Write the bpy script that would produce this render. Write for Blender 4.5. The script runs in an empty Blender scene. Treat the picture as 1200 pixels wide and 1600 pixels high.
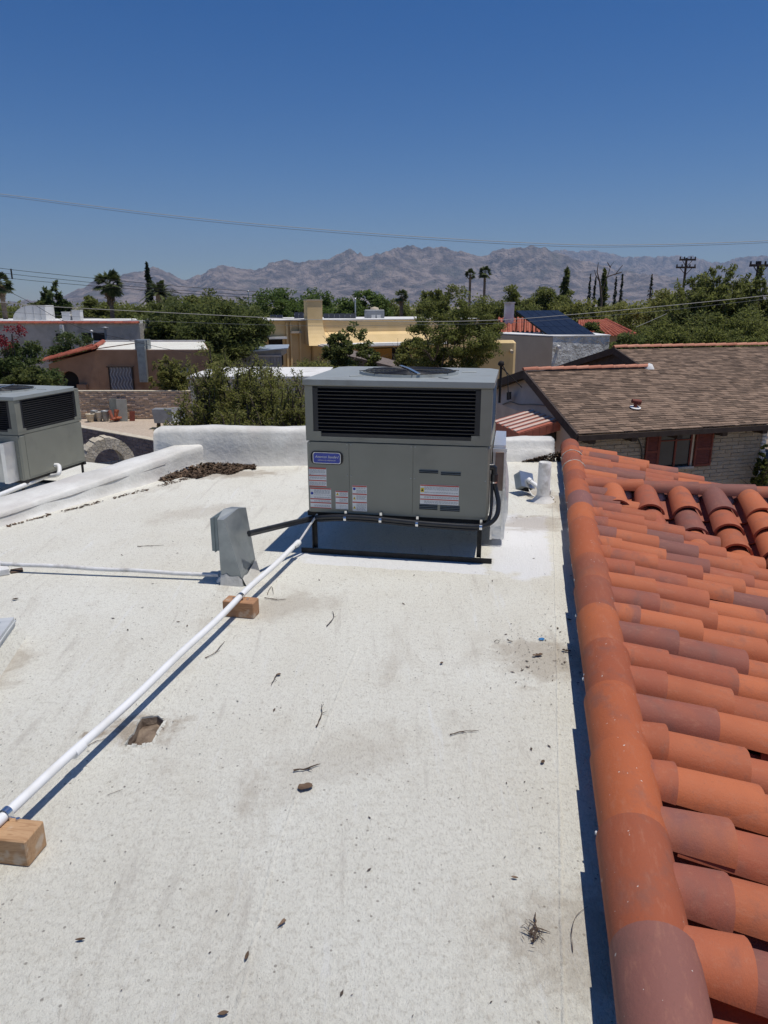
import bpy, bmesh, math, random
import numpy as np
from mathutils import Vector, Matrix, noise as mnoise
from mathutils.geometry import tessellate_polygon

random.seed(7)
RNG = np.random.default_rng(11)
SC = bpy.context.scene
COL = SC.collection

# ------------------------------------------------------------------ camera
FPX, PITCH, HCAM = 1120.0, math.radians(16.0), 1.70
cam_data = bpy.data.cameras.new('camera')
cam_data.sensor_fit = 'VERTICAL'
cam_data.sensor_height = 24.0
cam_data.lens = 24.0 * FPX / 1600.0
cam_data.clip_start = 0.05
cam_data.clip_end = 60000.0
cam = bpy.data.objects.new('camera', cam_data)
COL.objects.link(cam)
cam.location = (0, 0, HCAM)
cam.rotation_euler = (math.pi / 2 - PITCH, 0, 0)
SC.camera = cam

# ------------------------------------------------------------------ sky and sun
SUN_VEC = Vector((0.26, -0.028, 1.0)).normalized()
SUN_EL = math.asin(SUN_VEC.z)
SUN_ROT = math.atan2(SUN_VEC.x, SUN_VEC.y)
world = bpy.data.worlds.new('World')
SC.world = world
world.use_nodes = True
wn = world.node_tree
bg = wn.nodes['Background']
sky = wn.nodes.new('ShaderNodeTexSky')
sky.sky_type = 'NISHITA'
sky.sun_disc = False
sky.sun_elevation = SUN_EL
sky.sun_rotation = SUN_ROT
sky.altitude = 800.0
sky.air_density = 1.0
sky.dust_density = 0.3
sky.ozone_density = 4.5
hs = wn.nodes.new('ShaderNodeHueSaturation')      # the phone's deeper blue, the same all round
hs.inputs['Saturation'].default_value = 1.44
hs.inputs['Hue'].default_value = 0.510
wn.links.new(sky.outputs['Color'], hs.inputs['Color'])
wn.links.new(hs.outputs['Color'], bg.inputs['Color'])
bg.inputs['Strength'].default_value = 0.068
sun_data = bpy.data.lights.new('sun', 'SUN')
sun_data.energy = 3.6
sun_data.angle = math.radians(0.53)
sun_data.color = (1.0, 0.955, 0.89)
sun = bpy.data.objects.new('sun', sun_data)
COL.objects.link(sun)
sun.rotation_euler = SUN_VEC.to_track_quat('Z', 'Y').to_euler()
sun.location = (3, 2, 30)
SC.view_settings.view_transform = 'Standard'
SC.view_settings.look = 'None'
SC.view_settings.exposure = 0.10
SC.view_settings.gamma = 1.0
SC.view_settings.use_curve_mapping = False
SC.render.engine = 'CYCLES'
SC.cycles.use_denoising = True
SC.cycles.max_bounces = 6
SC.cycles.diffuse_bounces = 4
SC.cycles.glossy_bounces = 3
SC.cycles.transmission_bounces = 4
SC.cycles.volume_bounces = 0
SC.cycles.transparent_max_bounces = 8

# ------------------------------------------------------------------ helpers
CT, ST = math.cos(PITCH), math.sin(PITCH)
def ray(px, py):
    u, v = (px - 600.0) / FPX, (800.0 - py) / FPX
    return Vector((u, CT + v * ST, -ST + v * CT))
CAM = Vector((0, 0, HCAM))
def PZ(px, py, z=0.0):
    d = ray(px, py); return CAM + d * ((z - HCAM) / d.z)
def PY(px, py, Y):
    d = ray(px, py); return CAM + d * (Y / d.y)
def PP(px, py, p0, n):
    d = ray(px, py); return CAM + d * ((p0 - CAM).dot(n) / d.dot(n))
def V(*a): return Vector(a)

def tag(o, label=None, cat=None, group=None, kind=None):
    if label: o['label'] = label
    if cat: o['category'] = cat
    if group: o['group'] = group
    if kind: o['kind'] = kind
    return o
def empty(name, loc=(0, 0, 0), rz=0.0, parent=None):
    o = bpy.data.objects.new(name, None)
    o.empty_display_size = 0.1
    COL.objects.link(o); o.location = loc; o.rotation_euler = (0, 0, rz)
    if parent: o.parent = parent
    return o
def link(name, me, parent=None, loc=None):
    o = bpy.data.objects.new(name, me); COL.objects.link(o)
    if parent: o.parent = parent
    if loc is not None: o.location = loc
    return o

class MB:
    """collects shapes of one part, then becomes one mesh object"""
    def __init__(s): s.v = []; s.f = []; s.m = []; s.sm = []
    def add(s, vs, fs, mi=0, smooth=False):
        b = len(s.v); s.v += [tuple(x) for x in vs]
        for f in fs:
            s.f.append(tuple(i + b for i in f)); s.m.append(mi); s.sm.append(smooth)
        return s
    def box(s, c, size, rot=None, mi=0):
        hx, hy, hz = size[0] / 2, size[1] / 2, size[2] / 2
        vs = [Vector((x * hx, y * hy, z * hz)) for z in (-1, 1) for y in (-1, 1) for x in (-1, 1)]
        if rot is not None: vs = [rot @ q for q in vs]
        c = Vector(c); vs = [q + c for q in vs]
        return s.add(vs, [(0, 2, 3, 1), (4, 5, 7, 6), (0, 1, 5, 4), (2, 6, 7, 3), (0, 4, 6, 2), (1, 3, 7, 5)], mi)
    def bx(s, x0, x1, y0, y1, z0, z1, mi=0):
        return s.box(((x0 + x1) / 2, (y0 + y1) / 2, (z0 + z1) / 2), (abs(x1 - x0), abs(y1 - y0), abs(z1 - z0)), None, mi)
    def bevbox(s, x0, x1, y0, y1, z0, z1, b=0.01, mi=0):
        """box with chamfered vertical and top edges"""
        def ring(x0, x1, y0, y1, b, z):
            return [(x0 + b, y0, z), (x1 - b, y0, z), (x1, y0 + b, z), (x1, y1 - b, z), (x1 - b, y1, z), (x0 + b, y1, z), (x0, y1 - b, z), (x0, y0 + b, z)]
        vs = ring(x0, x1, y0, y1, b, z0) + ring(x0, x1, y0, y1, b, z1 - b) + ring(x0 + b, x1 - b, y0 + b, y1 - b, b * 0.6, z1)
        fs = [tuple(range(7, -1, -1)), tuple(range(16, 24))]
        for r in (0, 8):
            for i in range(8):
                j = (i + 1) % 8; fs.append((r + i, r + j, r + 8 + j, r + 8 + i))
        return s.add(vs, fs, mi)
    def prism(s, poly, d, mi=0):
        """closed polygon (list of Vector) extruded by Vector d"""
        n = len(poly); d = Vector(d)
        vs = [Vector(p) for p in poly] + [Vector(p) + d for p in poly]
        fs = [tuple(range(n - 1, -1, -1)), tuple(range(n, 2 * n))]
        for i in range(n): j = (i + 1) % n; fs.append((i, j, n + j, n + i))
        return s.add(vs, fs, mi)
    def tube(s, pts, r, n=8, mi=0, cap=True, smooth=True):
        pts = [Vector(p) for p in pts]; k = len(pts)
        rr = r if isinstance(r, (list, tuple)) else [r] * k
        vs = []; prev = None
        for i, p in enumerate(pts):
            t = (pts[min(i + 1, k - 1)] - pts[max(i - 1, 0)])
            if t.length < 1e-9: t = Vector((0, 0, 1))
            t.normalize()
            if prev is None:
                a = Vector((0, 0, 1)) if abs(t.z) < 0.9 else Vector((1, 0, 0))
                x = t.cross(a).normalized()
            else:
                x = (prev - t * prev.dot(t))
                x = x.normalized() if x.length > 1e-6 else t.orthogonal().normalized()
            prev = x; y = t.cross(x)
            for j in range(n):
                a = 2 * math.pi * j / n
                vs.append(p + (x * math.cos(a) + y * math.sin(a)) * rr[i])
        fs = []
        for i in range(k - 1):
            for j in range(n):
                q = (j + 1) % n
                fs.append((i * n + j, i * n + q, (i + 1) * n + q, (i + 1) * n + j))
        s.add(vs, fs, mi, smooth)
        if cap:
            s.add(vs[:n], [tuple(range(n - 1, -1, -1))], mi); s.add(vs[-n:], [tuple(range(n))], mi)
        return s
    def lathe(s, c, prof, n=20, mi=0, smooth=True):
        """prof: (radius, z) list about vertical axis through c"""
        c = Vector(c); vs = []
        for (r, z) in prof:
            for j in range(n):
                a = 2 * math.pi * j / n; vs.append(c + Vector((r * math.cos(a), r * math.sin(a), z)))
        fs = []
        for i in range(len(prof) - 1):
            for j in range(n):
                q = (j + 1) % n; fs.append((i * n + j, i * n + q, (i + 1) * n + q, (i + 1) * n + j))
        return s.add(vs, fs, mi, smooth)
    def mesh(s, name, mats):
        me = bpy.data.meshes.new(name)
        me.from_pydata(s.v, [], s.f)
        for m in (mats if isinstance(mats, (list, tuple)) else [mats]): me.materials.append(m)
        me.polygons.foreach_set('material_index', s.m)
        me.polygons.foreach_set('use_smooth', s.sm)
        me.update(); return me
    def build(s, name, mats, parent=None, loc=None):
        return link(name, s.mesh(name, mats), parent, loc)

def np_mesh(name, verts, quads, mats, midx=None, smooth=False):
    me = bpy.data.meshes.new(name)
    nv, nf = len(verts), len(quads); k = quads.shape[1]
    me.vertices.add(nv); me.vertices.foreach_set('co', np.asarray(verts, dtype=np.float32).ravel())
    me.loops.add(nf * k); me.loops.foreach_set('vertex_index', np.asarray(quads, dtype=np.int32).ravel())
    me.polygons.add(nf); me.polygons.foreach_set('loop_start', np.arange(0, nf * k, k, dtype=np.int32))
    for m in (mats if isinstance(mats, (list, tuple)) else [mats]): me.materials.append(m)
    if midx is not None: me.polygons.foreach_set('material_index', np.asarray(midx, dtype=np.int32))
    me.polygons.foreach_set('use_smooth', np.full(nf, smooth))
    me.update(calc_edges=True); return me

# ------------------------------------------------------------------ materials
def ramp(nt, fac, stops, interp='LINEAR'):
    r = nt.nodes.new('ShaderNodeValToRGB'); r.color_ramp.interpolation = interp
    e = r.color_ramp.elements
    while len(e) < len(stops): e.new(0.5)
    for el, (p, c) in zip(e, stops):
        el.position = p; el.color = (c[0], c[1], c[2], 1) if not isinstance(c, (int, float)) else (c, c, c, 1)
    if fac is not None: nt.links.new(fac, r.inputs['Fac'])
    return r.outputs['Color']
def noise_tex(nt, vec, scale, detail=4, rough=0.55, dist=0.0):
    n = nt.nodes.new('ShaderNodeTexNoise'); n.inputs['Scale'].default_value = scale
    n.inputs['Detail'].default_value = detail; n.inputs['Roughness'].default_value = rough
    n.inputs['Distortion'].default_value = dist
    if vec is not None: nt.links.new(vec, n.inputs['Vector'])
    return n.outputs['Fac']
def mixc(nt, fac, a, b, mode='MIX'):
    m = nt.nodes.new('ShaderNodeMix'); m.data_type = 'RGBA'; m.blend_type = mode
    for sock, val in ((m.inputs[0], fac), (m.inputs[6], a), (m.inputs[7], b)):
        if hasattr(val, 'links') or hasattr(val, 'is_linked'): nt.links.new(val, sock)
        elif isinstance(val, (int, float)): sock.default_value = val
        else: sock.default_value = (val[0], val[1], val[2], 1)
    return m.outputs[2]
def mathn(nt, op, a, b=None, c=None, clamp=False):
    m = nt.nodes.new('ShaderNodeMath'); m.operation = op; m.use_clamp = clamp
    for i, val in enumerate((a, b, c)):
        if val is None: continue
        if hasattr(val, 'is_linked'): nt.links.new(val, m.inputs[i])
        else: m.inputs[i].default_value = val
    return m.outputs[0]
def maprange(nt, v, a, b, c=0.0, d=1.0):
    m = nt.nodes.new('ShaderNodeMapRange'); m.interpolation_type = 'SMOOTHSTEP'
    nt.links.new(v, m.inputs[0])
    for i, x in enumerate((a, b, c, d)): m.inputs[i + 1].default_value = x
    return m.outputs[0]
def base_mat(name):
    m = bpy.data.materials.new(name); m.use_nodes = True
    nt = m.node_tree; p = nt.nodes['Principled BSDF']
    return m, nt, p
def pm(name, c1, c2=None, scale=6.0, rough=0.8, bump=0.0, bscale=40.0, metal=0.0, var=0.0, spec=0.3,
       stretch=None, detail=5, lo=0.35, hi=0.65, c3=None, s3=1.2, world=False, bdist=0.01, coat=0.0):
    """general weathered surface: two-colour noise, a larger stain colour c3, per-piece variation var, bump"""
    m, nt, p = base_mat(name)
    if world:
        g = nt.nodes.new('ShaderNodeNewGeometry'); vec = g.outputs['Position']
    else:
        tc = nt.nodes.new('ShaderNodeTexCoord'); vec = tc.outputs['Object']
        oi = nt.nodes.new('ShaderNodeObjectInfo')
        ad = nt.nodes.new('ShaderNodeVectorMath'); ad.operation = 'ADD'
        sc_ = nt.nodes.new('ShaderNodeMath'); sc_.operation = 'MULTIPLY'; sc_.inputs[1].default_value = 57.0
        nt.links.new(oi.outputs['Random'], sc_.inputs[0])
        nt.links.new(vec, ad.inputs[0]); nt.links.new(sc_.outputs[0], ad.inputs[1]); vec = ad.outputs[0]
    if stretch:
        mp = nt.nodes.new('ShaderNodeMapping'); mp.inputs['Scale'].default_value = stretch
        nt.links.new(vec, mp.inputs['Vector']); vec = mp.outputs['Vector']
    col = None
    if c2 is not None:
        f = noise_tex(nt, vec, scale, detail)
        col = ramp(nt, f, [(lo, c1), (hi, c2)])
    if c3 is not None:
        f3 = noise_tex(nt, vec, s3, 3)
        k = maprange(nt, f3, 0.52, 0.72)
        col = mixc(nt, k, col if col is not None else c1, c3)
    if var > 0:
        g = nt.nodes.new('ShaderNodeNewGeometry'); oi = nt.nodes.new('ShaderNodeObjectInfo')
        s = mathn(nt, 'FRACT', mathn(nt, 'ADD', g.outputs['Random Per Island'], oi.outputs['Random']))
        hv = nt.nodes.new('ShaderNodeHueSaturation')
        nt.links.new(maprange(nt, s, 0, 1, 1 - var, 1 + var), hv.inputs['Value'])
        hv.inputs['Color'].default_value = (*c1, 1)
        if col is not None: nt.links.new(col, hv.inputs['Color'])
        col = hv.outputs['Color']
    if col is None: p.inputs['Base Color'].default_value = (*c1, 1)
    else: nt.links.new(col, p.inputs['Base Color'])
    p.inputs['Roughness'].default_value = rough
    p.inputs['Metallic'].default_value = metal
    p.inputs['Specular IOR Level'].default_value = spec
    if coat: p.inputs['Coat Weight'].default_value = coat; p.inputs['Coat Roughness'].default_value = 0.15
    if bump > 0:
        b = nt.nodes.new('ShaderNodeBump'); b.inputs['Strength'].default_value = bump
        b.inputs['Distance'].default_value = bdist
        nt.links.new(noise_tex(nt, vec, bscale, 4, 0.6), b.inputs['Height'])
        nt.links.new(b.outputs['Normal'], p.inputs['Normal'])
    return m
def leaf_mat(name, c1, c2, c3=None, trans=0.3):
    m, nt, p = base_mat(name)
    g = nt.nodes.new('ShaderNodeNewGeometry')
    st = [(0.0, c1), (0.75, c2)] + ([(1.0, c3)] if c3 else [])
    col = ramp(nt, g.outputs['Random Per Island'], st)
    nt.links.new(col, p.inputs['Base Color']); p.inputs['Roughness'].default_value = 0.6
    p.inputs['Specular IOR Level'].default_value = 0.25
    t = nt.nodes.new('ShaderNodeBsdfTranslucent'); nt.links.new(col, t.inputs['Color'])
    mx = nt.nodes.new('ShaderNodeMixShader'); mx.inputs[0].default_value = trans
    out = nt.nodes['Material Output']
    nt.links.new(p.outputs[0], mx.inputs[1]); nt.links.new(t.outputs[0], mx.inputs[2]); nt.links.new(mx.outputs[0], out.inputs['Surface'])
    return m

# white elastomeric roof coating: beige dirt, brushed grain, grit, fresh paint round the unit
def roof_coating(name, fresh=(), stains=()):
    m, nt, p = base_mat(name)
    g = nt.nodes.new('ShaderNodeNewGeometry'); pos = g.outputs['Position']
    mp = nt.nodes.new('ShaderNodeMapping'); mp.inputs['Rotation'].default_value = (0, 0, 0.5); mp.inputs['Scale'].default_value = (1.0, 0.45, 1)
    nt.links.new(pos, mp.inputs['Vector']); st = mp.outputs['Vector']
    big = noise_tex(nt, pos, 0.9, 5, 0.6, 0.4)
    col = ramp(nt, big, [(0.34, (0.77, 0.74, 0.63)), (0.62, (0.85, 0.835, 0.735))])
    dirt = noise_tex(nt, st, 2.6, 7, 0.68, 0.6)
    col = mixc(nt, maprange(nt, dirt, 0.52, 0.74, 0, 0.55), col, (0.50, 0.44, 0.35))
    mid = noise_tex(nt, pos, 34.0, 6, 0.8, 0.3)
    col = mixc(nt, maprange(nt, mid, 0.50, 0.68, 0, 0.48), col, (0.48, 0.435, 0.345))
    fine = noise_tex(nt, st, 130.0, 6, 0.8)
    col = mixc(nt, maprange(nt, fine, 0.48, 0.68, 0, 0.68), col, (0.43, 0.395, 0.33))
    mr = nt.nodes.new('ShaderNodeMapping'); mr.inputs['Rotation'].default_value = (0, 0, 0.22); mr.inputs['Scale'].default_value = (9.0, 0.7, 1)
    nt.links.new(pos, mr.inputs['Vector']); lap = noise_tex(nt, mr.outputs[0], 1.6, 6, 0.7, 0.3)      # roller laps along the roof
    col = mixc(nt, maprange(nt, lap, 0.55, 0.72, 0, 0.45), col, (0.50, 0.46, 0.39))
    col = mixc(nt, maprange(nt, lap, 0.42, 0.30, 0, 0.5), col, (0.84, 0.84, 0.80))
    vo = nt.nodes.new('ShaderNodeTexVoronoi'); vo.inputs['Scale'].default_value = 55.0
    nt.links.new(pos, vo.inputs['Vector'])
    vr = nt.nodes.new('ShaderNodeSeparateColor'); nt.links.new(vo.outputs['Color'], vr.inputs[0])
    sp = mathn(nt, 'MULTIPLY', mathn(nt, 'LESS_THAN', vo.outputs['Distance'], 0.24), mathn(nt, 'GREATER_THAN', vr.outputs[0], 0.955))
    col = mixc(nt, mathn(nt, 'MULTIPLY', sp, 0.6), col, (0.16, 0.13, 0.10))
    for (cx, cy, rx, ry, rot) in fresh:
        mq = nt.nodes.new('ShaderNodeMapping'); mq.vector_type = 'TEXTURE'
        mq.inputs['Location'].default_value = (cx, cy, 0); mq.inputs['Rotation'].default_value = (0, 0, rot); mq.inputs['Scale'].default_value = (rx, ry, 1)
        nt.links.new(pos, mq.inputs['Vector'])
        sx = nt.nodes.new('ShaderNodeSeparateXYZ'); nt.links.new(mq.outputs[0], sx.inputs[0])
        d = mathn(nt, 'MAXIMUM', mathn(nt, 'ABSOLUTE', sx.outputs[0]), mathn(nt, 'ABSOLUTE', sx.outputs[1]))
        d = mathn(nt, 'ADD', d, mathn(nt, 'MULTIPLY', mathn(nt, 'SUBTRACT', noise_tex(nt, pos, 6.0, 4), 0.5), 0.9))
        k = maprange(nt, d, 1.05, 0.85)
        col = mixc(nt, mathn(nt, 'MULTIPLY', k, 0.8), col, (0.84, 0.84, 0.83))
    for (cx, cy, rx, ry, rot, amt, sc_) in stains:
        mq = nt.nodes.new('ShaderNodeMapping'); mq.vector_type = 'TEXTURE'
        mq.inputs['Location'].default_value = (cx, cy, 0); mq.inputs['Rotation'].default_value = (0, 0, rot); mq.inputs['Scale'].default_value = (rx, ry, 1)
        nt.links.new(pos, mq.inputs['Vector'])
        ln_ = nt.nodes.new('ShaderNodeVectorMath'); ln_.operation = 'LENGTH'; nt.links.new(mq.outputs[0], ln_.inputs[0])
        d = mathn(nt, 'ADD', ln_.outputs['Value'], mathn(nt, 'MULTIPLY', mathn(nt, 'SUBTRACT', noise_tex(nt, pos, sc_, 5, 0.65, 0.8), 0.5), 1.8))
        col = mixc(nt, mathn(nt, 'MULTIPLY', maprange(nt, d, 1.0, 0.35), amt), col, (0.33, 0.255, 0.175))
    nt.links.new(col, p.inputs['Base Color'])
    p.inputs['Roughness'].default_value = 0.62; p.inputs['Specular IOR Level'].default_value = 0.35
    h = mathn(nt, 'ADD', mathn(nt, 'MULTIPLY', fine, 0.5), mathn(nt, 'ADD', mathn(nt, 'MULTIPLY', mid, 0.8), mathn(nt, 'MULTIPLY', noise_tex(nt, pos, 210.0, 3), 0.4)))
    b = nt.nodes.new('ShaderNodeBump'); b.inputs['Strength'].default_value = 1.0; b.inputs['Distance'].default_value = 0.012
    nt.links.new(h, b.inputs['Height']); nt.links.new(b.outputs['Normal'], p.inputs['Normal'])
    return m

def terracotta(name, stops, flake=0.0):
    m, nt, p = base_mat(name)
    tc = nt.nodes.new('ShaderNodeTexCoord'); oi = nt.nodes.new('ShaderNodeObjectInfo'); g = nt.nodes.new('ShaderNodeNewGeometry')
    ad = nt.nodes.new('ShaderNodeVectorMath'); ad.operation = 'ADD'
    nt.links.new(tc.outputs['Object'], ad.inputs[0])
    nt.links.new(mathn(nt, 'MULTIPLY', oi.outputs['Random'], 91.0), ad.inputs[1]); vec = ad.outputs[0]
    r = mathn(nt, 'FRACT', mathn(nt, 'ADD', oi.outputs['Random'], g.outputs['Random Per Island']))
    # inside one tile the firing colour drifts a little
    r2 = mathn(nt, 'ADD', r, mathn(nt, 'MULTIPLY', mathn(nt, 'SUBTRACT', noise_tex(nt, vec, 3.5, 3), 0.5), 0.35), clamp=True)
    col = ramp(nt, r2, stops)
    mps = nt.nodes.new('ShaderNodeMapping'); mps.inputs['Scale'].default_value = (0.35, 1, 1); nt.links.new(vec, mps.inputs['Vector'])
    f = noise_tex(nt, mps.outputs[0], 34.0, 7, 0.75)
    col = mixc(nt, maprange(nt, f, 0.50, 0.72, 0, 0.34), col, (0.44, 0.205, 0.13))
    f2 = noise_tex(nt, vec, 7.0, 5, 0.65)
    col = mixc(nt, maprange(nt, f2, 0.50, 0.72, 0, 0.5), col, (0.19, 0.095, 0.075))
    f5 = noise_tex(nt, vec, 150.0, 3, 0.6); col = mixc(nt, maprange(nt, f5, 0.60, 0.72, 0, 0.35), col, (0.16, 0.085, 0.065))
    if flake:
        f3 = noise_tex(nt, vec, 60.0, 2, 0.5)
        col = mixc(nt, maprange(nt, f3, 0.735, 0.76, 0, flake), col, (0.62, 0.56, 0.50))
    nt.links.new(col, p.inputs['Base Color']); p.inputs['Roughness'].default_value = 0.72
    p.inputs['Specular IOR Level'].default_value = 0.25
    b = nt.nodes.new('ShaderNodeBump'); b.inputs['Strength'].default_value = 0.35; b.inputs['Distance'].default_value = 0.004
    nt.links.new(noise_tex(nt, vec, 90.0, 4, 0.7), b.inputs['Height']); nt.links.new(b.outputs['Normal'], p.inputs['Normal'])
    return m
TERRA = [(0.0, (0.37, 0.108, 0.052)), (0.22, (0.50, 0.150, 0.064)), (0.40, (0.35, 0.102, 0.056)), (0.58, (0.43, 0.125, 0.058)), (0.72, (0.30, 0.098, 0.064)), (0.86, (0.215, 0.092, 0.074)), (0.92, (0.25, 0.10, 0.078)), (1.0, (0.46, 0.138, 0.060))]
M = {}

# ------------------------------------------------------------------ surface library
M['coat'] = roof_coating('roof_coating', fresh=((0.08, 4.64, 0.68, 0.11, -0.178), (1.02, 5.1, 0.22, 0.75, -0.178)),
    stains=((-1.0, 2.62, 0.20, 0.17, 0.3, 0.75, 9.0), (-1.2, 2.60, 0.07, 0.05, 0.2, 0.8, 14.0), (1.25, 5.6, 0.45, 0.30, 0.2, 0.5, 6.0), (-1.6, 7.35, 0.7, 0.22, 0.2, 0.6, 7.0), (0.80, 3.25, 0.30, 0.35, 0.2, 0.45, 9.0), (-2.0, 3.1, 0.35, 0.5, 0.3, 0.5, 5.0), (0.55, 1.6, 0.3, 0.25, 0.2, 0.4, 12.0), (1.5, 6.4, 0.25, 0.6, 0.2, 0.5, 7.0), (-0.6, 3.9, 0.5, 0.25, 0.5, 0.35, 6.0), (-0.2, 2.4, 0.5, 0.2, 0.6, 0.2, 6.0), (-1.6, 5.9, 0.6, 0.25, 0.6, 0.25, 6.0)))
M['coat_plain'] = roof_coating('roof_coating_plain')
M['parapet'] = pm('parapet_white', (0.60, 0.58, 0.525), (0.76, 0.745, 0.69), 3.0, 0.6, 0.6, 16, bdist=0.014, c3=(0.60, 0.57, 0.52), s3=2.2, world=True)
M['tile'] = terracotta('clay_tile', TERRA)
M['ridge'] = terracotta('clay_ridge_tile', [(0.0, (0.37, 0.10, 0.042)), (0.35, (0.43, 0.118, 0.046)), (0.6, (0.33, 0.09, 0.042)), (0.85, (0.28, 0.088, 0.05)), (1.0, (0.45, 0.128, 0.048))], 0.8)
M['ridge_purple'] = terracotta('clay_ridge_purple', [(0.0, (0.24, 0.105, 0.09)), (0.5, (0.215, 0.10, 0.088)), (1.0, (0.26, 0.105, 0.08))], 0.8)
M['felt'] = pm('underlay_felt', (0.05, 0.045, 0.042), (0.09, 0.08, 0.07), 9, 0.95)
M['mortar'] = pm('mortar', (0.42, 0.37, 0.31), (0.55, 0.50, 0.44), 20, 0.9, 0.6, 60)
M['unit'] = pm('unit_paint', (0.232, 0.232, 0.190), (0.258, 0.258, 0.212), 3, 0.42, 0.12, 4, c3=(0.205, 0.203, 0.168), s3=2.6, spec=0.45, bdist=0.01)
M['unit_lit_top'] = pm('unit_paint_lit_top', (0.29, 0.31, 0.295), (0.33, 0.35, 0.335), 4, 0.45, 0.05, 8, c3=(0.25, 0.255, 0.23), s3=4, spec=0.45)  # same paint as the body, lightened to paint in sun and sky on top
M['louver'] = pm('louver_black', (0.012, 0.014, 0.018), (0.02, 0.022, 0.028), 8, 0.42, spec=0.45)
M['cavity'] = pm('coil_dark', (0.006, 0.006, 0.008), (0.012, 0.012, 0.015), 30, 0.8)
M['wire_black'] = pm('guard_wire', (0.02, 0.02, 0.022), None, rough=0.4, spec=0.5)
M['steel_black'] = pm('black_steel', (0.012, 0.012, 0.013), (0.03, 0.028, 0.026), 14, 0.55, 0.2, 60)
M['rubber'] = pm('black_conduit', (0.014, 0.015, 0.017), (0.024, 0.025, 0.028), 12, 0.35, spec=0.5)
M['zinc'] = pm('galvanised', (0.42, 0.44, 0.45), (0.55, 0.57, 0.58), 9, 0.36, 0.12, 30, metal=0.85, c3=(0.34, 0.36, 0.37), s3=3)
M['zinc_dull'] = pm('galvanised_dull', (0.30, 0.325, 0.325), (0.40, 0.425, 0.42), 8, 0.48, 0.1, 25, metal=0.55, c3=(0.25, 0.27, 0.27), s3=4)
M['zinc_bright'] = pm('zinc_clip', (0.75, 0.76, 0.77), None, rough=0.25, metal=1.0)
M['foil'] = pm('duct_foil', (0.78, 0.79, 0.80), (0.88, 0.88, 0.88), 5, 0.38, 0.5, 9, metal=0.8, bdist=0.02)
M['pvc'] = pm('white_pvc', (0.80, 0.80, 0.78), (0.84, 0.84, 0.83), 10, 0.4, spec=0.4, c3=(0.74, 0.73, 0.69), s3=6)
M['pvc_old'] = pm('painted_conduit', (0.66, 0.65, 0.62), (0.78, 0.77, 0.75), 14, 0.6, 0.4, 40, c3=(0.45, 0.43, 0.39), s3=8)
M['sticker'] = pm('sticker_paper', (0.78, 0.78, 0.76), (0.70, 0.70, 0.68), 12, 0.5)
M['red'] = pm('print_red', (0.50, 0.09, 0.06), None, rough=0.5)
M['grey_ink'] = pm('print_grey', (0.30, 0.31, 0.33), None, rough=0.5)
M['yellow'] = pm('print_yellow', (0.72, 0.55, 0.05), None, rough=0.5)
M['blue'] = pm('badge_blue', (0.012, 0.035, 0.30), (0.016, 0.045, 0.36), 20, 0.25, spec=0.6)
M['badge_rim'] = pm('badge_rim', (0.55, 0.57, 0.60), None, rough=0.3, metal=0.6)
M['black'] = pm('badge_black', (0.012, 0.012, 0.016), None, rough=0.4)
def wood_mat(name, a, b):
    m, nt, p = base_mat(name)
    tc = nt.nodes.new('ShaderNodeTexCoord')
    mp = nt.nodes.new('ShaderNodeMapping'); mp.inputs['Scale'].default_value = (6, 55, 55); nt.links.new(tc.outputs['Object'], mp.inputs['Vector'])
    f = noise_tex(nt, mp.outputs[0], 1.0, 5, 0.6, 1.2)
    col = ramp(nt, f, [(0.3, a), (0.55, b), (0.62, a), (0.72, b)])
    col = mixc(nt, maprange(nt, noise_tex(nt, tc.outputs['Object'], 14, 3), 0.55, 0.7, 0, 0.5), col, (0.62, 0.56, 0.45))
    nt.links.new(col, p.inputs['Base Color']); p.inputs['Roughness'].default_value = 0.8
    return m
M['wood'] = wood_mat('fir_wood', (0.36, 0.20, 0.095), (0.50, 0.31, 0.165))
M['wood_dark'] = wood_mat('fir_wood_dark', (0.30, 0.15, 0.07), (0.42, 0.225, 0.115))
M['leaf_dry'] = pm('dry_leaf', (0.070, 0.044, 0.028), (0.15, 0.100, 0.064), 20, 0.9, var=0.5)
M['twig'] = pm('dry_twig', (0.055, 0.038, 0.028), (0.13, 0.092, 0.066), 40, 0.9)
M['grit'] = pm('grit_dark', (0.06, 0.045, 0.035), (0.12, 0.09, 0.07), 40, 0.95, var=0.4)
M['rot'] = pm('rotten_deck', (0.17, 0.125, 0.09), (0.27, 0.21, 0.155), 22, 0.95, 1.0, 45, bdist=0.01, c3=(0.10, 0.07, 0.05), s3=9)
M['blue_scrap'] = pm('blue_plastic', (0.02, 0.16, 0.38), (0.03, 0.22, 0.50), 20, 0.4)

# ------------------------------------------------------------------ our building: flat roof, parapets, tiled slope
RD = Vector((0.2137, 0.9769, 0)).normalized()       # along the ridge, away from the camera
RE = Vector((RD.y, -RD.x, 0))                        # downhill, to the right
AX = Vector((0.660, 1.35, 0))                        # a point under the ridge axis
house = empty('house', (0, 0, -3.9))
tag(house, 'white coated flat roof house with low parapets and red clay tile slope along its edge', 'house')
HZ = Vector((0, 0, 3.9))
def hb(mb, name, mats, parent=None):                 # build a part of the house (coordinates are in the world)
    o = mb.build(name, mats, parent or house)
    if parent is None: o.location = HZ
    return o

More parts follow.
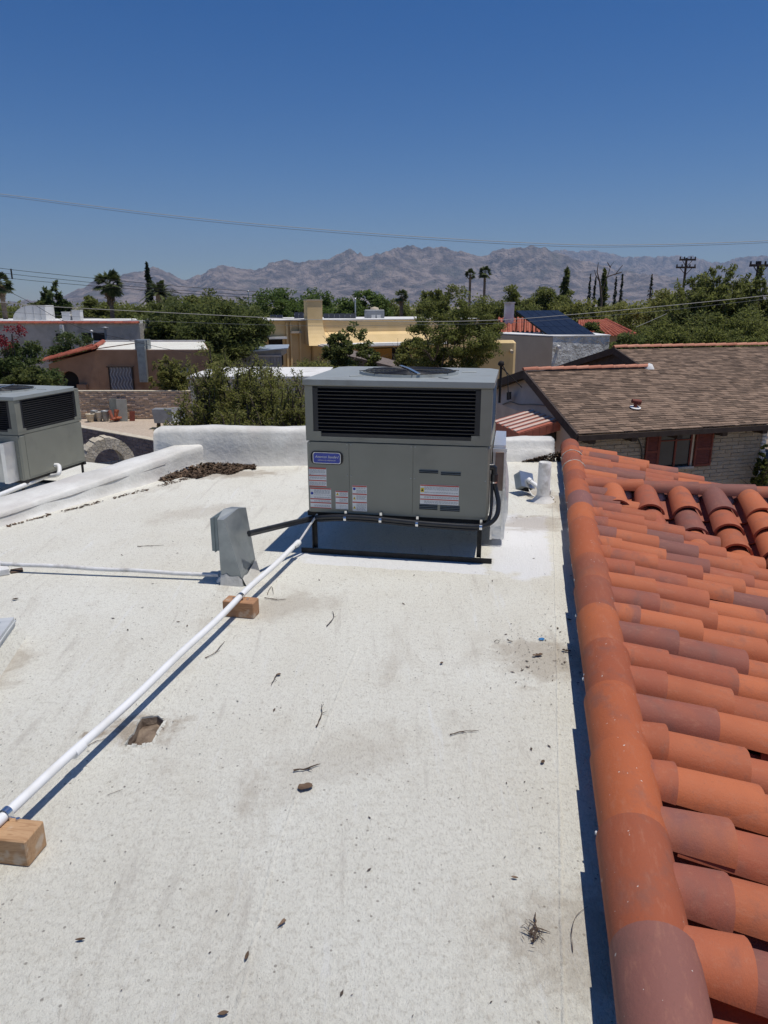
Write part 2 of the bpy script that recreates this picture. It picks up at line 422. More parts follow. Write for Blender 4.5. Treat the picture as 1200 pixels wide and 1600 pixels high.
edge_near, edge_far = AX + RE * 0.02 - RD * 2.6, AX + RE * 0.02 + RD * 7.02
PL0, PL1 = Vector((-3.092, 5.517, 0)), Vector((-2.184, 7.343, 0))
PD = (PL1 - PL0).normalized()
PN = Vector((-PD.y, PD.x, 0))                        # outward (left)
left_near = PL0 - PD * 8.5
REAR0, REAR1 = Vector((-2.15, 7.75, 0)), Vector((2.06, 8.10, 0))
outer = [left_near + PN * 0.1, left_near + Vector((3.5, -1.5, 0)), edge_near, edge_far + RD * 0.1, Vector((-2.15, 7.9, 0)), PL1 + PN * 0.1, PL0 + PN * 0.1]
hole = [PZ(199, 1165), PZ(222, 1166), PZ(238, 1160), PZ(247, 1143), PZ(256, 1127), PZ(246, 1120), PZ(222, 1123), PZ(216, 1131), PZ(210, 1147), PZ(201, 1156)]
tris = tessellate_polygon([outer, hole])
pts = outer + hole
mb = MB(); mb.add([Vector((p.x, p.y, 0)) for p in pts], tris)
roof = hb(mb, 'flat_roof', M['coat'])
if roof.data.polygons[0].normal.z < 0: roof.data.flip_normals()
# body of the house below the roof
mb = MB()
mb.prism([Vector((p.x, p.y, -3.9)) for p in outer], (0, 0, 3.86)); hb(mb, 'wall', pm('house_stucco', (0.62, 0.58, 0.52), (0.70, 0.67, 0.61), 4, 0.9, 0.4, 60))
# torn opening: sunk rotten deck and frayed lip
mb = MB()
cen = sum(hole, Vector()) / len(hole)
n = len(hole); vs = [p.copy() for p in hole] + [cen + (p - cen) * 0.93 + Vector((0, 0, -0.03)) for p in hole] + [cen + Vector((0.01, -0.01, -0.026))]
for p in vs[n:2 * n]: p.z += random.uniform(-0.006, 0.006)
fs = [(i, (i + 1) % n, n + (i + 1) % n, n + i) for i in range(n)] + [(n + i, n + (i + 1) % n, 2 * n) for i in range(n)]
mb.add(vs, fs); hb(mb, 'torn_hole', M['rot'])
mb = MB()
for i in range(n):
    a, b2 = hole[i], hole[(i + 1) % n]
    for k in range(3):
        q = a.lerp(b2, k / 3.0); q2 = a.lerp(b2, (k + 1) / 3.0)
        o1 = (q - cen).normalized(); w1 = random.uniform(0.006, 0.02); h1 = random.uniform(0.003, 0.012)
        mb.add([q + o1 * w1, q2 + o1 * w1, q2 + Vector((0, 0, h1)), q + Vector((0, 0, h1)), q - Vector((0, 0, 0.01)), q2 - Vector((0, 0, 0.01))], [(0, 1, 2, 3), (3, 2, 5, 4)])
hb(mb, 'frayed_lip', M['coat_plain'])
# raised seams of the membrane
def seam(pts, w, h):
    mb = MB(); vs = []; fs = []; k = 0
    dense = []
    for a, b2 in zip(pts, pts[1:]):
        m_ = max(2, int((b2 - a).length / 0.05))
        dense += [a.lerp(b2, i / m_) for i in range(m_)]
    dense.append(pts[-1])
    for i, p in enumerate(dense):
        t = (dense[min(i + 1, len(dense) - 1)] - dense[max(i - 1, 0)]).normalized(); nn = Vector((-t.y, t.x, 0))
        j = mnoise.noise(p * 9.0) * 0.4 + 1
        c = p + nn * mnoise.noise(p * 5.0) * 0.004
        vs += [c - nn * w * j + Vector((0, 0, -0.001)), c - nn * w * 0.3 * j + Vector((0, 0, h * j)), c + nn * w * 0.3 * j + Vector((0, 0, h * j)), c + nn * w * j + Vector((0, 0, -0.001))]
        if i:
            b0 = (i - 1) * 4
            for q in range(3): fs.append((b0 + q, b0 + q + 1, b0 + 5 + q, b0 + 4 + q))
    mb.add(vs, fs, 0, True); return hb(mb, 'seam', M['coat'])
seam([PZ(360, 1620), PZ(430, 1330), PZ(480, 1200), PZ(560, 1010)], 0.010, 0.0022)
seam([AX - RE * 0.215 - RD * 1.0, AX - RE * 0.205 + RD * 2.0, AX - RE * 0.20 + RD * 6.9], 0.008, 0.003)

# parapets: rough plastered kerbs swept along their length
def sweep(name, stations, mat, parent=None, amp=0.008, seg=0.05):
    """stations: list of (list of profile points); interpolated and roughened"""
    mb = MB(); rows = []
    for A, B in zip(stations, stations[1:]):
        L = max((b2 - a).length for a, b2 in zip(A, B)); m_ = max(1, int(L / seg))
        for i in range(m_): rows.append([a.lerp(b2, i / m_) for a, b2 in zip(A, B)])
    rows.append(stations[-1]); k = len(rows[0]); vs = []
    for r in rows:
        for p in r:
            d = Vector((mnoise.noise(p * 3.1), mnoise.noise(p * 3.1 + Vector((9, 4, 1))), mnoise.noise(p * 3.3 + Vector((3, 7, 5))))) * amp
            d += Vector((0, 0, mnoise.noise(p * 9.0))) * amp * 0.4
            vs.append(p + d)
    fs = []
    for i in range(len(rows) - 1):
        for j in range(k - 1): fs.append((i * k + j, (i + 1) * k + j, (i + 1) * k + j + 1, i * k + j + 1))
    fs += [tuple(range(k - 1, -1, -1)), tuple((len(rows) - 1) * k + j for j in range(k))]
    mb.add(vs, fs, 0, True); o = hb(mb, name, mat, parent); return o
def prof_left(base, h, w):
    up = Vector((0, 0, 1))
    pr = [(-0.04, -0.01), (-0.015, 0.015), (0.0, 0.3 * h), (0.006, 0.7 * h), (0.012, 0.90 * h), (0.026, 0.975 * h), (0.05, h), (w * 0.6, h * 1.0), (w - 0.02, h * 0.99), (w - 0.004, h * 0.93), (w + 0.01, -0.5)]
    return [base + PN * a + up * b for a, b in pr]
sweep('parapet', [prof_left(PL0 - PD * 4.5, 0.10, 0.46), prof_left(PL0, 0.105, 0.46), prof_left(PL0.lerp(PL1, 0.5), 0.155, 0.38), prof_left(PL1, 0.225, 0.30), prof_left(PL1 + PD * 0.8, 0.26, 0.28)], M['parapet'])
RRD = (REAR1 - REAR0).normalized(); RRN = Vector((-RRD.y, RRD.x, 0))
def prof_rear(base, h, w=0.24):
    up = Vector((0, 0, 1))
    pr = [(-0.07, -0.02), (-0.035, 0.04), (-0.012, 0.13), (0.0, 0.55 * h), (0.006, 0.86 * h), (0.03, 0.97 * h), (0.07, h), (w * 0.7, h * 1.01), (w - 0.03, h * 0.97), (w, h * 0.88), (w + 0.004, -0.6)]
    return [base + RRN * a + up * b for a, b in pr]
RB0 = PZ(288, 730); 
def rear_at(s, h): return prof_rear(REAR0 + RRD * s, h)
sweep('parapet', [rear_at(-0.36, 0.40), rear_at(-0.30, 0.43), rear_at(0.4, 0.42), rear_at(1.5, 0.40), rear_at(3.0, 0.30), rear_at(3.6, 0.25), rear_at(4.12, 0.245)], M['parapet'], amp=0.014)
# cracks along the left parapet
mb = MB()
cr = [PL0 - PD * 1.2 + PN * 0.004 + V(0, 0, 0.072)]
for i in range(1, 40):
    s = i / 39.0 * 3.1 - 1.2
    h = 0.105 + max(0, s) / 2.04 * 0.12
    cr.append(PL0 + PD * s + PN * 0.005 + V(0, 0, h * 0.62 + 0.02 * mnoise.noise(Vector((s * 2, 3, 1)))))
mb.tube(cr, [0.0028 + 0.003 * abs(mnoise.noise(p * 4)) for p in cr], 5); hb(mb, 'crack', pm('crack_shadow', (0.23, 0.21, 0.19), (0.36, 0.34, 0.31), 20, 0.95))

# --- tile meshes
def barrel(name, L, r0, r1, th, arc, n, mat, hollow_up=False, flat=1.0):
    mb = MB(); ring = []
    for x, r in ((0, r0), (L * 0.5, (r0 + r1) / 2 * 1.004), (L, r1)):
        for rr in (r, r - th):
            row = []
            for j in range(n + 1):
                a = math.pi / 2 - arc / 2 + arc * j / n
                row.append(Vector((x, rr * math.cos(a), rr * math.sin(a) * flat)))
            ring.append(row)
    vs = [p for row in ring for p in row]; k = n + 1
    def sh(a, b2, flip, sm):
        fs = []
        for j in range(n):
            q = (a * k + j, a * k + j + 1, b2 * k + j + 1, b2 * k + j); fs.append(q[::-1] if flip else q)
        return fs
    mb.add(vs, sh(0, 2, False, 1) + sh(2, 4, False, 1) + sh(1, 3, True, 1) + sh(3, 5, True, 1), 0, True)
    mb.add(vs, sh(0, 1, True, 0) + sh(4, 5, False, 0), 0, False)
    side = []
    for e in (0, n):
        for a, b2, c, d in ((0, 2, 3, 1), (2, 4, 5, 3)):
            q = (a * k + e, b2 * k + e, c * k + e, d * k + e); side.append(q if e == 0 else q[::-1])
    mb.add(vs, side, 0, False)
    if hollow_up:
        mb.v = [(x, y, -z) for (x, y, z) in mb.v]; mb.f = [f[::-1] for f in mb.f]
    return mb.mesh(name, mat)
TL = 0.46
cover_me = barrel('roof_tile', TL, 0.085, 0.105, 0.015, math.radians(156), 12, M['tile'], flat=0.95)
pan_me = barrel('pan_tile', TL, 0.094, 0.082, 0.014, math.radians(160), 8, M['tile'], True, flat=0.7)
cap_me = barrel('ridge_tile', 0.47, 0.101, 0.109, 0.014, math.radians(184), 14, M['ridge'], flat=1.02)
cap2_me = cap_me.copy(); cap2_me.materials.clear(); cap2_me.materials.append(M['ridge_purple'])
cap3_me = barrel('ridge_tile', 0.50, 0.075, 0.086, 0.014, math.radians(184), 10, M['tile'], flat=1.0)

tiles = empty('tile_roof', HZ, 0, house)
SL = 0.25
Z0 = 0.055                                            # slope plane height at the ridge axis
JT = (Vector((1.735, 6.25, 0)) - AX).dot(RD)          # where the cross ridge starts
def frame_mat(o, dirv, up=Vector((0, 0, 1)), roll=0.0):
    x = dirv.normalized(); y = up.cross(x).normalized(); z = x.cross(y)
    m = Matrix((x, y, z)).transposed().to_4x4()
    return Matrix.Translation(o) @ m @ Matrix.Rotation(roll, 4, 'X')
def place(name, me, o, dirv, roll=0.0, tilt=0.0, yaw=0.0):
    ob = link(name, me, tiles)
    ob.matrix_basis = frame_mat(o, dirv, roll=roll) @ Matrix.Rotation(yaw, 4, 'Z') @ Matrix.Rotation(tilt, 4, 'Y')
    return ob
rt = random.Random(5)
down = (RE + Vector((0, 0, -SL))).normalized()
EXP = 0.305
SP = 0.238
t = -2.3
while t < 6.98:
    if t < JT: run = min(2.6, max(0, JT - t) - 0.12) if JT - t < 2.3 else 2.6
    else: run = min(1.75, (t - JT) + 0.02)
    off = rt.choice((-0.05, 0.0, 0.08, 0.14)) + rt.uniform(-0.03, 0.03)
    base = AX + RD * t
    d = -0.04 - rt.random() * 0.30
    while d < run - 0.12:
        cut = max(0.0, 0.025 - d); d += cut
        o = base + RE * d + V(0, 0, Z0 - SL * d + 0.070 + rt.uniform(-0.003, 0.006) + (rt.uniform(0.006, 0.02) if d > 0.15 and rt.random() < 0.4 else 0)) + RD * rt.uniform(-0.008, 0.008)
        place('roof_tile', cover_me, o, down, rt.uniform(-0.06, 0.06), rt.uniform(-0.095, -0.055), rt.uniform(-0.03, 0.03)).scale = (1 - cut / TL, 1, 1)
        d -= cut
        o2 = base + RD * SP * 0.5 + RE * (d - 0.05) + V(0, 0, Z0 - SL * (d - 0.05) + 0.092)
        if d > -0.05 and not (JT - 0.35 < t < JT + 0.2): place('pan_tile', pan_me, o2, down, 0, -0.04)
        d += EXP + rt.uniform(-0.05, 0.04)
    t += SP
# cross gable: slope facing the camera, and its far side
down2 = (-RD + Vector((0, 0, -SL))).normalized(); down3 = (RD + Vector((0, 0, -SL))).normalized()
J = AX + RD * JT
s = 0.30; ci = 0
while s < 3.0:
    d = 0.015 + rt.uniform(-0.02, 0.03)
    n_t = 0
    while d < min(s - 0.16, 2.5):
        o = J + RE * s - RD * d + V(0, 0, Z0 - SL * d + 0.075)
        place('roof_tile', cover_me, o, down2, rt.uniform(-0.05, 0.05), rt.uniform(-0.10, -0.06), rt.uniform(-0.04, 0.04)).scale = (1, 1.12, 1.12)
        d += 0.30 + rt.uniform(-0.03, 0.05); n_t += 1
    d = -0.02
    while d < min(s + 0.2, 2.5):
        o = J + RE * (s + 0.139) - RD * d + V(0, 0, Z0 - SL * d + 0.085)
        place('pan_tile', pan_me, o, down2, rt.uniform(-0.05, 0.05), -0.05, rt.uniform(-0.02, 0.02))
        d += 0.30
    s += 0.278; ci += 1
# ridge tiles
k = 0; t = -2.42
purple = set()
while t < 6.86:
    o = AX + RD * t + RE * rt.uniform(-0.005, 0.005) + V(0, 0, 0.124 + rt.uniform(-0.002, 0.004))
    # the far lip of each cap lies over the next one
    Y = o.y
    me = cap2_me if (0.72 < Y < 1.12 or 5.0 < Y < 5.5) else cap_me
    place('ridge_tile', me, o, RD, rt.uniform(-0.03, 0.03), -0.014, rt.uniform(-0.010, 0.010))
    t += 0.405
s = 0.06
while s < 3.4:
    o = J + RE * s + V(0, 0, 0.148)
    place('ridge_tile', cap3_me, o, RE, rt.uniform(-0.03, 0.03), -0.012, rt.uniform(-0.012, 0.012))
    s += 0.455
# old mortar: rings on the far caps, drips along the left lip
for tm in (6.28, 5.75):
    mb = MB(); c0_ = AX + RD * tm + V(0, 0, 0.124)
    arc = [c0_ + RE * (math.cos(a_) * 0.112) + V(0, 0, math.sin(a_) * 0.113) for a_ in [math.pi * i / 16 for i in range(17)]]
    mb.tube([p + RD * rt.uniform(-0.012, 0.012) for p in arc], [0.006 + rt.uniform(-0.002, 0.006) for p in arc], 5); mb.build('mortar_ring', M['mortar'], tiles)
for i in range(46):
    tm = rt.uniform(0.3, 6.7) if i < 30 else rt.uniform(3.6, 6.7)
    mb = MB(); q = AX + RD * tm - RE * 0.106 + V(0, 0, 0.118 + rt.uniform(-0.004, 0.03)); r_ = rt.uniform(0.004, 0.010)
    q = q + RE * (q.z - 0.118) * 0.35
    mb.lathe(q, [(0, r_ * 0.8), (r_ * 0.8, r_ * 0.4), (r_, 0), (r_ * 0.7, -r_), (0, -r_ * 1.5)], 6); mb.build('mortar_drip', M['sticker'], tiles)
# underlay planes, verge and mortar bed
mb = MB()
def rp(t_, d, dz=0.0): return AX + RD * t_ + RE * d + V(0, 0, Z0 - SL * d + dz)
mb.add([rp(-2.6, -0.02), rp(-2.6, 2.75), rp(JT - 2.75, 2.75), rp(JT, -0.02)], [(0, 1, 2, 3)])
mb.add([rp(JT, -0.02), rp(JT + 2.0, 2.0), rp(7.02, 1.85), rp(7.02, -0.02)], [(0, 1, 2, 3)])
cz = V(0, 0, Z0)
mb.add([J + cz, J + RE * 2.75 - RD * 2.75 + V(0, 0, Z0 - SL * 2.75), J + RE * 3.5 - RD * 2.75 + V(0, 0, Z0 - SL * 2.75), J + RE * 3.5 + cz], [(0, 1, 2, 3)])
mb.add([J + cz, J + RE * 3.5 + cz, J + RE * 3.5 + RD * 2.0 + V(0, 0, Z0 - SL * 2.0), J + RE * 2.0 + RD * 2.0 + V(0, 0, Z0 - SL * 2.0)], [(0, 1, 2, 3)])
mb.build('underlay', M['felt'], tiles)
mb = MB()
mb.prism([AX + RE * 0.02 - RD * 2.6 + V(0, 0, -0.3), AX + RE * 0.06 - RD * 2.6 + V(0, 0, -0.3), AX + RE * 0.06 - RD * 2.6 + V(0, 0, 0.17), AX + RE * 0.02 - RD * 2.6 + V(0, 0, 0.17)], RD * 9.6)
mb.build('ridge_board', M['felt'], tiles)
mb = MB()
for i in range(12):
    q = J + RE * (0.30 + 0.139 + 0.278 * i - 0.02) - RD * 0.015 + V(0, 0, 0.10)
    mb.lathe(q, [(0.0, 0.045), (0.04, 0.035), (0.06, 0.0), (0.07, -0.03)], 9)
mb.build('mortar_bed', M['mortar'], tiles)
mb = MB()
mb.add([rp(7.0, 0.0, 0.03), rp(7.0, 2.6, 0.03), rp(7.0, 2.6, -0.25), rp(7.0, 0.0, -0.25)], [(0, 1, 2, 3)])
mb.prism([Vector((q.x, q.y, -3.9)) for q in (rp(-2.6, 0.1), rp(-2.6, 2.3), rp(JT - 2.4, 2.3), J + RE * 3.3 - RD * 2.3, J + RE * 3.3 + RD * 1.5, rp(7.0, 1.7), rp(7.0, 0.1))], (0, 0, 3.0))
hb(mb, 'side_wall', pm('house_stucco_side', (0.60, 0.56, 0.50), (0.70, 0.66, 0.60), 4, 0.9, 0.4, 60))

# ------------------------------------------------------------------ rooftop package units
UW, UD, UZ0, UH = 1.255, 1.10, 0.305, 0.925
def text_mesh(body, size, shear=0.0):
    cu = bpy.data.curves.new('lettering', 'FONT'); cu.body = body; cu.size = size; cu.shear = shear
    cu.align_x = 'CENTER'; cu.align_y = 'CENTER'; cu.resolution_u = 2
    ob = bpy.data.objects.new('lettering', cu); COL.objects.link(ob)
    dg = bpy.context.evaluated_depsgraph_get()
    me = bpy.data.meshes.new_from_object(ob.evaluated_get(dg))
    bpy.data.objects.remove(ob); return me
def louvers(root, o, ax, W, z0, z1, n, nrm, notch=0.0):
    """opening with slats on the plane through o, along ax; nrm points out"""
    up = V(0, 0, 1)
    mb = MB()
    q = lambda a, z, d: o + ax * a + up * z + nrm * d
    mb.add([q(0, z0, -0.05), q(W, z0, -0.05), q(W, z1, -0.05), q(0, z1, -0.05)], [(0, 1, 2, 3)])
    mb.build('coil', M['cavity'], root)
    mb = MB(); t_ = 0.016
    for (a0, a1, b0, b1) in ((0, W, z1 - 0.012, z1), (0, 0.035, z0 + notch, z1), (W - 0.035, W, z0 + notch, z1), (0.04, W - 0.04, z0, z0 + 0.02)):
        mb.prism([q(a0, b0, 0.004), q(a1, b0, 0.004), q(a1, b1, 0.004), q(a0, b1, 0.004)], nrm * -0.05)
    mb.build('louver_frame', M['louver'], root)
    step = (z1 - z0 - 0.03) / n
    for i in range(n):
        z = z0 + 0.018 + step * i
        ins = 0.035 if z > z0 + notch else 0.05
        mb = MB()
        prof = [(0.006, 0.0), (0.010, 0.006), (-0.022, step * 0.72), (-0.026, step * 0.66)]
        mb.prism([q(ins, z + b, a) for a, b in prof], ax * (W - 2 * ins)); mb.build('louver', M['louver'], root)
def make_unit(root, front_detail=True):
    W, D, z0, H = UW, UD, UZ0, UH; zt = z0 + H; zs = z0 + 0.505     # zs: seam between lower panels and coil section
    # lower cabinet
    mb = MB(); mb.bevbox(0, W, 0, D, z0, zs, 0.016); mb.build('cabinet', M['unit'], root)
    # upper shell: posts and bands round the coil openings
    mb = MB(); z1 = zs + 0.003
    lz0, lz1 = zs + 0.035, zt - 0.045
    LX0, LX1 = 0.052, W - 0.072
    SY0, SY1 = 0.085, D - 0.075
    mb.bx(0, W, 0.012, D, z1, lz0); mb.bx(0, W, 0.012, D, lz1, zt - 0.022)
    mb.bx(-0.003, W + 0.003, 0.0, D + 0.003, lz1 + 0.002, zt - 0.023)
    mb.bx(-0.002, LX0, 0.001, SY0, lz0, lz1); mb.bx(LX1, W + 0.002, 0.001, SY0, lz0, lz1)
    mb.bx(-0.002, 0.07, SY1, D, lz0, lz1); mb.bx(W - 0.07, W + 0.002, SY1, D, lz0, lz1)
    mb.bx(-0.001, W + 0.001, 0.002, 0.02, z1, lz0); 
    for a in (LX0, LX1 - 0.055): mb.bx(a, a + 0.055, -0.001, 0.016, lz0 - 0.002, lz0 + 0.035)
    for a in (SY0, SY1 - 0.05): mb.bx(W - 0.016, W + 0.001, a, a + 0.05, lz0 - 0.002, lz0 + 0.03)
    mb.build('coil_housing', M['unit'], root)
    mb = MB(); mb.bx(0.10, W - 0.10, 0.10, D - 0.10, lz0, lz1); mb.build('coil_core', M['cavity'], root)
    louvers(root, V(LX0, 0.008, 0), V(1, 0, 0), LX1 - LX0, lz0, lz1, 13, V(0, -1, 0), 0.037)
    louvers(root, V(W - 0.008, SY0, 0), V(0, 1, 0), SY1 - SY0, lz0, lz1, 13, V(1, 0, 0), 0.03)
    # top cover with fan opening
    fc, fr = V(W * 0.50, D * 0.52, 0), 0.365
    mb = MB(); n = 32
    outer_ = [(-0.012, -0.012), (W + 0.012, -0.012), (W + 0.012, D - 0.10), (W - 0.06, D + 0.012), (0.06, D + 0.012), (-0.012, D - 0.06)]
    circ = [fc + V(math.cos(2 * math.pi * i / n) * fr, math.sin(2 * math.pi * i / n) * fr, 0) for i in range(n)]
    o3 = [V(x, y, 0) for x, y in outer_]
    tr = tessellate_polygon([o3, circ]); allp = o3 + circ
    zz = zt
    mb.add([p + V(0, 0, zz) for p in allp], [f if (allp[f[1]] - allp[f[0]]).cross(allp[f[2]] - allp[f[0]]).z > 0 else f[::-1] for f in tr])
    k = len(o3); inset = [V(min(max(p.x, 0.0), W), min(max(p.y, 0.0), D), 0) for p in o3]
    vs = [p + V(0, 0, zz) for p in o3] + [p + V(0, 0, zz - 0.036) for p in o3]
    mb.add(vs, [(k + i, k + (i + 1) % k, (i + 1) % k, i) for i in range(k)])
    vs = [p + V(0, 0, zz) for p in circ] + [fc + (p - fc) * 0.985 + V(0, 0, zz + 0.018) for p in circ] + [fc + (p - fc) * 0.94 + V(0, 0, zz + 0.016) for p in circ] + [fc + (p - fc) * 0.94 + V(0, 0, zz - 0.06) for p in circ]
    mb.add(vs, [(r * n + i, r * n + (i + 1) % n, (r + 1) * n + (i + 1) % n, (r + 1) * n + i) for r in range(3) for i in range(n)])
    for a in (0.3, 2.4, 3.9, 5.4):     # pressed ribs of the cover
        p = fc + V(math.cos(a), math.sin(a), 0) * (fr + 0.03); q = fc + V(math.cos(a), math.sin(a), 0) * (fr + 0.14)
        q.x = min(max(q.x, 0.03), W - 0.03); q.y = min(max(q.y, 0.03), D - 0.03)
        mb.tube([p + V(0, 0, zz + 0.001), q + V(0, 0, zz + 0.001)], 0.006, 6)
    mb.build('top_cover', M['unit_lit_top'], root)
    mb = MB(); mb.lathe(fc + V(0, 0, zz - 0.055), [(0.0, 0), (fr * 0.95, 0)], 32); mb.build('fan_well', M['cavity'], root)
    mb = MB()
    for r in [0.05 + 0.034 * i for i in range(9)]:
        pts_ = [fc + V(math.cos(2 * math.pi * i / 28) * r, math.sin(2 * math.pi * i / 28) * r, zz + 0.020) for i in range(29)]
        mb.tube(pts_, 0.003, 4, cap=False)
    for i in range(8):
        a = 2 * math.pi * i / 8 + 0.2
        mb.tube([fc + V(0, 0, zz + 0.026), fc + V(math.cos(a) * fr, math.sin(a) * fr, zz + 0.018)], 0.0035, 4)
    mb.build('fan_guard', M['wire_black'], root)
    mb = MB()
    for a in (1.9, 5.04):
        c, s_ = math.cos(a), math.sin(a); w = 0.011
        mb.prism([fc + V(-s_ * w, c * w, zz + 0.030), fc + V(s_ * w, -c * w, zz + 0.030), fc + V(c * fr + s_ * w, s_ * fr - c * w, zz + 0.024), fc + V(c * fr - s_ * w, s_ * fr + c * w, zz + 0.024)], V(0, 0, 0.006))
    mb.build('fan_glint', M['zinc_bright'], root)  # bright strips that paint the light reflex across the guard, no real part
    mb = MB()                      # blades below the guard
    for i in range(4):
        a = i * math.pi / 2 + 0.4
        c, s_ = math.cos(a), math.sin(a)
        mb.add([fc + V(c * 0.05, s_ * 0.05, zz - 0.03), fc + V(c * 0.3, s_ * 0.3, zz - 0.02), fc + V(math.cos(a + .6) * 0.3, math.sin(a + .6) * 0.3, zz - 0.05), fc + V(math.cos(a + .8) * 0.08, math.sin(a + .8) * 0.08, zz - 0.045)], [(0, 1, 2, 3)])
    mb.build('fan_blade', M['steel_black'], root)
    # lower access panels, proud of the cabinet
    for (a, b2) in ((0.012, 0.300), (0.303, 0.742), (0.745, W - 0.012)):
        mb = MB(); mb.bx(a, b2, -0.004, 0.01, z0 + 0.022, zs - 0.004); o = mb.build('front_panel', M['unit'], root)
        sm = MB()
        for x in (a + 0.012, b2 - 0.012):
            for z in ((z0 + zs) / 2 + 0.02, zs - 0.015): sm.tube([V(x, -0.004, z), V(x, -0.008, z)], 0.0042, 6)
        sm.build('screw', M['zinc_dull'], o)
    mb = MB(); mb.bx(W - 0.01, W + 0.004, 0.09, D - 0.06, z0 + 0.022, zs - 0.004); mb.build('side_panel', M['unit'], root)
    # stand: steel angle rails, legs and skids
    mb = MB()
    for y in (0.02, D - 0.06):
        mb.bx(-0.012, W + 0.012, y, y + 0.04, z0 - 0.036, z0 - 0.002)
    for x in (0.02, W - 0.06): mb.bx(x, x + 0.04, 0.06, D - 0.06, z0 - 0.035, z0 - 0.003)
    mb.build('top_rail', M['steel_black'], root)
    for y in (-0.01, D - 0.05):
        for x in (0.025, W - 0.065):
            mb = MB(); mb.bx(x, x + 0.032, y + 0.026, y + 0.032, 0.03, z0 - 0.036); mb.bx(x if x < .5 else x + 0.026, x + 0.006 if x < .5 else x + 0.032, y + 0.0, y + 0.026, 0.03, z0 - 0.036)
            mb.build('leg', M['steel_black'], root)
        mb = MB(); mb.bx(-0.055, W + 0.042, y - 0.01, y - 0.004, 0.003, 0.038); mb.bx(-0.055, W + 0.042, y - 0.004, y + 0.036, 0.003, 0.009)
        mb.build('skid', M['steel_black'], root)
def sticker(root, x0, x1, z0, z1, bands, y=-0.0055, pict=None):
    mb = MB(); mb.bx(x0, x1, y, y + 0.004, z0, z1)
    h = z1 - z0; w = x1 - x0
    for (b, hh) in bands: mb.bx(x0 + 0.001, x1 - 0.001, y - 0.0006, y, z0 + h * b, z0 + h * (b + hh), 1)
    zc = z0 + 0.006
    xs = x0 + 0.005 + (0.024 if pict else 0)
    while zc < z1 - 0.008:
        if not any(z0 + h * b - 0.004 < zc < z0 + h * (b + hh) + 0.004 for b, hh in bands) and rt.random() < 0.85:
            xx = xs
            while xx < x1 - 0.012:
                l = rt.uniform(0.006, 0.02); l = min(l, x1 - 0.005 - xx)
                mb.bx(xx, xx + l, y - 0.0004, y, zc, zc + 0.0024, 2); xx += l + 0.0035
        zc += 0.0052
    if pict:
        for (zz, kind) in pict:
            c = V(x0 + 0.014, y - 0.0007, z0 + h * zz)
            if kind == 'tri':
                mb.prism([c + V(-0.011, 0, -0.009), c + V(0.011, 0, -0.009), c + V(0, 0, 0.011)], V(0, 0.0007, 0), 3)
                mb.bx(c.x - 0.0012, c.x + 0.0012, c.y - 0.0006, c.y, c.z - 0.005, c.z + 0.005, 5)
            elif kind == 'box':
                mb.bx(c.x - 0.011, c.x + 0.013, c.y - 0.0001, c.y + 0.0006, c.z - 0.015, c.z + 0.015, 3)
                mb.prism([c + V(-0.007, -0.0006, -0.008), c + V(0.009, -0.0006, -0.008), c + V(0.001, -0.0006, 0.010)], V(0, 0.0005, 0), 5)
            else:
                mb.prism([c + V(math.cos(a * .5236) * 0.010, 0, math.sin(a * .5236) * 0.010) for a in range(11, -1, -1)], V(0, 0.0007, 0), 4)
    return mb.build('warning_sticker', [M['sticker'], M['red'], M['grey_ink'], M['yellow'], M['blue'], M['black']], root)

main = empty('rooftop_air_conditioner', (-0.535, 4.88, 0), math.radians(-10.2))
tag(main, 'large grey-green rooftop air conditioner with blue badge and warning stickers on black steel stand', 'air conditioner', 'rooftop package air conditioners')
make_unit(main)
# badge: black surround, silver rim, blue face, lettering   (pixel to panel: 226 px per metre)
bx_, bz_ = 0.145, UZ0 + 0.392
def rrect(w, h, r, n=5, bow=0.0):
    pts_ = []
    for cx, cz, a0 in ((w / 2 - r, h / 2 - r, 0), (-w / 2 + r, h / 2 - r, 90), (-w / 2 + r, -h / 2 + r, 180), (w / 2 - r, -h / 2 + r, 270)):
        for i in range(n + 1):
            a = math.radians(a0 + 90 * i / n); pts_.append((cx + r * math.cos(a), cz + r * math.sin(a)))
    return [(x, z + (bow * (1 - (2 * x / w) ** 2) * (1 if z > 0 else -1))) for x, z in pts_]
for (w, h, r, y0, y1, mt, nm, bow) in ((0.228, 0.088, 0.03, -0.004, -0.009, 'black', 'badge', 0.004), (0.198, 0.076, 0.014, -0.009, -0.012, 'badge_rim', 'badge_rim', 0.004), (0.188, 0.067, 0.012, -0.012, -0.013, 'blue', 'badge_face', 0.004)):
    mb = MB(); mb.prism([V(bx_ + x, y0, bz_ + z) for x, z in rrect(w, h, r, bow=bow)], V(0, y1 - y0, 0)); ob = mb.build(nm, M[mt], main)
for body, size, dz, shear, mt, wmax in (('American Standard', 0.0215, 0.008, 0.35, 'sticker', 0.168), ('HEATING & AIR CONDITIONING', 0.0085, -0.016, 0.0, 'badge_rim', 0.16)):
    me = text_mesh(body, size, shear); me.materials.clear(); me.materials.append(M[mt])
    o = link('lettering', me, main); o.location = (bx_, -0.0137, bz_ + dz); o.rotation_euler = (math.pi / 2, 0, 0)
    w = max(v.co.x for v in me.vertices) - min(v.co.x for v in me.vertices)
    o.scale = (min(1, wmax / w), 1.15, 1)
PXM = 1 / 224.0
def ux(px): return (px - 483.0) * PXM           # photo column on the front panel -> metres from its left edge
def uz(py): return UZ0 + (803.0 - py) * PXM * 0.985
sticker(main, ux(486), ux(514), uz(761), uz(730), [(0.0, 0.05), (0.30, 0.05), (0.56, 0.05), (0.93, 0.07)])
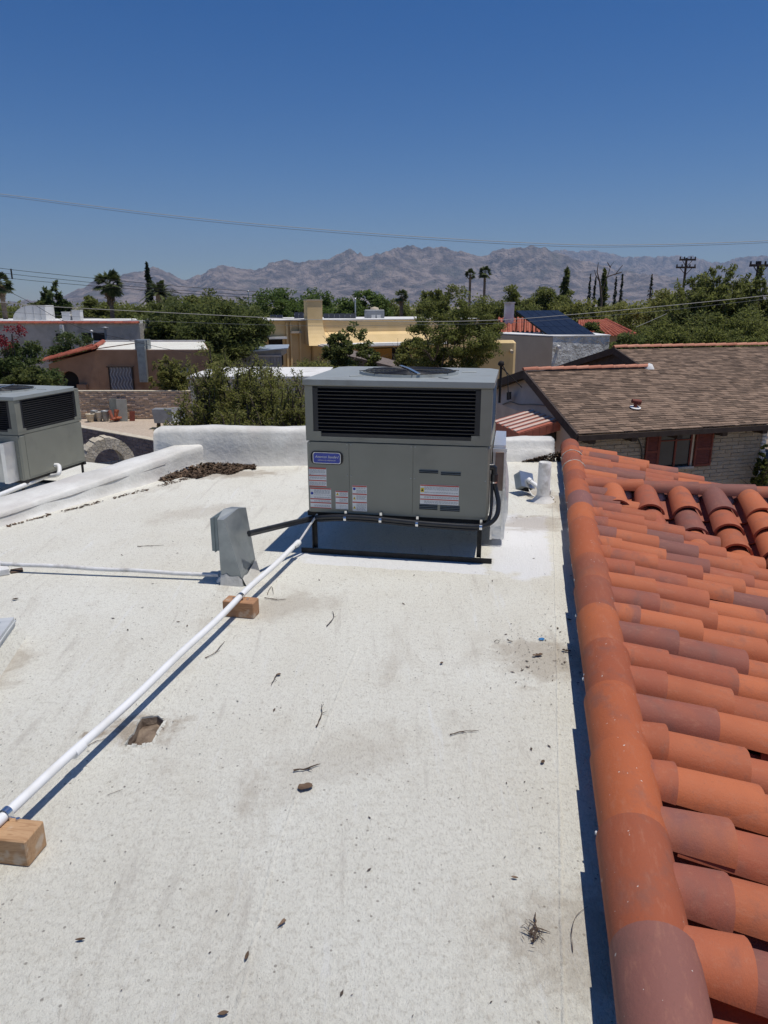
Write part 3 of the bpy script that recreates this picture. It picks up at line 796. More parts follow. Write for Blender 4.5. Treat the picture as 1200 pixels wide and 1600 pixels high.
sticker(main, ux(487), ux(521), uz(796), uz(762.5), [(0.0, 0.035), (0.24, 0.05), (0.42, 0.05), (0.93, 0.06)], pict=[(0.72, 'c')])
sticker(main, ux(528), ux(548), uz(796), uz(766), [(0.30, 0.06), (0.62, 0.06), (0.93, 0.06)], pict=[(0.82, 'tri')])
sticker(main, ux(555), ux(578), uz(798), uz(756), [(0.32, 0.045), (0.64, 0.045), (0.94, 0.05)], pict=[(0.86, 'c'), (0.50, 'tri'), (0.14, 'tri')])
sticker(main, ux(661), ux(720), uz(781), uz(750), [(0.44, 0.06), (0.93, 0.06), (0.22, 0.05)], pict=[(0.72, 'box')])
for (a, b2, c, d) in ((659, 688, 732, 726.5), (692, 722, 734, 728.5), (660, 688, 790, 781), (692, 722, 791, 782)):
    mb = MB(); mb.bx(ux(a), ux(b2), -0.0048, 0.002, uz(c), uz(d)); o = mb.build('vent_slot', M['cavity'], main)
    z = uz(c) + 0.006
    while z < uz(d) - 0.003:
        q = MB(); q.prism([V(ux(a), -0.0045, z), V(ux(a), -0.0095, z + 0.001), V(ux(a), -0.0045, z + 0.0065)], V(ux(b2) - ux(a), 0, 0)); q.build('vent_fin', M['unit'], o); z += 0.012
# supply duct behind the unit's right side, wrapped in crinkled foil
duct = empty('foil_wrapped_duct', Matrix.Translation(main.location) @ Matrix.Rotation(math.radians(-10.2), 4, 'Z') @ V(UW, 0.30, 0), math.radians(-10.2))
tag(duct, 'silver foil wrapped duct box on the shaded side of the large air conditioner', 'duct')
mb = MB()
for (x0, x1, y0, y1, z0_, z1_) in ((0.012, 0.110, 0.10, 0.72, 0.33, 0.76),):
    pp = [V(x0, y0, z0_ - 0.28), V(x1, y0, z0_ - 0.28), V(x1 + 0.02, y1, z0_ - 0.28), V(x0, y1, z0_ - 0.28)]
    nn = 7; rows = []
    for i in range(nn + 1):
        f = i / nn; r = []
        for a, b2 in ((x0, y0), (x1, y0), (x1, y1), (x0, y1)):
            r.append(V(a + (0.018 * math.sin(f * 5) if a == x1 else 0), b2, 0.05 + f * 0.70) + V(rt.uniform(-.008, .008) if a == x1 else 0, rt.uniform(-.008, .008), 0))
        rows.append(r)
    vs = [p for r in rows for p in r]; fs = [(0, 3, 2, 1), tuple(nn * 4 + i for i in range(4))]
    for i in range(nn):
        for j in range(4): fs.append((i * 4 + j, i * 4 + (j + 1) % 4, (i + 1) * 4 + (j + 1) % 4, (i + 1) * 4 + j))
    mb.add(vs, fs)
mb.build('foil_wrap', M['foil'], duct)
mb = MB(); mb.bx(0.030, 0.088, 0.082, 0.098, 0.42, 0.70); mb.build('bare_panel', pm('bare_duct_panel', (0.27, 0.19, 0.15), (0.36, 0.27, 0.21), 12, 0.6), duct)
mb = MB(); mb.bx(0.008, 0.108, 0.07, 0.086, 0.705, 0.728); mb.bx(0.012, 0.026, 0.07, 0.086, 0.05, 0.705); mb.bx(0.092, 0.106, 0.07, 0.086, 0.05, 0.70); mb.build('flange', M['foil'], duct)

# liquid-tight conduit along the stand, up the corner of the unit
def bez(pts_, n=8):
    """Catmull-Rom through the points"""
    out = []; P = [pts_[0]] + list(pts_) + [pts_[-1]]
    for i in range(1, len(P) - 2):
        for j in range(n):
            t_ = j / n
            out.append(0.5 * ((2 * P[i]) + (-P[i - 1] + P[i + 1]) * t_ + (2 * P[i - 1] - 5 * P[i] + 4 * P[i + 1] - P[i + 2]) * t_ ** 2 + (-P[i - 1] + 3 * P[i] - 3 * P[i + 1] + P[i + 2]) * t_ ** 3))
    out.append(P[-2]); return out
MM = Matrix.Translation(main.location) @ Matrix.Rotation(math.radians(-10.2), 4, 'Z')
cond = empty('flexible_conduit', (0, 0, 0)); tag(cond, 'thick black flexible conduit clipped along the bottom of the large air conditioner', 'conduit')
lp = [V(0.0, -0.02, 0.255), V(0.10, -0.03, 0.275), V(0.26, -0.034, 0.290), V(0.48, -0.034, 0.289), V(0.75, -0.034, 0.275), V(1.0, -0.034, 0.268), V(1.17, -0.034, 0.268), V(1.26, -0.03, 0.285), V(1.315, -0.01, 0.34), V(1.325, 0.03, 0.42), V(1.305, 0.06, 0.50), V(1.29, 0.065, 0.56)]
cpts = bez([PZ(389, 833, 0.33)] + [MM @ p for p in lp])
mb = MB(); mb.tube(cpts, 0.0165, 10); mb.build('hose', M['rubber'], cond)
lp2 = [V(0.0, -0.015, 0.238)] + [p + V(0, 0.012, -0.026) for p in lp[1:7]] + [V(1.235, -0.01, 0.262), V(1.27, 0.01, 0.32), V(1.278, 0.04, 0.42), V(1.275, 0.06, 0.55)]
cpts2 = bez([PZ(389, 836, 0.318)] + [MM @ p for p in lp2])
mb = MB(); mb.tube(cpts2, 0.011, 8); mb.build('thin_hose', M['rubber'], cond)
for x in (0.275, 0.525, 0.78, 1.215):
    z = 0.279 if x < 0.6 else 0.265
    mb = MB(); mb.tube([MM @ V(x - 0.009, -0.034, z), MM @ V(x + 0.009, -0.034, z)], 0.0225, 8); mb.box(MM @ V(x, -0.02, z + 0.03), (0.016, 0.004, 0.04)); mb.build('clip', M['zinc_bright'], cond)
mb = MB(); q = MM @ V(1.288, 0.065, 0.565)
mb.tube([q, q + V(0, 0, 0.05)], 0.026, 10); mb.tube([q + V(0, 0, 0.05), q + V(0, 0, 0.09), q + V(-0.03, 0, 0.11)], 0.019, 8); mb.tube([q + V(-0.01, 0, 0.10), q + V(-0.05, 0, 0.10)], 0.024, 10)
mb.build('elbow_fitting', M['rubber'], cond)
mb = MB(); mb.tube([q + V(0, 0, -0.012), q + V(0, 0, -0.002)], 0.021, 10); mb.build('collar', M['zinc_bright'], cond)

# second unit on the lower roof to the left, same make
lowz = -0.47
unit2 = empty('rooftop_air_conditioner', (-5.22, 8.06, lowz), math.radians(-13.5))
tag(unit2, 'second grey-green air conditioner cut by the photo edge, standing beyond the low parapet', 'air conditioner', 'rooftop package air conditioners')
make_unit(unit2)
mb = MB(); mb.bx(UW - 0.42, UW - 0.10, -0.16, -0.006, UZ0 + 0.01, UZ0 + 0.42); mb.build('duct_flange', M['zinc'], unit2)
for x in (UW - 0.46, UW - 0.11): mb = MB(); mb.bx(x, x + 0.05, -0.17, -0.006, UZ0, UZ0 + 0.44); mb.build('duct_rib', M['foil'], unit2)

# ------------------------------------------------------------------ small things on the flat roof
# galvanised vent hood: body leaning narrower to the top, flat hood box on its left
hood = empty('vent_hood', PZ(372, 912)); tag(hood, 'galvanised sheet metal vent hood standing on the white roof beside the pipe', 'vent hood')
HB = hood.location
a, b2, c = PZ(346, 913) - HB, PZ(382, 916) - HB, PZ(403, 895) - HB
d = a + (c - b2)
H_ = 0.435
up = lambda p, h: p + V(0, 0, h)
ta, tb = up(a, H_ - 0.005), up(a.lerp(b2, 0.27), H_ - 0.005)
tc, td = up(d.lerp(c, 0.62), H_ + 0.012), up(d, H_ + 0.012)
mid0, mid1 = up(a.lerp(d, 0.42), H_ + 0.035), up(a.lerp(b2, 0.5).lerp(d.lerp(c, 0.62), 0.55), H_ + 0.035)
mb = MB()
mb.add([a, b2, tb, ta], [(0, 1, 2, 3)])
mb.add([b2, c, tc, mid1, tb], [(0, 1, 2, 3, 4)])
mb.add([c, d, td, tc], [(0, 1, 2, 3)])
mb.add([d, a, ta, mid0, td], [(0, 1, 2, 3, 4)])
mb.add([ta, tb, mid1, mid0], [(0, 1, 2, 3)]); mb.add([mid0, mid1, tc, td], [(0, 1, 2, 3)])
mb.build('hood_body', M['zinc_dull'], hood)
side = (d - a); sl = side.length; sn = side.normalized(); out_ = (a - b2).normalized()
mb = MB()
def hp(s_, o_, z): return a + sn * (s_ * sl) + out_ * o_ + V(0, 0, z)
mb.prism([hp(0.0, 0.002, 0.225), hp(0.0, 0.022, 0.225), hp(0.0, 0.022, H_ + 0.005), hp(0.0, 0.002, H_ + 0.012)], sn * sl * 0.9)
mb.prism([hp(-0.02, 0.0225, 0.215), hp(-0.02, 0.028, 0.215), hp(-0.02, 0.028, H_ + 0.004), hp(-0.02, 0.0225, H_ + 0.008)], sn * sl * 0.94)
mb.prism([hp(-0.01, 0.0285, 0.222), hp(-0.01, 0.046, 0.222), hp(-0.01, 0.046, H_), hp(-0.01, 0.0285, H_ + 0.004)], sn * sl * 0.92)
mb.build('louver_flap', pm('hood_flap', (0.20, 0.24, 0.24), (0.27, 0.31, 0.31), 8, 0.5, metal=0.4), hood)
mb = MB()   # coating brushed up the base
for p, q, h1, h2 in ((a, b2, 0.075, 0.055), (b2, c, 0.05, 0.09)):
    nrm = (q - p).cross(V(0, 0, 1)).normalized(); n_ = 7; vs = []
    tp, tq = (ta, tb) if p == a else (tb, tc)
    for i in range(n_ + 1):
        f = i / n_; s0 = p.lerp(q, f); h = h1 + (h2 - h1) * f + rt.uniform(-0.012, 0.012)
        vs += [s0 + nrm * 0.016 + V(0, 0, -0.002), s0.lerp(tp.lerp(tq, f), h / H_) + nrm * 0.004]
    mb.add(vs, [(2 * i, 2 * i + 2, 2 * i + 3, 2 * i + 1) for i in range(n_)])
mb.build('base_coating', M['parapet'], hood)
mb = MB(); mb.tube([a + out_ * 0.03 + sn * 0.03, a + out_ * 0.004 + sn * 0.03 + V(0, 0, 0.03)], 0.02, 8); mb.build('pipe_collar', M['pvc_old'], hood)

# long white drain pipe on wood blocks
pipe = empty('pvc_drain_pipe', (0, 0, 0)); tag(pipe, 'long straight white plastic drain pipe running diagonally across the roof on wood blocks', 'pipe')
PZH = 0.114
A, B = PZ(-40, 1316, PZH), PZ(466, 848, PZH)
dirp = (B - A).normalized()
def on_pipe(px, py): q = PZ(px, py, PZH); return A + dirp * (q - A).dot(dirp)
mb = MB(); nseg = 30
mb.tube([A - dirp * 0.6 + (B + dirp * 0.0 - A + dirp * 0.6) * (i / nseg) + V(0, 0, 0.004 * math.sin(i * 0.9) - 0.012 * math.sin(math.pi * min(1, max(0, (i - 5) / 18)))) for i in range(nseg + 1)], 0.0172, 14); mb.build('pipe_run', M['pvc'], pipe)
q = on_pipe(115, 1174) + V(0, 0, -0.010)
mb = MB(); mb.tube([q - dirp * 0.002, q + dirp * 0.055], [0.0218, 0.0208], 14); mb.build('coupling', M['pvc'], pipe)
mb = MB(); mb.tube([B - dirp * 0.05, B + dirp * 0.006], 0.0215, 14); mb.tube([B - dirp * 0.105, B - dirp * 0.098], 0.0185, 14, 1); mb.build('end_coupling', [M['pvc'], M['rubber']], pipe)
mb = MB(); mb.tube([B, MM @ V(0.06, 0.03, 0.285)], 0.008, 8); mb.build('thin_riser', M['pvc_old'], pipe)
def block(px, py, L, label, mat, rz, w=0.09):
    q = on_pipe(px, py); o = empty('wood_block', (q.x, q.y, 0.0), rz)
    tag(o, label, 'wood block', 'wood blocks under the drain pipe')
    mb = MB(); mb.bevbox(-L / 2, L / 2, -w / 2, w / 2, 0.004, 0.095, 0.004); mb.build('timber', mat, o)
    return o
bl1 = block(380, 932, 0.185, 'reddish wood block under the drain pipe beside the metal vent hood', M['wood_dark'], math.radians(-12))
bl2 = block(2, 1286, 0.26, 'pale wood block under the drain pipe at the lower left photo edge', M['wood'], math.radians(-8), 0.10)
for (px, py, bl) in ((380, 932, bl1), (18, 1272, bl2)):
    q = on_pipe(px, py)
    mb = MB(); side = V(-dirp.y, dirp.x, 0)
    arc = [q + side * (math.cos(t_) * 0.0195) + V(0, 0, math.sin(t_) * 0.0195) for t_ in [math.pi * i / 10 for i in range(11)]]
    arc = [arc[0] - side * -0.03 + V(0, 0, -0.02), arc[0] + V(0, 0, -0.02)] + arc + [arc[-1] + V(0, 0, -0.02), arc[-1] - side * 0.03 + V(0, 0, -0.02)]
    vs = []
    for p in arc: vs += [p - dirp * 0.011, p + dirp * 0.011]
    mb.add(vs, [(2 * i, 2 * i + 1, 2 * i + 3, 2 * i + 2) for i in range(len(arc) - 1)])
    for s_ in (-1, 1): mb.tube([q + side * s_ * 0.043 + V(0, 0, -0.021), q + side * s_ * 0.043 + V(0, 0, -0.012)], 0.007, 6)
    mb.build('strap', M['zinc_bright'], pipe)

# painted conduit from the photo edge to the hood
cd = empty('painted_conduit', (0, 0, 0)); tag(cd, 'thin white painted conduit lying crosswise from photo edge to the vent hood', 'conduit')
c0, c1 = PZ(-60, 877, 0.062), PZ(342, 899, 0.036)
mb = MB(); mb.tube([c0.lerp(c1, i / 12) + V(0, 0, 0.003 * math.sin(i * 1.7)) for i in range(13)], 0.0135, 10); mb.build('tube_run', M['pvc_old'], cd)
q = c0.lerp(c1, 0.155)
mb = MB(); mb.box(q + V(0, 0, -0.03), (0.02, 0.06, 0.055)); mb.tube([q - (c1 - c0).normalized() * 0.012, q + (c1 - c0).normalized() * 0.012], 0.0165, 10); mb.build('strap', M['pvc_old'], cd)
o = empty('painted_block', PZ(2, 897)); tag(o, 'weathered white painted block under the crosswise conduit at the photo edge', 'wood block')
o.rotation_euler.z = 0.5
mb = MB(); mb.bevbox(-0.16, 0.05, -0.045, 0.045, 0.004, 0.045, 0.005); mb.build('timber', M['pvc_old'], o)
mb = MB(); mb.bevbox(0.055, 0.13, -0.03, 0.04, 0.004, 0.012, 0.003); mb.build('shim', M['twig'], o)

# skylight corner at the photo edge
M['sky_metal'] = pm('skylight_metal', (0.50, 0.52, 0.52), (0.60, 0.62, 0.62), 9, 0.5, metal=0.15)
sk = empty('skylight', (-1.965, 3.50, 0)); tag(sk, 'corner of a metal framed skylight at the photo edge', 'skylight'); sk.rotation_euler.z = math.radians(11)
mb = MB()
mb.prism([V(0.05, -0.8, 0), V(0.0, -0.8, 0.06), V(-0.9, -0.8, 0.06), V(-0.9, -0.8, 0)], V(0, 0.8, 0)); 
mb.build('curb', M['coat_plain'], sk)
mb = MB(); mb.bx(-0.9, 0.0, -0.8, 0.01, 0.062, 0.085); mb.bx(-0.9, 0.006, -0.806, 0.016, 0.0855, 0.094); mb.build('frame', M['sky_metal'], sk)
mb = MB()
for (x0, x1, y0, y1) in ((-0.9, 0.0, -0.04, 0.01), (-0.9, 0.0, -0.8, -0.75), (-0.05, 0.0, -0.749, -0.041)): mb.bx(x0, x1, y0, y1, 0.0945, 0.112)
mb.build('rim', M['sky_metal'], sk)
mb = MB(); mb.bx(-0.9, -0.052, -0.748, -0.042, 0.0945, 0.104); mb.build('pane', pm('skylight_pane', (0.55, 0.62, 0.66), None, rough=0.12, spec=0.6), sk)

# disconnect box thrown on the roof and the white stub vent
bxo = empty('junction_box', PZ(818, 772)); tag(bxo, 'tipped grey electrical junction box with white pipe elbows lying on the roof', 'junction box')
R = Matrix.Rotation(math.radians(38), 3, 'Z') @ Matrix.Rotation(math.radians(-34), 3, 'X') @ Matrix.Rotation(math.radians(20), 3, 'Y')
ctr = V(0.0, 0.02, 0.115)
mb = MB(); mb.box(ctr, (0.15, 0.085, 0.15), R); mb.build('box_shell', M['zinc_dull'], bxo)
mb = MB(); mb.box(ctr + R @ V(0, -0.046, 0), (0.16, 0.005, 0.16), R); mb.build('cover_plate', M['zinc'], bxo)
mb = MB(); mb.box(ctr + R @ V(0.02, 0.0, -0.078), (0.09, 0.06, 0.004), R); mb.build('knockout', M['cavity'], bxo)
f0 = ctr + R @ V(0.01, -0.05, 0.0)
e = [f0, f0 + V(0.05, -0.06, -0.03), f0 + V(0.11, -0.13, -0.07)]
mb = MB(); mb.tube(e, 0.020, 10); mb.tube([f0 + V(0.0, 0, 0), f0 + V(0.02, -0.025, -0.012)], 0.028, 10); mb.build('pipe_arm', M['pvc'], bxo)
mb = MB(); g0 = e[-1]
mb.tube(bez([g0, g0 + V(0.04, -0.03, -0.012), g0 + V(0.055, -0.02, 0.01), g0 + V(0.06, 0.0, -0.02), g0 + V(0.055, 0.0, -0.05)], 5), 0.021, 10); mb.build('elbow', M['pvc'], bxo)
mb = MB(); mb.tube([g0 + V(-0.0, -0.002, 0.0), g0 + V(0.02, -0.02, -0.008)], 0.024, 10); mb.build('black_ring', M['rubber'], bxo)
mb = MB(); mb.tube(bez([ctr + R @ V(0.02, -0.03, -0.07), V(0.06, -0.14, 0.02), V(0.16, -0.24, 0.014), V(0.24, -0.2, 0.014), V(0.2, -0.1, 0.02), g0 + V(0.05, 0, -0.05)], 6), 0.006, 6); mb.build('loose_wire', M['pvc_old'], bxo)
sv = empty('vent_pipe', PZ(848, 783)); tag(sv, 'short white painted vent pipe stub near the rear parapet by the tile ridge', 'vent pipe')
mb = MB(); mb.lathe((0, 0, 0), [(0.105, 0.0), (0.075, 0.03), (0.058, 0.06), (0.056, 0.36), (0.054, 0.362), (0.047, 0.362), (0.046, 0.2)], 18); mb.build('pipe_stub', M['pvc_old'], sv)
mb = MB(); mb.lathe((0, 0, 0), [(0.0, 0.2), (0.046, 0.2)], 14); mb.build('pipe_bore', M['cavity'], sv)

# ------------------------------------------------------------------ debris
def leaf_cloud(name, pts_, size, mat, up_amp=0.5, aspect=0.45, label=None, cat=None, rng=RNG):
    n = len(pts_); P = np.array([[p[0], p[1], p[2]] for p in pts_])
    a = rng.uniform(0, 2 * np.pi, n); el = rng.uniform(-up_amp, up_amp, n); sz = size * rng.uniform(0.45, 1.0, n) * np.where(rng.random(n) < 0.12, 2.2, 1.0)
    d = np.stack([np.cos(a) * np.cos(el), np.sin(a) * np.cos(el), np.sin(el)], 1)
    w = np.stack([-np.sin(a), np.cos(a), rng.uniform(-up_amp, up_amp, n)], 1)
    w /= np.linalg.norm(w, axis=1)[:, None]
    s_ = sz[:, None]
    V_ = np.stack([P - d * s_, P + w * s_ * aspect, P + d * s_, P - w * s_ * aspect], 1).reshape(-1, 3)
    Q = np.arange(4 * n).reshape(n, 4)
    return np_mesh(name, V_, Q, mat)
# leaf pile in the left rear corner
pts_ = []
for i in range(6500):
    s_ = rt.random(); 
    px = 248 + (398 - 248) * (rt.random() ** 0.8)
    f = (px - 248) / 150.0
    y_far = 738 - 13 * min(1, f * 2.2); y_near = 751 - 17 * max(0, f) ** 1.3 + 2.5 * math.sin(f * 19)
    py = y_far + (y_near - y_far) * rt.random()
    q = PZ(px, py)
    hgt = 0.085 * (1 - ((py - y_far) / max(1e-3, (y_near - y_far))) ** 1.5) * (1 - f * 0.7)
    q.z = 0.006 + max(0, hgt) * rt.random()
    pts_.append(q)
o = link('dry_leaves', leaf_cloud('dry_leaves', pts_, 0.022, M['leaf_dry'], 0.6)); tag(o, 'heap of dry brown leaves in the left rear parapet corner', 'leaves', kind='stuff')
pts_ = []
for i in range(420):
    f = rt.random() ** 1.4
    q = PZ(288, 748).lerp(PZ(12, 822), f) + V(rt.uniform(-0.012, 0.05) * (1.4 - f), rt.uniform(-0.03, 0.01), 0.006)
    if mnoise.noise(Vector((f * 11, 2, 0))) > -0.12: pts_.append(q)
o = link('dry_leaves', leaf_cloud('dry_leaves', pts_, 0.017, M['leaf_dry'], 0.4)); tag(o, 'thin trail of dry leaves along the foot of the left parapet', 'leaves', kind='stuff')
pts_ = []
for i in range(900):
    px = 812 + 63 * (rt.random() ** 0.7); f = (px - 812) / 63
    py = 719 - 17 * f * rt.random() - 1
    q = PZ(px, py); q.z = 0.008; q.y = min(q.y, 8.0 + (px - 835) * 0.0008)
    q.z += rt.random() * 0.13 * f; pts_.append(q)
o = link('dry_leaves', leaf_cloud('dry_leaves', pts_, 0.022, M['leaf_dry'], 0.6)); tag(o, 'dry leaves drifted between the rear parapet and tile ridge', 'leaves', kind='stuff')
# grit and tiny litter all over
pts_ = []
for i in range(1700):
    q = V(rt.uniform(-3.3, 2.0), rt.uniform(1.0, 8.0), 0.004)
    if mnoise.noise(q * 1.3) < 0.10 and rt.random() < 0.75: continue
    if (q - PL0).dot(PN) > -0.06 or q.y > 7.6: continue
    if q.x > AX.x + (q.y - AX.y) * 0.2187 - 0.02: continue
    pts_.append(q)
for i in range(190):
    q = PZ(rt.gauss(845, 38), rt.gauss(1015, 30)); q.z = 0.004
    if q.x < AX.x + (q.y - AX.y) * 0.2187 - 0.03: pts_.append(q)
o = link('roof_litter', leaf_cloud('roof_litter', pts_, 0.0066, M['grit'], 0.25, 0.38)); tag(o, 'scattered specks of grit and tiny leaf bits over the white roof', 'litter', kind='stuff')
# single leaves, twigs and scraps, each its own thing
def flat_leaf(px, py, L, w, ang, label, mat=None, cat='leaf', name='dry_leaf', curl=0.3, shape=None):
    q = PZ(px, py); mb = MB(); n_ = 6; vs = []
    for i in range(n_ + 1):
        f = i / n_; ww = w * (math.sin(math.pi * f) ** 0.8 if shape is None else shape[i])
        x = (f - 0.5) * L; z = 0.006 + curl * L * (f - 0.5) ** 2 + 0.002
        vs += [V(x, -ww, z + ww * 0.35), V(x, 0, z), V(x, ww, z + ww * 0.35)]
    fs = []
    for i in range(n_):
        for j in (0, 1): fs.append((i * 3 + j, i * 3 + j + 1, i * 3 + 4 + j, i * 3 + 3 + j))
    fs2 = [tuple(reversed([k + len(vs) for k in f])) for f in fs]
    mb.add(vs + [p - V(0, 0, 0.0012) for p in vs], fs + fs2)
    o = mb.build(name, mat or M['leaf_dry']); o.location = q; o.rotation_euler.z = ang
    tag(o, label, cat); return o
def twig(pxs, r, label, mat=None, name='twig', cat='twig', dz=0.0):
    p = [PZ(x, y) for x, y in pxs]
    base = p[0].copy(); mb = MB()
    pts2 = bez([q - base + V(0, 0, r + 0.003 + (dz if 0 < i < len(p) - 1 else 0)) for i, q in enumerate(p)], 4)
    if r > 0.002: pts2 = [q + V(rt.uniform(-1, 1), rt.uniform(-1, 1), rt.uniform(0, 0.6)) * r * 0.8 for q in pts2]
    mb.tube(pts2, [r * (0.9 - 0.6 * i / len(pts2)) * rt.uniform(0.6, 1.15) for i in range(len(pts2))], 5)
    if r > 0.003:      # a snapped side shoot
        k_ = len(pts2) // 2; sd = (pts2[-1] - pts2[0]).cross(V(0, 0, 1)).normalized()
        mb.tube([pts2[k_], pts2[k_] + sd * r * rt.choice((-4, 4, 5)) + (pts2[-1] - pts2[k_]) * 0.25], [r * 0.5, r * 0.2], 4)
    o = mb.build(name, mat or M['twig']); o.location = base; tag(o, label, cat); return o
flat_leaf(477, 1233, 0.055, 0.017, 0.35, 'angular dark brown bark flake below the short brown twig', cat='bark', name='bark_flake', shape=[0.3, 1.0, 0.95, 0.9, 1.0, 0.85, 0.4], curl=0.15)
twig([(459, 1207), (480, 1203), (500, 1196)], 0.005, 'short brown twig just above the angular bark flake')
twig([(494, 1137), (503, 1118), (502, 1103)], 0.0042, 'reddish curved seed pod lying upright in the middle of the roof')
twig([(704, 1150), (722, 1145), (748, 1144)], 0.0034, 'thin bent twig lying alone right of the roof middle')
flat_leaf(386, 1497, 0.030, 0.0048, 1.45, 'pointed dark leaf standing upright near the bottom seam')
flat_leaf(440, 1446, 0.030, 0.006, 0.9, 'reddish brown wedge leaf above the pointed dark leaf', shape=[0.1, 0.3, 0.5, 0.7, 0.9, 1.0, 0.7])
flat_leaf(349, 1587, 0.028, 0.006, 0.2, 'curled brown leaf at the bottom photo edge by the seam')
flat_leaf(126, 1471, 0.028, 0.004, 0.15, 'slim grey leaf in the lower left of the roof')
twig([(832, 1475), (838, 1448), (835, 1430)], 0.0045, 'dark forked root standing in a tuft of dry grass')
pts_ = [PZ(833, 1462) + V(rt.gauss(0, 0.012), rt.gauss(0, 0.02), 0.006 + rt.random() * 0.008) for i in range(60)]
o = link('dry_grass', leaf_cloud('dry_grass', pts_, 0.014, M['twig'], 0.5, 0.1)); tag(o, 'small tuft of dry grass round the dark forked root', 'grass', kind='stuff')
twig([(895, 1490), (893, 1460), (900, 1435), (918, 1418)], 0.0016, 'thin curved wire lying by the roof edge seam', M['grit'], 'wire_scrap', 'wire', 0.004)
twig([(434, 1055), (428, 1063), (424, 1073)], 0.004, 'dark split seed pod left of the reddish curved pod')
twig([(510, 980), (522, 966), (519, 957)], 0.0035, 'dark crooked twig below the air conditioner stand')
twig([(215, 855), (235, 854), (256, 853)], 0.0035, 'thin straight twig far left of the metal vent hood')
twig([(413, 936), (430, 938), (447, 938)], 0.004, 'ragged dark twig right of the reddish wood block')
twig([(418, 930), (424, 918), (428, 930)], 0.0028, 'small bent twig above the ragged dark twig')
twig([(320, 1030), (335, 1022), (352, 1004)], 0.0034, 'dark broken twig beside the pipe shadow')
flat_leaf(436, 1056, 0.022, 0.008, 0.8, 'dark seed husk on top of the split pod')
flat_leaf(848, 1193, 0.026, 0.007, 1.0, 'greenish crumpled leaf near the roof edge seam')
flat_leaf(840, 1026, 0.055, 0.012, 0.3, 'torn grey-brown paper scrap among litter by the tile ridge', cat='scrap', name='paper_scrap', shape=[0.3, 0.8, 0.5, 1.0, 0.7, 0.9, 0.3])
flat_leaf(885, 1019, 0.045, 0.010, -0.4, 'torn tan leaf beside the roof edge seam', shape=[0.3, 1, 0.6, 0.9, 0.5, 0.7, 0.3])
flat_leaf(889, 970, 0.03, 0.007, -0.6, 'black curled leaf by the roof edge above the blue scrap')
flat_leaf(797, 1004, 0.03, 0.005, -0.4, 'black curved leaf left of the blue plastic scrap')
twig([(772, 1004), (776, 1001), (780, 1003), (777, 1006), (772, 1004)], 0.0016, 'tiny dark ring left of the black curved leaf', M['grit'], 'rubber_ring', 'ring')
flat_leaf(690, 1038, 0.022, 0.007, 0.9, 'small black seed in the middle of the roof below the stand')
flat_leaf(804, 1374, 0.022, 0.004, -0.2, 'brown chip above the dry grass tuft')
twig([(138, 1167), (150, 1160), (166, 1156)], 0.0022, 'hair thin twig between the drain pipe and torn hole')
flat_leaf(24, 990 - 52, 0.04, 0.01, 0.6, 'dark curled leaf above the skylight corner')
twig([(168, 1244), (178, 1240), (192, 1235)], 0.0016, 'fine pale stem below the torn hole')
# blue plastic scrap
mb = MB(); vs = [V(0, 0, 0.014)]
for i in range(14):
    a_ = i / 14 * 2 * math.pi; r = 0.022 if i % 2 else 0.012
    vs.append(V(math.cos(a_) * r, math.sin(a_) * r * 0.8, 0.003 + 0.006 * rt.random()))
mb.add(vs, [(0, i + 1, (i + 1) % 14 + 1) for i in range(14)])
o = mb.build('plastic_scrap', M['blue_scrap']); o.location = PZ(846, 1000); tag(o, 'crumpled blue plastic scrap near the tile ridge', 'scrap')

# ------------------------------------------------------------------ ground and terrain
GZ = -3.9
M['dirt'] = pm('desert_ground', (0.24, 0.19, 0.14), (0.33, 0.27, 0.20), 0.6, 0.95, 0.4, 8, c3=(0.20, 0.17, 0.13), s3=0.08, world=True)
mb = MB(); S_ = 25200
mb.add([V(-S_, -2900, GZ - 0.01), V(S_, -2900, GZ - 0.01), V(S_, S_, GZ - 0.01), V(-S_, S_, GZ - 0.01)], [(0, 1, 2, 3)])
tag(mb.build('ground', M['dirt']), kind='structure')
M['gravel'] = pm('yard_gravel', (0.42, 0.34, 0.26), (0.54, 0.45, 0.36), 14, 0.95, 0.8, 30, c3=(0.36, 0.29, 0.22), s3=0.5, world=True)
mb = MB(); g = [PZ(60, 655, GZ), PZ(330, 650, GZ), PZ(330, 692, GZ), PZ(215, 700, GZ), PZ(60, 690, GZ)]
mb.add([p + V(0, 0, 0.004) for p in g], [(4, 3, 2, 1, 0)])
o = tag(mb.build('gravel_yard', M['gravel']), kind='structure')
if o.data.polygons[0].normal.z < 0: o.data.flip_normals()

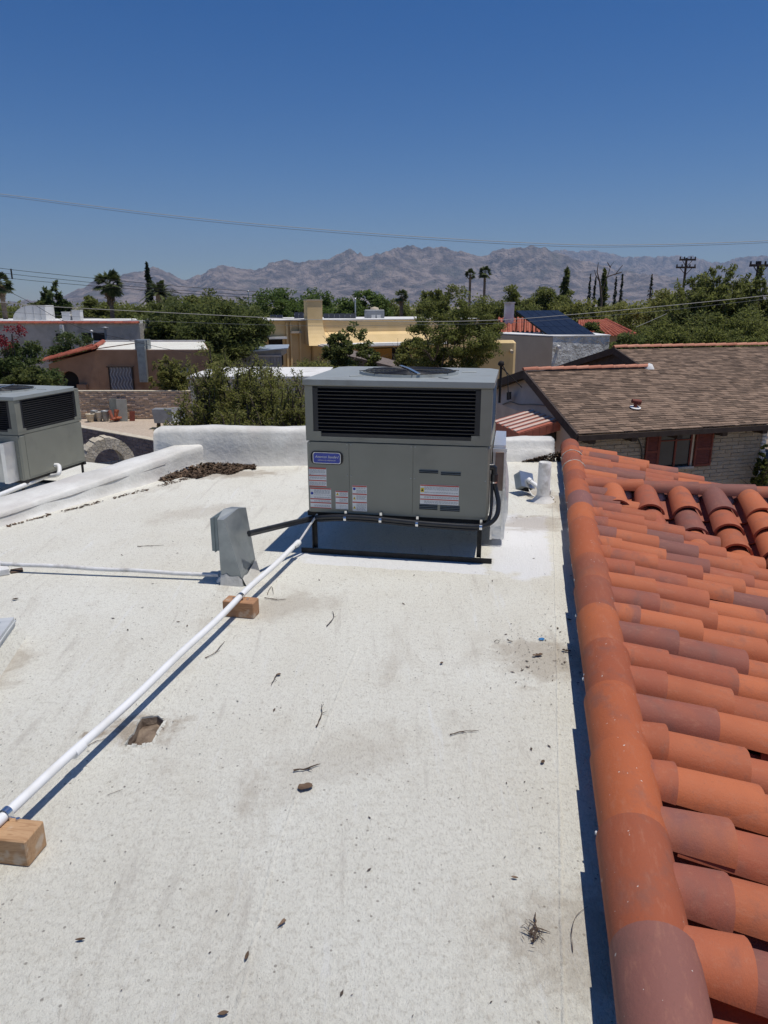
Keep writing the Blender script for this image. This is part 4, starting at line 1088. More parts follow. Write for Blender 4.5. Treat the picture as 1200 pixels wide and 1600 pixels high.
# mountains: a fan of ridged terrain 10 to 19 km away
PROF = [(-900, 425), (-700, 410), (-500, 430), (-300, 440), (-150, 455), (0, 470), (60, 468), (100, 462), (110, 457), (130, 449), (150, 437), (172, 436), (187, 434), (192, 428), (210, 425), (222, 424), (240, 417), (252, 421), (270, 429), (287, 438), (300, 432.5), (305, 430), (315, 429), (325, 421), (337, 416), (350, 414), (362, 416), (380, 420), (395, 421), (410, 419), (417, 415), (420, 410), (432, 409), (447, 405.5), (455, 407), (465, 409), (480, 407.5), (500, 406), (515, 402.5), (525, 398), (537, 392.5), (546, 388), (552, 390.5), (559, 396), (563, 392.5), (567, 399), (575, 401), (582, 397.5), (600, 393.5), (615, 387.5), (632, 385), (646, 383), (660, 388), (670, 385.5), (677, 387), (690, 383), (700, 387), (707, 391), (727, 392.5), (737, 397.5), (750, 398), (762, 395), (770, 390), (785, 382), (795, 384.5), (807, 383), (820, 384), (827, 379.5), (840, 383), (852, 386), (862, 392.5), (875, 391), (882, 389.5), (892, 392.5), (900, 393), (915, 391), (932, 392), (950, 394), (967, 399.5), (987, 399.5), (1007, 401), (1035, 400.5), (1055, 399.5), (1070, 401), (1080, 399), (1095, 404), (1112, 409), (1130, 409), (1145, 403), (1165, 400), (1195, 400), (1250, 403), (1350, 398), (1500, 410), (1700, 400), (2000, 420), (2300, 410)]
def vnoise(x, y, seed):
    r = np.random.default_rng(seed).random((256, 256))
    xi, yi = np.floor(x).astype(int), np.floor(y).astype(int); fx, fy = x - xi, y - yi
    fx = fx * fx * (3 - 2 * fx); fy = fy * fy * (3 - 2 * fy)
    a = r[xi % 256, yi % 256]; b_ = r[(xi + 1) % 256, yi % 256]; c_ = r[xi % 256, (yi + 1) % 256]; d_ = r[(xi + 1) % 256, (yi + 1) % 256]
    return (a * (1 - fx) + b_ * fx) * (1 - fy) + (c_ * (1 - fx) + d_ * fx) * fy
def ridged(x, y, seed, oct_=6):
    s_ = np.zeros_like(x); amp = 0.5; w = np.ones_like(x)
    for i in range(oct_):
        n_ = 1 - np.abs(2 * vnoise(x, y, seed + i) - 1); n_ = n_ ** 2 * w; w = np.clip(n_ * 1.8, 0, 1); s_ += n_ * amp
        x, y = x * 2.03 + 5.1, y * 2.03 + 2.7; amp *= 0.52
    return s_
def mountain(name, label, r0, r1, crest, pxa, pxb, mat, drop, seed, ncol, nrow):
    pxs = np.linspace(pxa, pxb, ncol)
    px_p, py_p = np.array(PROF).T
    tgt_py = np.interp(pxs, px_p, py_p) + (vnoise(pxs / 7.0, pxs * 0, seed + 70) - 0.5) * 3.0 + (vnoise(pxs / 2.6, pxs * 0, seed + 71) - 0.5) * 1.6
    az = np.arctan2((pxs - 600) / FPX, CT + (800 - tgt_py) / FPX * ST)
    tan_el = np.array([ray(a_, b_).z / math.hypot(ray(a_, b_).x, ray(a_, b_).y) for a_, b_ in zip(pxs, tgt_py)])
    tan_el = tan_el - drop(pxs)
    rr = np.linspace(0, 1, nrow) ** 1.0 * (r1 - r0) + r0
    A_, R_ = np.meshgrid(az, rr, indexing='ij')
    X, Y = R_ * np.sin(A_), R_ * np.cos(A_)
    wx = vnoise(X / 2600, Y / 2600, seed + 50) * 1400; wy = vnoise(X / 2600, Y / 2600, seed + 60) * 1400
    N1 = ridged((X + wx) / 1900, (Y + wy) / 3000, seed); N2 = ridged((X + wx * .4) / 420, (Y + wy * .4) / 600, seed + 20)
    t_ = (R_ - r0) / (r1 - r0)
    env = np.clip(t_ / crest, 0, 1) ** 0.85 * np.clip((1.35 - t_) / (1.35 - crest), 0, 1)
    Hh = env * (0.50 + 0.62 * N1) + env * 0.20 * N2 + env * 0.06 * ridged(X / 130, Y / 170, seed + 40, 3)
    Hh = np.maximum(Hh, 0)
    el = Hh / R_; mx = el.max(axis=1); k = 1 / mx
    ker = np.hanning(25); ker /= ker.sum(); ks = np.convolve(np.pad(k, 12, mode='edge'), ker, 'valid')
    blend = np.clip((el * k[:, None]) ** 3, 0, 1)             # the crest follows the skyline, the flanks stay smooth
    Kf = ks[:, None] * (1 - blend) + k[:, None] * blend
    tgt_s = np.convolve(np.pad(tan_el, 12, mode='edge'), ker, 'valid')
    Tf = tgt_s[:, None] * (1 - blend) + tan_el[:, None] * blend
    Z = Hh * Kf * Tf + HCAM * np.clip(el * k[:, None], 0, 1)
    Z += GZ - 0.05 * 0
    Z[:, 0] = GZ - 30; Z[:, -1] = np.maximum(Z[:, -1], GZ)
    vs = np.stack([X, Y, Z], -1).reshape(-1, 3)
    i, j = np.meshgrid(np.arange(ncol - 1), np.arange(nrow - 1), indexing='ij')
    b0 = (i * nrow + j).ravel(); q = np.stack([b0, b0 + nrow, b0 + nrow + 1, b0 + 1], 1)
    o = link(name, np_mesh(name, vs, q, mat, smooth=True)); tag(o, kind='structure'); return o
M['rock'] = pm('mountain_rock', (0.085, 0.062, 0.05), (0.34, 0.26, 0.21), 0.0045, 0.95, 1.0, 0.012, world=True, c3=(0.115, 0.10, 0.075), s3=0.0016, bdist=130.0, detail=9, lo=0.40, hi=0.60)
far_drop = lambda p: np.interp(p, [700, 740, 790, 860, 900, 940, 1010, 1090, 1130, 1400], [0.0, 0.0, 0.004, 0.0, 0.010, 0.016, 0.020, 0.028, 0.030, 0.02])
mountain('mountains', '', 10500, 15500, 0.62, -420, 1620, M['rock'], far_drop, 3, 900, 110)
mountain('far_mountains', '', 17500, 23500, 0.6, 560, 1900, M['rock'], lambda p: np.where(p < 860, 0.012, 0.0), 31, 520, 70)

# ------------------------------------------------------------------ building helpers for the neighbourhood
def fr(px, py, Y): return PY(px, py, Y)
def wallbox(mb, p0, p1, ztop, zbot, depth, mi=0):
    """box whose front face runs from p0 to p1 (plan), going back by depth"""
    a, b_ = V(p0.x, p0.y, zbot), V(p1.x, p1.y, zbot); d_ = (b_ - a).normalized(); n_ = V(-d_.y, d_.x, 0) * depth
    mb.prism([a, b_, b_ + n_, a + n_], V(0, 0, ztop - zbot), mi)
def wpart(name, mat, parent, mb): return mb.build(name, mat, parent)
def panel_on(root, name, px0, px1, py0, py1, p0, nrm, proud, mat, th=0.04):
    """flat rectangular piece on a wall plane through p0 with outward normal nrm, from photo columns and rows"""
    a = PP(px0, (py0 + py1) / 2, p0, nrm); b_ = PP(px1, (py0 + py1) / 2, p0, nrm)
    zt_ = PP((px0 + px1) / 2, py0, p0, nrm).z; zb_ = PP((px0 + px1) / 2, py1, p0, nrm).z
    mb = MB(); q = [V(a.x, a.y, zb_), V(b_.x, b_.y, zb_), V(b_.x, b_.y, zt_), V(a.x, a.y, zt_)]
    mb.prism([p + nrm * (proud - th) for p in q], nrm * th)
    return mb.build(name, mat, root)
WW = dict(
    adobe=pm('brown_stucco', (0.33, 0.19, 0.115), (0.40, 0.235, 0.145), 1.5, 0.95, 0.5, 12, c3=(0.24, 0.14, 0.088), s3=0.6, world=True),
    white=pm('white_stucco', (0.66, 0.65, 0.62), (0.76, 0.75, 0.72), 1.2, 0.9, 0.4, 8, c3=(0.52, 0.50, 0.46), s3=0.7, world=True),
    rough_white=pm('rough_white_stucco', (0.46, 0.46, 0.43), (0.70, 0.70, 0.67), 1.6, 0.95, 1.0, 2.6, bdist=0.35, world=True),
    tan=pm('tan_stucco', (0.52, 0.43, 0.32), (0.58, 0.49, 0.37), 1.0, 0.95, 0.3, 12, world=True),
    yellow=pm('yellow_stucco', (0.76, 0.56, 0.28), (0.82, 0.61, 0.32), 0.9, 0.95, 0.3, 12, c3=(0.70, 0.51, 0.25), s3=0.4, world=True),
    ochre=pm('ochre_wall', (0.50, 0.26, 0.06), (0.55, 0.30, 0.08), 2, 0.9),
    grey=pm('grey_block', (0.42, 0.39, 0.34), (0.54, 0.505, 0.45), 1.6, 0.95, 0.9, 6, bdist=0.06, c3=(0.31, 0.29, 0.25), s3=0.7, world=True),
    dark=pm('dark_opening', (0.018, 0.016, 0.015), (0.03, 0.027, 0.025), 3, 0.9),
    glass=pm('window_glass', (0.03, 0.035, 0.04), (0.05, 0.055, 0.06), 2, 0.12, spec=0.6),
    slate=pm('metal_roof_blue', (0.42, 0.48, 0.54), (0.50, 0.56, 0.62), 2, 0.45, metal=0.4),
    corr=pm('grey_metal', (0.25, 0.26, 0.27), (0.34, 0.35, 0.36), 3, 0.55, metal=0.4),
    solar=pm('solar_cell', (0.012, 0.015, 0.024), (0.018, 0.023, 0.036), 3, 0.28, spec=0.25),
    frame=pm('aluminium', (0.55, 0.56, 0.58), None, rough=0.35, metal=0.8),
    timber=pm('dark_fascia', (0.045, 0.032, 0.026), (0.07, 0.05, 0.04), 4, 0.8),
    shutter=pm('red_shutter', (0.145, 0.038, 0.026), (0.20, 0.055, 0.035), 5, 0.7),
    redtile=terracotta('far_red_tile', [(0.0, (0.34, 0.085, 0.05)), (0.4, (0.42, 0.12, 0.07)), (0.7, (0.28, 0.07, 0.045)), (1.0, (0.46, 0.15, 0.09))]),
    ridgepale=terracotta('pale_ridge_tile', [(0.0, (0.52, 0.22, 0.14)), (0.5, (0.60, 0.28, 0.18)), (1.0, (0.46, 0.18, 0.11))]),
    block=pm('slump_block', (0.34, 0.285, 0.215), (0.41, 0.35, 0.27), 3, 0.95, 0.8, 14, var=0.05, bdist=0.03),
    pinkblock=pm('pink_block', (0.54, 0.42, 0.32), (0.68, 0.54, 0.42), 3, 0.95, 0.8, 14, var=0.18, bdist=0.03),
    purpblock=pm('grey_purple_brick', (0.15, 0.125, 0.125), (0.21, 0.175, 0.17), 3, 0.95, 0.8, 14, var=0.16, bdist=0.02),
    cream=pm('cream_stone', (0.52, 0.45, 0.33), (0.64, 0.57, 0.45), 6, 0.95, 0.9, 24, var=0.1, bdist=0.02),
)
def tile_row(root, name, p0, p1, L, r, mat, axis='along', spacing=None, th=0.02):
    """row of half-round tiles lying along the line p0-p1, lapping each other"""
    d_ = p1 - p0; n_ = max(1, round(d_.length / L)); me = barrel(name, d_.length / n_ * 1.12, r * 0.92, r, th, math.radians(180), 7, mat)
    for i in range(n_):
        o = link(name, me, root); o.matrix_basis = root.matrix_world.inverted() @ frame_mat(p0 + d_ * (i / n_), d_) @ Matrix.Rotation(-0.03, 4, 'Y')
def slope_tiles(root, eave0, eave1, ridge0, ridge1, sp, mat, r=0.10):
    """barrel tile slope: one joined field of half-round courses (too far to pick tiles apart)"""
    mb = MB(); mb.add([eave0, eave1, ridge1, ridge0], [(0, 1, 2, 3)])
    L = (eave1 - eave0).length; n_ = int(L / sp)
    up_ = (ridge0 - eave0).cross(eave1 - eave0).normalized()
    if up_.z < 0: up_ = -up_
    for i in range(n_ + 1):
        f = i / n_; a, b_ = ridge0.lerp(ridge1, f), eave0.lerp(eave1, f)
        m_ = max(1, int((b_ - a).length / 0.4))
        side_ = (eave1 - eave0).normalized()
        for k_ in range(m_):
            p, q = a.lerp(b_, k_ / m_), a.lerp(b_, (k_ + 1.12) / m_); vs = []
            for pt, rr in ((p, r * 0.9), (q + up_ * 0.025, r)):
                for j in range(5):
                    t_ = math.pi * j / 4; vs.append(pt + side_ * (math.cos(t_) * rr) + up_ * (math.sin(t_) * rr))
            mb.add(vs, [(j, j + 1, 6 + j, 5 + j) for j in range(4)] + [(5, 6, 7, 8, 9)], 0, True)
    o = mb.build('tile_field', mat, root); o['kind'] = 'stuff'; return o

# ---- lower roof of the building on the left, with its unit's drain
nb = empty('neighbour_building', (-5.5, 9.0, GZ)); tag(nb, 'lower white flat roof building under the second air conditioner', 'building')
mb = MB(); off = -nb.location
low = [PL0 - PD * 5 + PN * 0.45, PL1 + PN * 0.31 + PD * 0.7, V(-2.5, 9.4, 0), V(-4.6, 10.35, 0), V(-9, 9.5, 0), V(-10, 3, 0)]
mb.prism([V(p.x, p.y, GZ) + off for p in low], V(0, 0, lowz - GZ - 0.004)); o = mb.build('roof_slab', M['coat_plain'], nb)
dp = empty('pvc_drain_pipe', (0, 0, 0)); tag(dp, 'white plastic drain pipe with elbow in front of the second air conditioner', 'pipe')
w = [PZ(-30, 785, lowz + 0.28), PZ(66, 747, lowz + 0.24), PZ(76, 744, lowz + 0.25), PZ(91, 741, lowz + 0.3), PZ(92, 728, lowz + 0.37), PZ(83, 727, lowz + 0.37)]
mb = MB(); mb.tube(w[:2], 0.025, 10); mb.build('pipe_run', M['pvc'], dp)
mb = MB(); mb.tube(bez([w[1], w[2], w[3], w[4], w[5]], 6), 0.024, 10); mb.build('trap', M['pvc'], dp)

# ---- arch of cream stones on a low wall, and the grey-purple brick wall behind it
ar = empty('stone_arch', (0, 0, 0)); tag(ar, 'cream stone arch standing in front of the dark brick wall', 'arch')
AY = 12.5
ac = PY(172, 727, AY); R1 = PY(172, 684.5, AY).z - ac.z; R0 = R1 * 0.60
adir = V(0.80, 0.60, 0); adep = V(-0.60, 0.80, 0) * 0.34
nvs = 15
for i in range(nvs):
    t0, t1 = math.pi * i / nvs, math.pi * (i + 0.94) / nvs
    mb = MB(); j = rt.uniform(-0.012, 0.012)
    poly = [ac + adir * (math.cos(t) * (r + (j if r == R1 else 0))) * 0.92 + V(0, 0, math.sin(t) * (r + (j if r == R1 else 0))) for t, r in ((t0, R0), (t0, R1), (t1, R1), (t1, R0))]
    mb.prism(poly, adep); mb.build('arch_stone', WW['cream'], ar)
mb = MB()
for i in range(16):
    t0, t1 = math.pi * i / 16, math.pi * (i + 1) / 16
    poly = [ac + adep * 0.03 + adir * (math.cos(t) * r) * 0.92 + V(0, 0, math.sin(t) * r) for t, r in ((t0, R0 * 1.02), (t0, R1 * 0.975), (t1, R1 * 0.975), (t1, R0 * 1.02))]
    mb.prism(poly, adep * 0.94)
mb.build('mortar_core', M['mortar'], ar)
mb = MB(); wallbox(mb, ac - adir * R1 * 1.6, ac + adir * R1 * 1.6, ac.z, GZ, 0.34); mb.build('pier', WW['cream'], ar)

def block_wall(root, p0, p1, ztop, rows, bh, bl, mat, depth=0.2, joint=0.012, zbot=GZ, core=None, dark=None, name='block', rough=0.012, parent=None, skip=None):
    """wall of single blocks on a core; the blocks of the upper rows are pieces of their own"""
    d_ = V(p1.x - p0.x, p1.y - p0.y, 0); L = d_.length; d_.normalize(); n_ = V(d_.y, -d_.x, 0)   # n_: toward the viewer when p0 is left
    mb = MB(); a, b_ = V(p0.x, p0.y, zbot), V(p1.x, p1.y, zbot)
    mb.prism([a, b_, b_ - n_ * depth, a - n_ * depth], V(0, 0, ztop - zbot)); co = mb.build('wall', core or M['mortar'], root)
    par = co
    mbk = MB(); mbk.bevbox(0, bl - joint, -0.03, 0.03, 0, bh - joint, 0.008)
    mes = []
    for k in range(4):
        m2 = MB(); m2.bevbox(0, bl - joint, -0.03 - rt.uniform(0, rough), 0.03, 0, bh - joint, 0.010); m2.v = [(x, y + (rt.uniform(-rough, rough) if y < 0 else 0), z + rt.uniform(-0.004, 0.004)) for x, y, z in m2.v]; mes.append(m2.mesh(name, mat))
    inv = par.matrix_world.inverted(); rz = math.atan2(d_.y, d_.x)
    cnt = 0
    for r in range(rows):
        z = ztop - (r + 1) * bh + joint * 0.5; x = -(bl * 0.5 if r % 2 else 0)
        while x < L - 0.02:
            x0 = max(x, 0); sx = (min(x + bl, L) - x0) / bl
            mid_ = p0 + d_ * (x0 + sx * bl / 2)
            if sx > 0.1 and not (skip and skip(x0, x0 + sx * bl, z, z + bh)):
                o = link(name, rt.choice(mes), par)
                o.matrix_basis = Matrix.Translation(V(p0.x, p0.y, 0) + d_ * x0 - n_ * 0.020 + V(0, 0, z)) @ Matrix.Rotation(rz, 4, 'Z') @ Matrix.Diagonal((sx, 1, 1, 1)); cnt += 1
            x += bl
    return co
bw = empty('brick_wall', (0, 0, 0)); tag(bw, 'dark grey-purple brick wall behind the cream stone arch', 'wall')
WT = -1.95
p0, p1 = PZ(88, 662, WT), PZ(285, 697.5, WT)
block_wall(bw, p0, p1, WT, 12, 0.10, 0.30, WW['purpblock'], 0.2, core=pm('dark_mortar', (0.22, 0.20, 0.19), (0.28, 0.26, 0.25), 8, 0.95), rough=0.006, name='brick')
mb = MB(); wallbox(mb, p0 + V(0, -0.02, 0), p1 + V(0, -0.02, 0), WT + 0.03, WT + 0.003, 0.26); mb.build('coping', WW['cream'], bw)
pw = empty('brick_wall', (0, 0, 0)); tag(pw, 'pinkish tan block wall across the far side of the gravel yard', 'wall')
p0, p1 = PY(112, 612, 37.0), PY(300, 611, 37.0)
block_wall(pw, p0, p1, p0.z, 13, 0.105, 0.46, WW['pinkblock'], 0.2, core=pm('pink_mortar', (0.48, 0.385, 0.295), (0.58, 0.47, 0.37), 8, 0.95), rough=0.04)
mb = MB(); wallbox(mb, p0 + V(0, -0.05, 0), p1 + V(0, -0.05, 0), p0.z + 0.05, p0.z + 0.004, 0.3); mb.build('coping', WW['cream'], pw)

# things leaning at that wall
def at37(px, py, Y=36.6): return PY(px, py, Y)
def slab(name, label, cat, px0, px1, py0, py1, Y, mat, th=0.05, lean=0.12):
    a, b_ = PY(px0, py1, Y), PY(px1, py1, Y); t0 = PY(px0, py0, Y)
    o = empty(name, ((a.x + b_.x) / 2, Y, GZ)); h = t0.z - a.z; w_ = b_.x - a.x
    mb = MB(); mb.prism([V(-w_ / 2, -lean, 0.01), V(w_ / 2, -lean, 0.01), V(w_ / 2, 0, h), V(-w_ / 2, 0, h)], V(0, th, 0.0)); mb.build('sheet', mat, o)
    mb = MB(); mb.bx(-w_ / 2, w_ / 2, -lean - 0.03, -lean + 0.05, 0.0, 0.008); mb.build('foot', mat, o)
    return tag(o, label, cat)
slab('metal_sheet', 'tall grey-green sheet leaning at the pinkish block wall', 'sheet', 173, 184, 614, 648, 36.55, pm('sheet_grey', (0.22, 0.23, 0.20), (0.27, 0.28, 0.25), 3, 0.7))
slab('metal_sheet', 'wide pale grey sheet leaning at the pinkish block wall', 'sheet', 184, 200, 617, 651, 36.3, pm('sheet_pale', (0.33, 0.33, 0.29), (0.39, 0.39, 0.35), 3, 0.7))
slab('red_board', 'small dark red board right of the pale grey sheet', 'board', 203, 211, 635, 650, 36.4, WW['shutter'])
def pots(px, py, Y, kind, label, mat, r, h):
    q = PY(px, py, Y); o = empty('flower_pot', (q.x, Y, GZ)); tag(o, label, 'pot', 'pots along the block wall')
    mb = MB(); mb.lathe((0, 0, 0), [(0, 0.004), (r * 0.7, 0.004), (r * 0.9, h * 0.6), (r, h * 0.85), (r * 1.1, h * 0.86), (r * 1.1, h), (r * 0.9, h), (r * 0.85, h * 0.8), (0, h * 0.8)], 14); mb.build('pot_body', mat, o)
pots(141, 652, 36.0, 0, 'tan round pot nearest the second air conditioner', WW['cream'], 0.20, 0.42)
pots(148, 650, 36.3, 0, 'tall grey pot beside the tan round pot', WW['corr'], 0.16, 0.55)
pots(155, 650, 36.2, 0, 'grey pot between two others along the wall', WW['grey'], 0.17, 0.5)
pots(165, 650, 36.2, 0, 'dark grey pot left of the orange tile pile', WW['corr'], 0.19, 0.55)
tp = empty('tile_pile', (PY(177, 650, 36).x, 36.0, GZ)); tag(tp, 'pile of leftover orange roof tiles below the leaning sheets', 'tiles')
for i in range(9):
    o = link('roof_tile', cover_me, tp); o.location = (rt.uniform(-0.28, 0.3), rt.uniform(-0.15, 0.15), 0.05 + 0.05 * (i // 3)); o.rotation_euler = (rt.uniform(-.3, .3), -1.2 if i > 5 else rt.uniform(-.2, .2), rt.uniform(0, 3))
# clothes rack / chair and steel gate by the shrub
ch = empty('white_chair', (PY(276, 650, 33).x, 33.0, GZ)); tag(ch, 'white metal chair with pale cushion behind the shrub', 'chair')
mb = MB(); mb.bx(-0.3, 0.3, -0.3, 0.3, 0.42, 0.46); mb.build('seat', WW['white'], ch)
mb = MB(); mb.bx(-0.3, 0.3, 0.27, 0.31, 0.47, 1.1); mb.build('backrest', WW['white'], ch)
for x in (-0.28, 0.28):
    for y in (-0.28, 0.28): mb = MB(); mb.tube([V(x, y, 0), V(x, y, 0.42)], 0.02, 6); mb.build('leg', WW['corr'], ch)
tub = empty('grey_tub', (PY(260, 650, 34).x, 34.0, GZ)); tag(tub, 'dark grey box shaped tub left of the white chair', 'tub')
mb = MB(); mb.prism([V(-0.5, -0.3, 0.3), V(0.5, -0.3, 0.3), V(0.58, -0.3, 0.95), V(-0.58, -0.3, 0.95)], V(0, 0.6, 0)); mb.build('tub_body', WW['corr'], tub)
mb = MB()
for x in (-0.4, 0.4): mb.bx(x - 0.03, x + 0.03, -0.2, 0.2, 0, 0.3)
mb.build('tub_stand', WW['timber'], tub)
gt = empty('steel_gate', (PY(300, 650, 28).x, 28.0, GZ)); tag(gt, 'small grey barred steel gate beside the shrub', 'gate')
for i in range(9): mb = MB(); mb.tube([V(-0.42 + i * 0.105, 0, 0.1), V(-0.42 + i * 0.105, 0, 1.35)], 0.016, 6); mb.build('bar', WW['corr'], gt)
mb = MB(); mb.bx(-0.45, 0.45, -0.02, 0.02, 1.352, 1.39); mb.bx(-0.45, 0.45, -0.02, 0.02, 0.06, 0.098); mb.bx(-0.49, -0.452, -0.02, 0.02, 0, 1.39); mb.bx(0.452, 0.49, -0.02, 0.02, 0, 1.39); mb.build('gate_frame', WW['corr'], gt)
# parked scooter-like white and black machine glimpsed beside the unit
pk = empty('white_tank', (PY(129, 655, 24).x, 24.0, GZ)); tag(pk, 'white and black barrel cooker glimpsed beside the second air conditioner', 'barrel')
mb = MB(); mb.tube([V(-0.15, 0, 1.15), V(-0.1, 0, 1.0), V(0.0, 0, 0.8)], [0.2, 0.26, 0.2], 12); mb.build('tank', WW['white'], pk)
mb = MB(); mb.tube([V(0.02, -0.1, 0.95), V(0.05, -0.1, 0.35)], 0.2, 12); mb.build('drum', WW['dark'], pk)
mb = MB(); mb.box((0, 0, 0.175), (0.3, 0.3, 0.35)); mb.build('stand', WW['dark'], pk)

# ---- brown stucco house
bh = empty('brown_house', (PY(200, 600, 41).x, 41.0, GZ)); tag(bh, 'brown stucco house with arched porch opening and red tile rake', 'house')
off = -bh.location
def bhm(mb): mb.v = [tuple(Vector(p) + off) for p in mb.v]; return mb
n0 = V(0, -1, 0); fp = V(0, 41, 0)
zt_ = PY(200, 547, 41).z; zl = PY(80, 566, 41).z
xl, xm, xr = PY(76, 570, 41).x, PY(150, 547, 41).x, PY(326, 547, 41).x
bk = [V(xm, 41.0, 0), V(xr, 41.0, 0), V(PY(319, 536, 50.2).x, 50.2, 0), V(PY(160, 536, 50.2).x, 50.2, 0)]
mb = MB(); mb.prism([V(p.x, p.y, GZ) for p in bk], V(0, 0, zt_ - GZ)); bhm(mb).build('wall', WW['adobe'], bh)
# wing with arched opening
zr = PY(137, 548, 41).z
mb = MB()
ax0, ax1 = PY(96, 600, 41).x, PY(124, 600, 41).x; azt = PY(110, 580, 41).z; azs = azt - (ax1 - ax0) / 2; azb = PY(110, 607, 41).z
arcp = [V(ax0, 41.0, azb)] + [V((ax0 + ax1) / 2 - math.cos(t) * (ax1 - ax0) / 2, 41.0, azs + math.sin(t) * (ax1 - ax0) / 2) for t in [math.pi * i / 10 for i in range(11)]] + [V(ax1, 41.0, azb)]
outl = [V(xl, 41.0, GZ), V(xm - 0.003, 41.0, GZ), V(xm - 0.003, 41.0, zr), V(xl, 41.0, zl - 0.1)]
to2 = lambda p: V(p.x, p.z, 0)
tr = tessellate_polygon([[to2(p) for p in outl], [to2(p) for p in arcp]]); allp = outl + arcp
mb.add(allp, tr)
k = len(outl); na = len(arcp)
mb.add([p for p in arcp] + [p + V(0, 0.35, 0) for p in arcp], [(i, (i + 1) % na, na + (i + 1) % na, na + i) for i in range(na)])
mb.bx(xl, xl + 0.15, 41.004, 48, GZ, zl - 0.12)
bhm(mb).build('porch_wall', WW['adobe'], bh)
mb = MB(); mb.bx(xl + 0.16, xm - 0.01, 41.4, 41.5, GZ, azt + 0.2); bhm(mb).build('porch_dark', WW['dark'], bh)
mb = MB(); mb.bx(PY(123, 600, 41).x, PY(137, 600, 41).x, 40.7, 40.98, PY(125, 606, 41).z - 0.1, PY(125, 600, 41).z); bhm(mb).build('sill', WW['adobe'], bh)
# white roof and rim
bc = sum(bk, Vector()) / 4
mb = MB(); mb.prism([V(p.x, p.y, zt_ + 0.003) for p in [bc + (q_ - bc) * 0.985 for q_ in bk]], V(0, 0, 0.03)); bhm(mb).build('flat_roof', M['coat_plain'], bh)
mb = MB(); mb.bx(bk[3].x, bk[2].x, 50.21, 50.5, zt_ - 1, zt_ + 0.12); bhm(mb).build('rear_rim', WW['white'], bh)
mb = MB(); mb.add([V(xl - 0.3, 40.8, zl - 0.02), V(xm, 40.8, zr + 0.12), V(xm, 48, zr + 0.12), V(xl - 0.3, 48, zl - 0.02)], [(0, 1, 2, 3)]); bhm(mb).build('porch_roof', WW['redtile'], bh)
r0, r1 = V(xl - 0.35, 40.75, zl + 0.02), V(xm + 0.1, 40.75, zr + 0.17)
tile_row(bh, 'rake_tile', r0 + off, r1 + off, 0.55, 0.15, WW['redtile'])
tile_row(bh, 'rake_tile', V(xl - 0.35, 41.0, zl + 0.06) + off, V(xm - 0.2, 41.0, zr + 0.2) + off, 0.55, 0.15, WW['redtile'])
tile_row(bh, 'rake_tile', PY(140, 548, 41.2) + off, PY(161, 535, 47.5) + off, 0.6, 0.16, WW['redtile'])
for (a, b_, c_, d_) in ((173, 207, 574, 612), (262, 296, 574, 612)):
    w = panel_on(bh, 'window', a, b_, c_, d_, fp, n0, 0.03, pm('window_screen', (0.20, 0.19, 0.20), (0.30, 0.29, 0.30), 14, 0.6, stretch=(1, 1, 0.2)), 0.06); w.location = off
    # wavy security screen bars
    x0_, x1_ = PY(a, 590, 41).x, PY(b_, 590, 41).x; z0_, z1_ = PY(a, d_, 41).z, PY(a, c_, 41).z
    for i in range(7):
        mb = MB(); x = x0_ + (x1_ - x0_) * (i + 0.5) / 7
        mb.tube([V(x + 0.06 * math.sin(j * 1.3), 40.93, z0_ + (z1_ - z0_) * j / 12) for j in range(13)], 0.03, 5); q = mb.build('screen_bar', pm('bar_grey', (0.42, 0.41, 0.42), None, rough=0.6) if i == 0 else q.data.materials[0], w)
    mb = MB(); mb.bx(x0_ - 0.15, x1_ + 0.15, 40.86, 40.955, z1_ + 0.01, z1_ + 0.06); mb.build('lintel', WW['timber'], w)
    for sx in (x0_ - 0.08, x1_ + 0.01): mb = MB(); mb.bx(sx, sx + 0.07, 40.93, 40.995, z0_, z1_); mb.build('jamb', WW['timber'], w)
cl = empty('cooler_duct', (PY(221, 560, 40.7).x, 40.7, GZ)); tag(cl, 'grey metal duct down the brown house wall with roof cooler box', 'duct')
mb = MB(); zz1 = PY(221, 597, 40.8).z; zz2 = PY(221, 541, 40.8).z
mb.bx(-0.22, 0.22, 0.0, 0.27, zz1 - GZ, zz2 - GZ); mb.build('duct_run', M['zinc_dull'], cl)
mb = MB(); mb.bx(-0.42, 0.28, 0.35, 1.0, zt_ + 0.035 - GZ, PY(218, 531, 40.8).z - GZ); mb.build('cooler_box', M['zinc_dull'], cl)
mb = MB(); mb.bx(-0.30, 0.20, 0.33, 0.345, zt_ + 0.10 - GZ, PY(218, 534, 40.8).z - GZ); mb.build('cooler_grille', WW['dark'], cl)
mb = MB(); mb.bx(-0.22, 0.22, 0.10, 0.348, zz2 - GZ + 0.004, zz2 - GZ + 0.3); mb.build('duct_elbow', M['zinc_dull'], cl)

# ---- grey house behind it, tile coping, white vault and boxes on its roof
gh = empty('grey_house', (PY(100, 520, 56).x, 56.0, GZ)); tag(gh, 'long pale grey flat roofed house with thin red tile coping', 'house'); off = -gh.location
zt_ = PY(100, 501, 56).z
mb = MB(); mb.bx(PY(-260, 500, 56).x, PY(217, 500, 56).x, 56, 66, GZ, zt_ - 0.2); mb.v = [tuple(Vector(p) + off) for p in mb.v]; mb.build('wall', WW['grey'], gh)
mb = MB(); mb.bx(PY(95, 500, 56).x, PY(100, 500, 56).x, 55.6, 55.99, GZ, zt_ - 0.3); mb.v = [tuple(Vector(p) + off) for p in mb.v]; mb.build('pilaster', WW['white'], gh)
mb = MB(); mb.bx(PY(-260, 500, 56).x, PY(216, 500, 56).x, 56.1, 65.9, zt_ - 0.197, zt_ + 0.0); mb.v = [tuple(Vector(p) + off) for p in mb.v]; mb.build('roof_rim', WW['white'], gh)
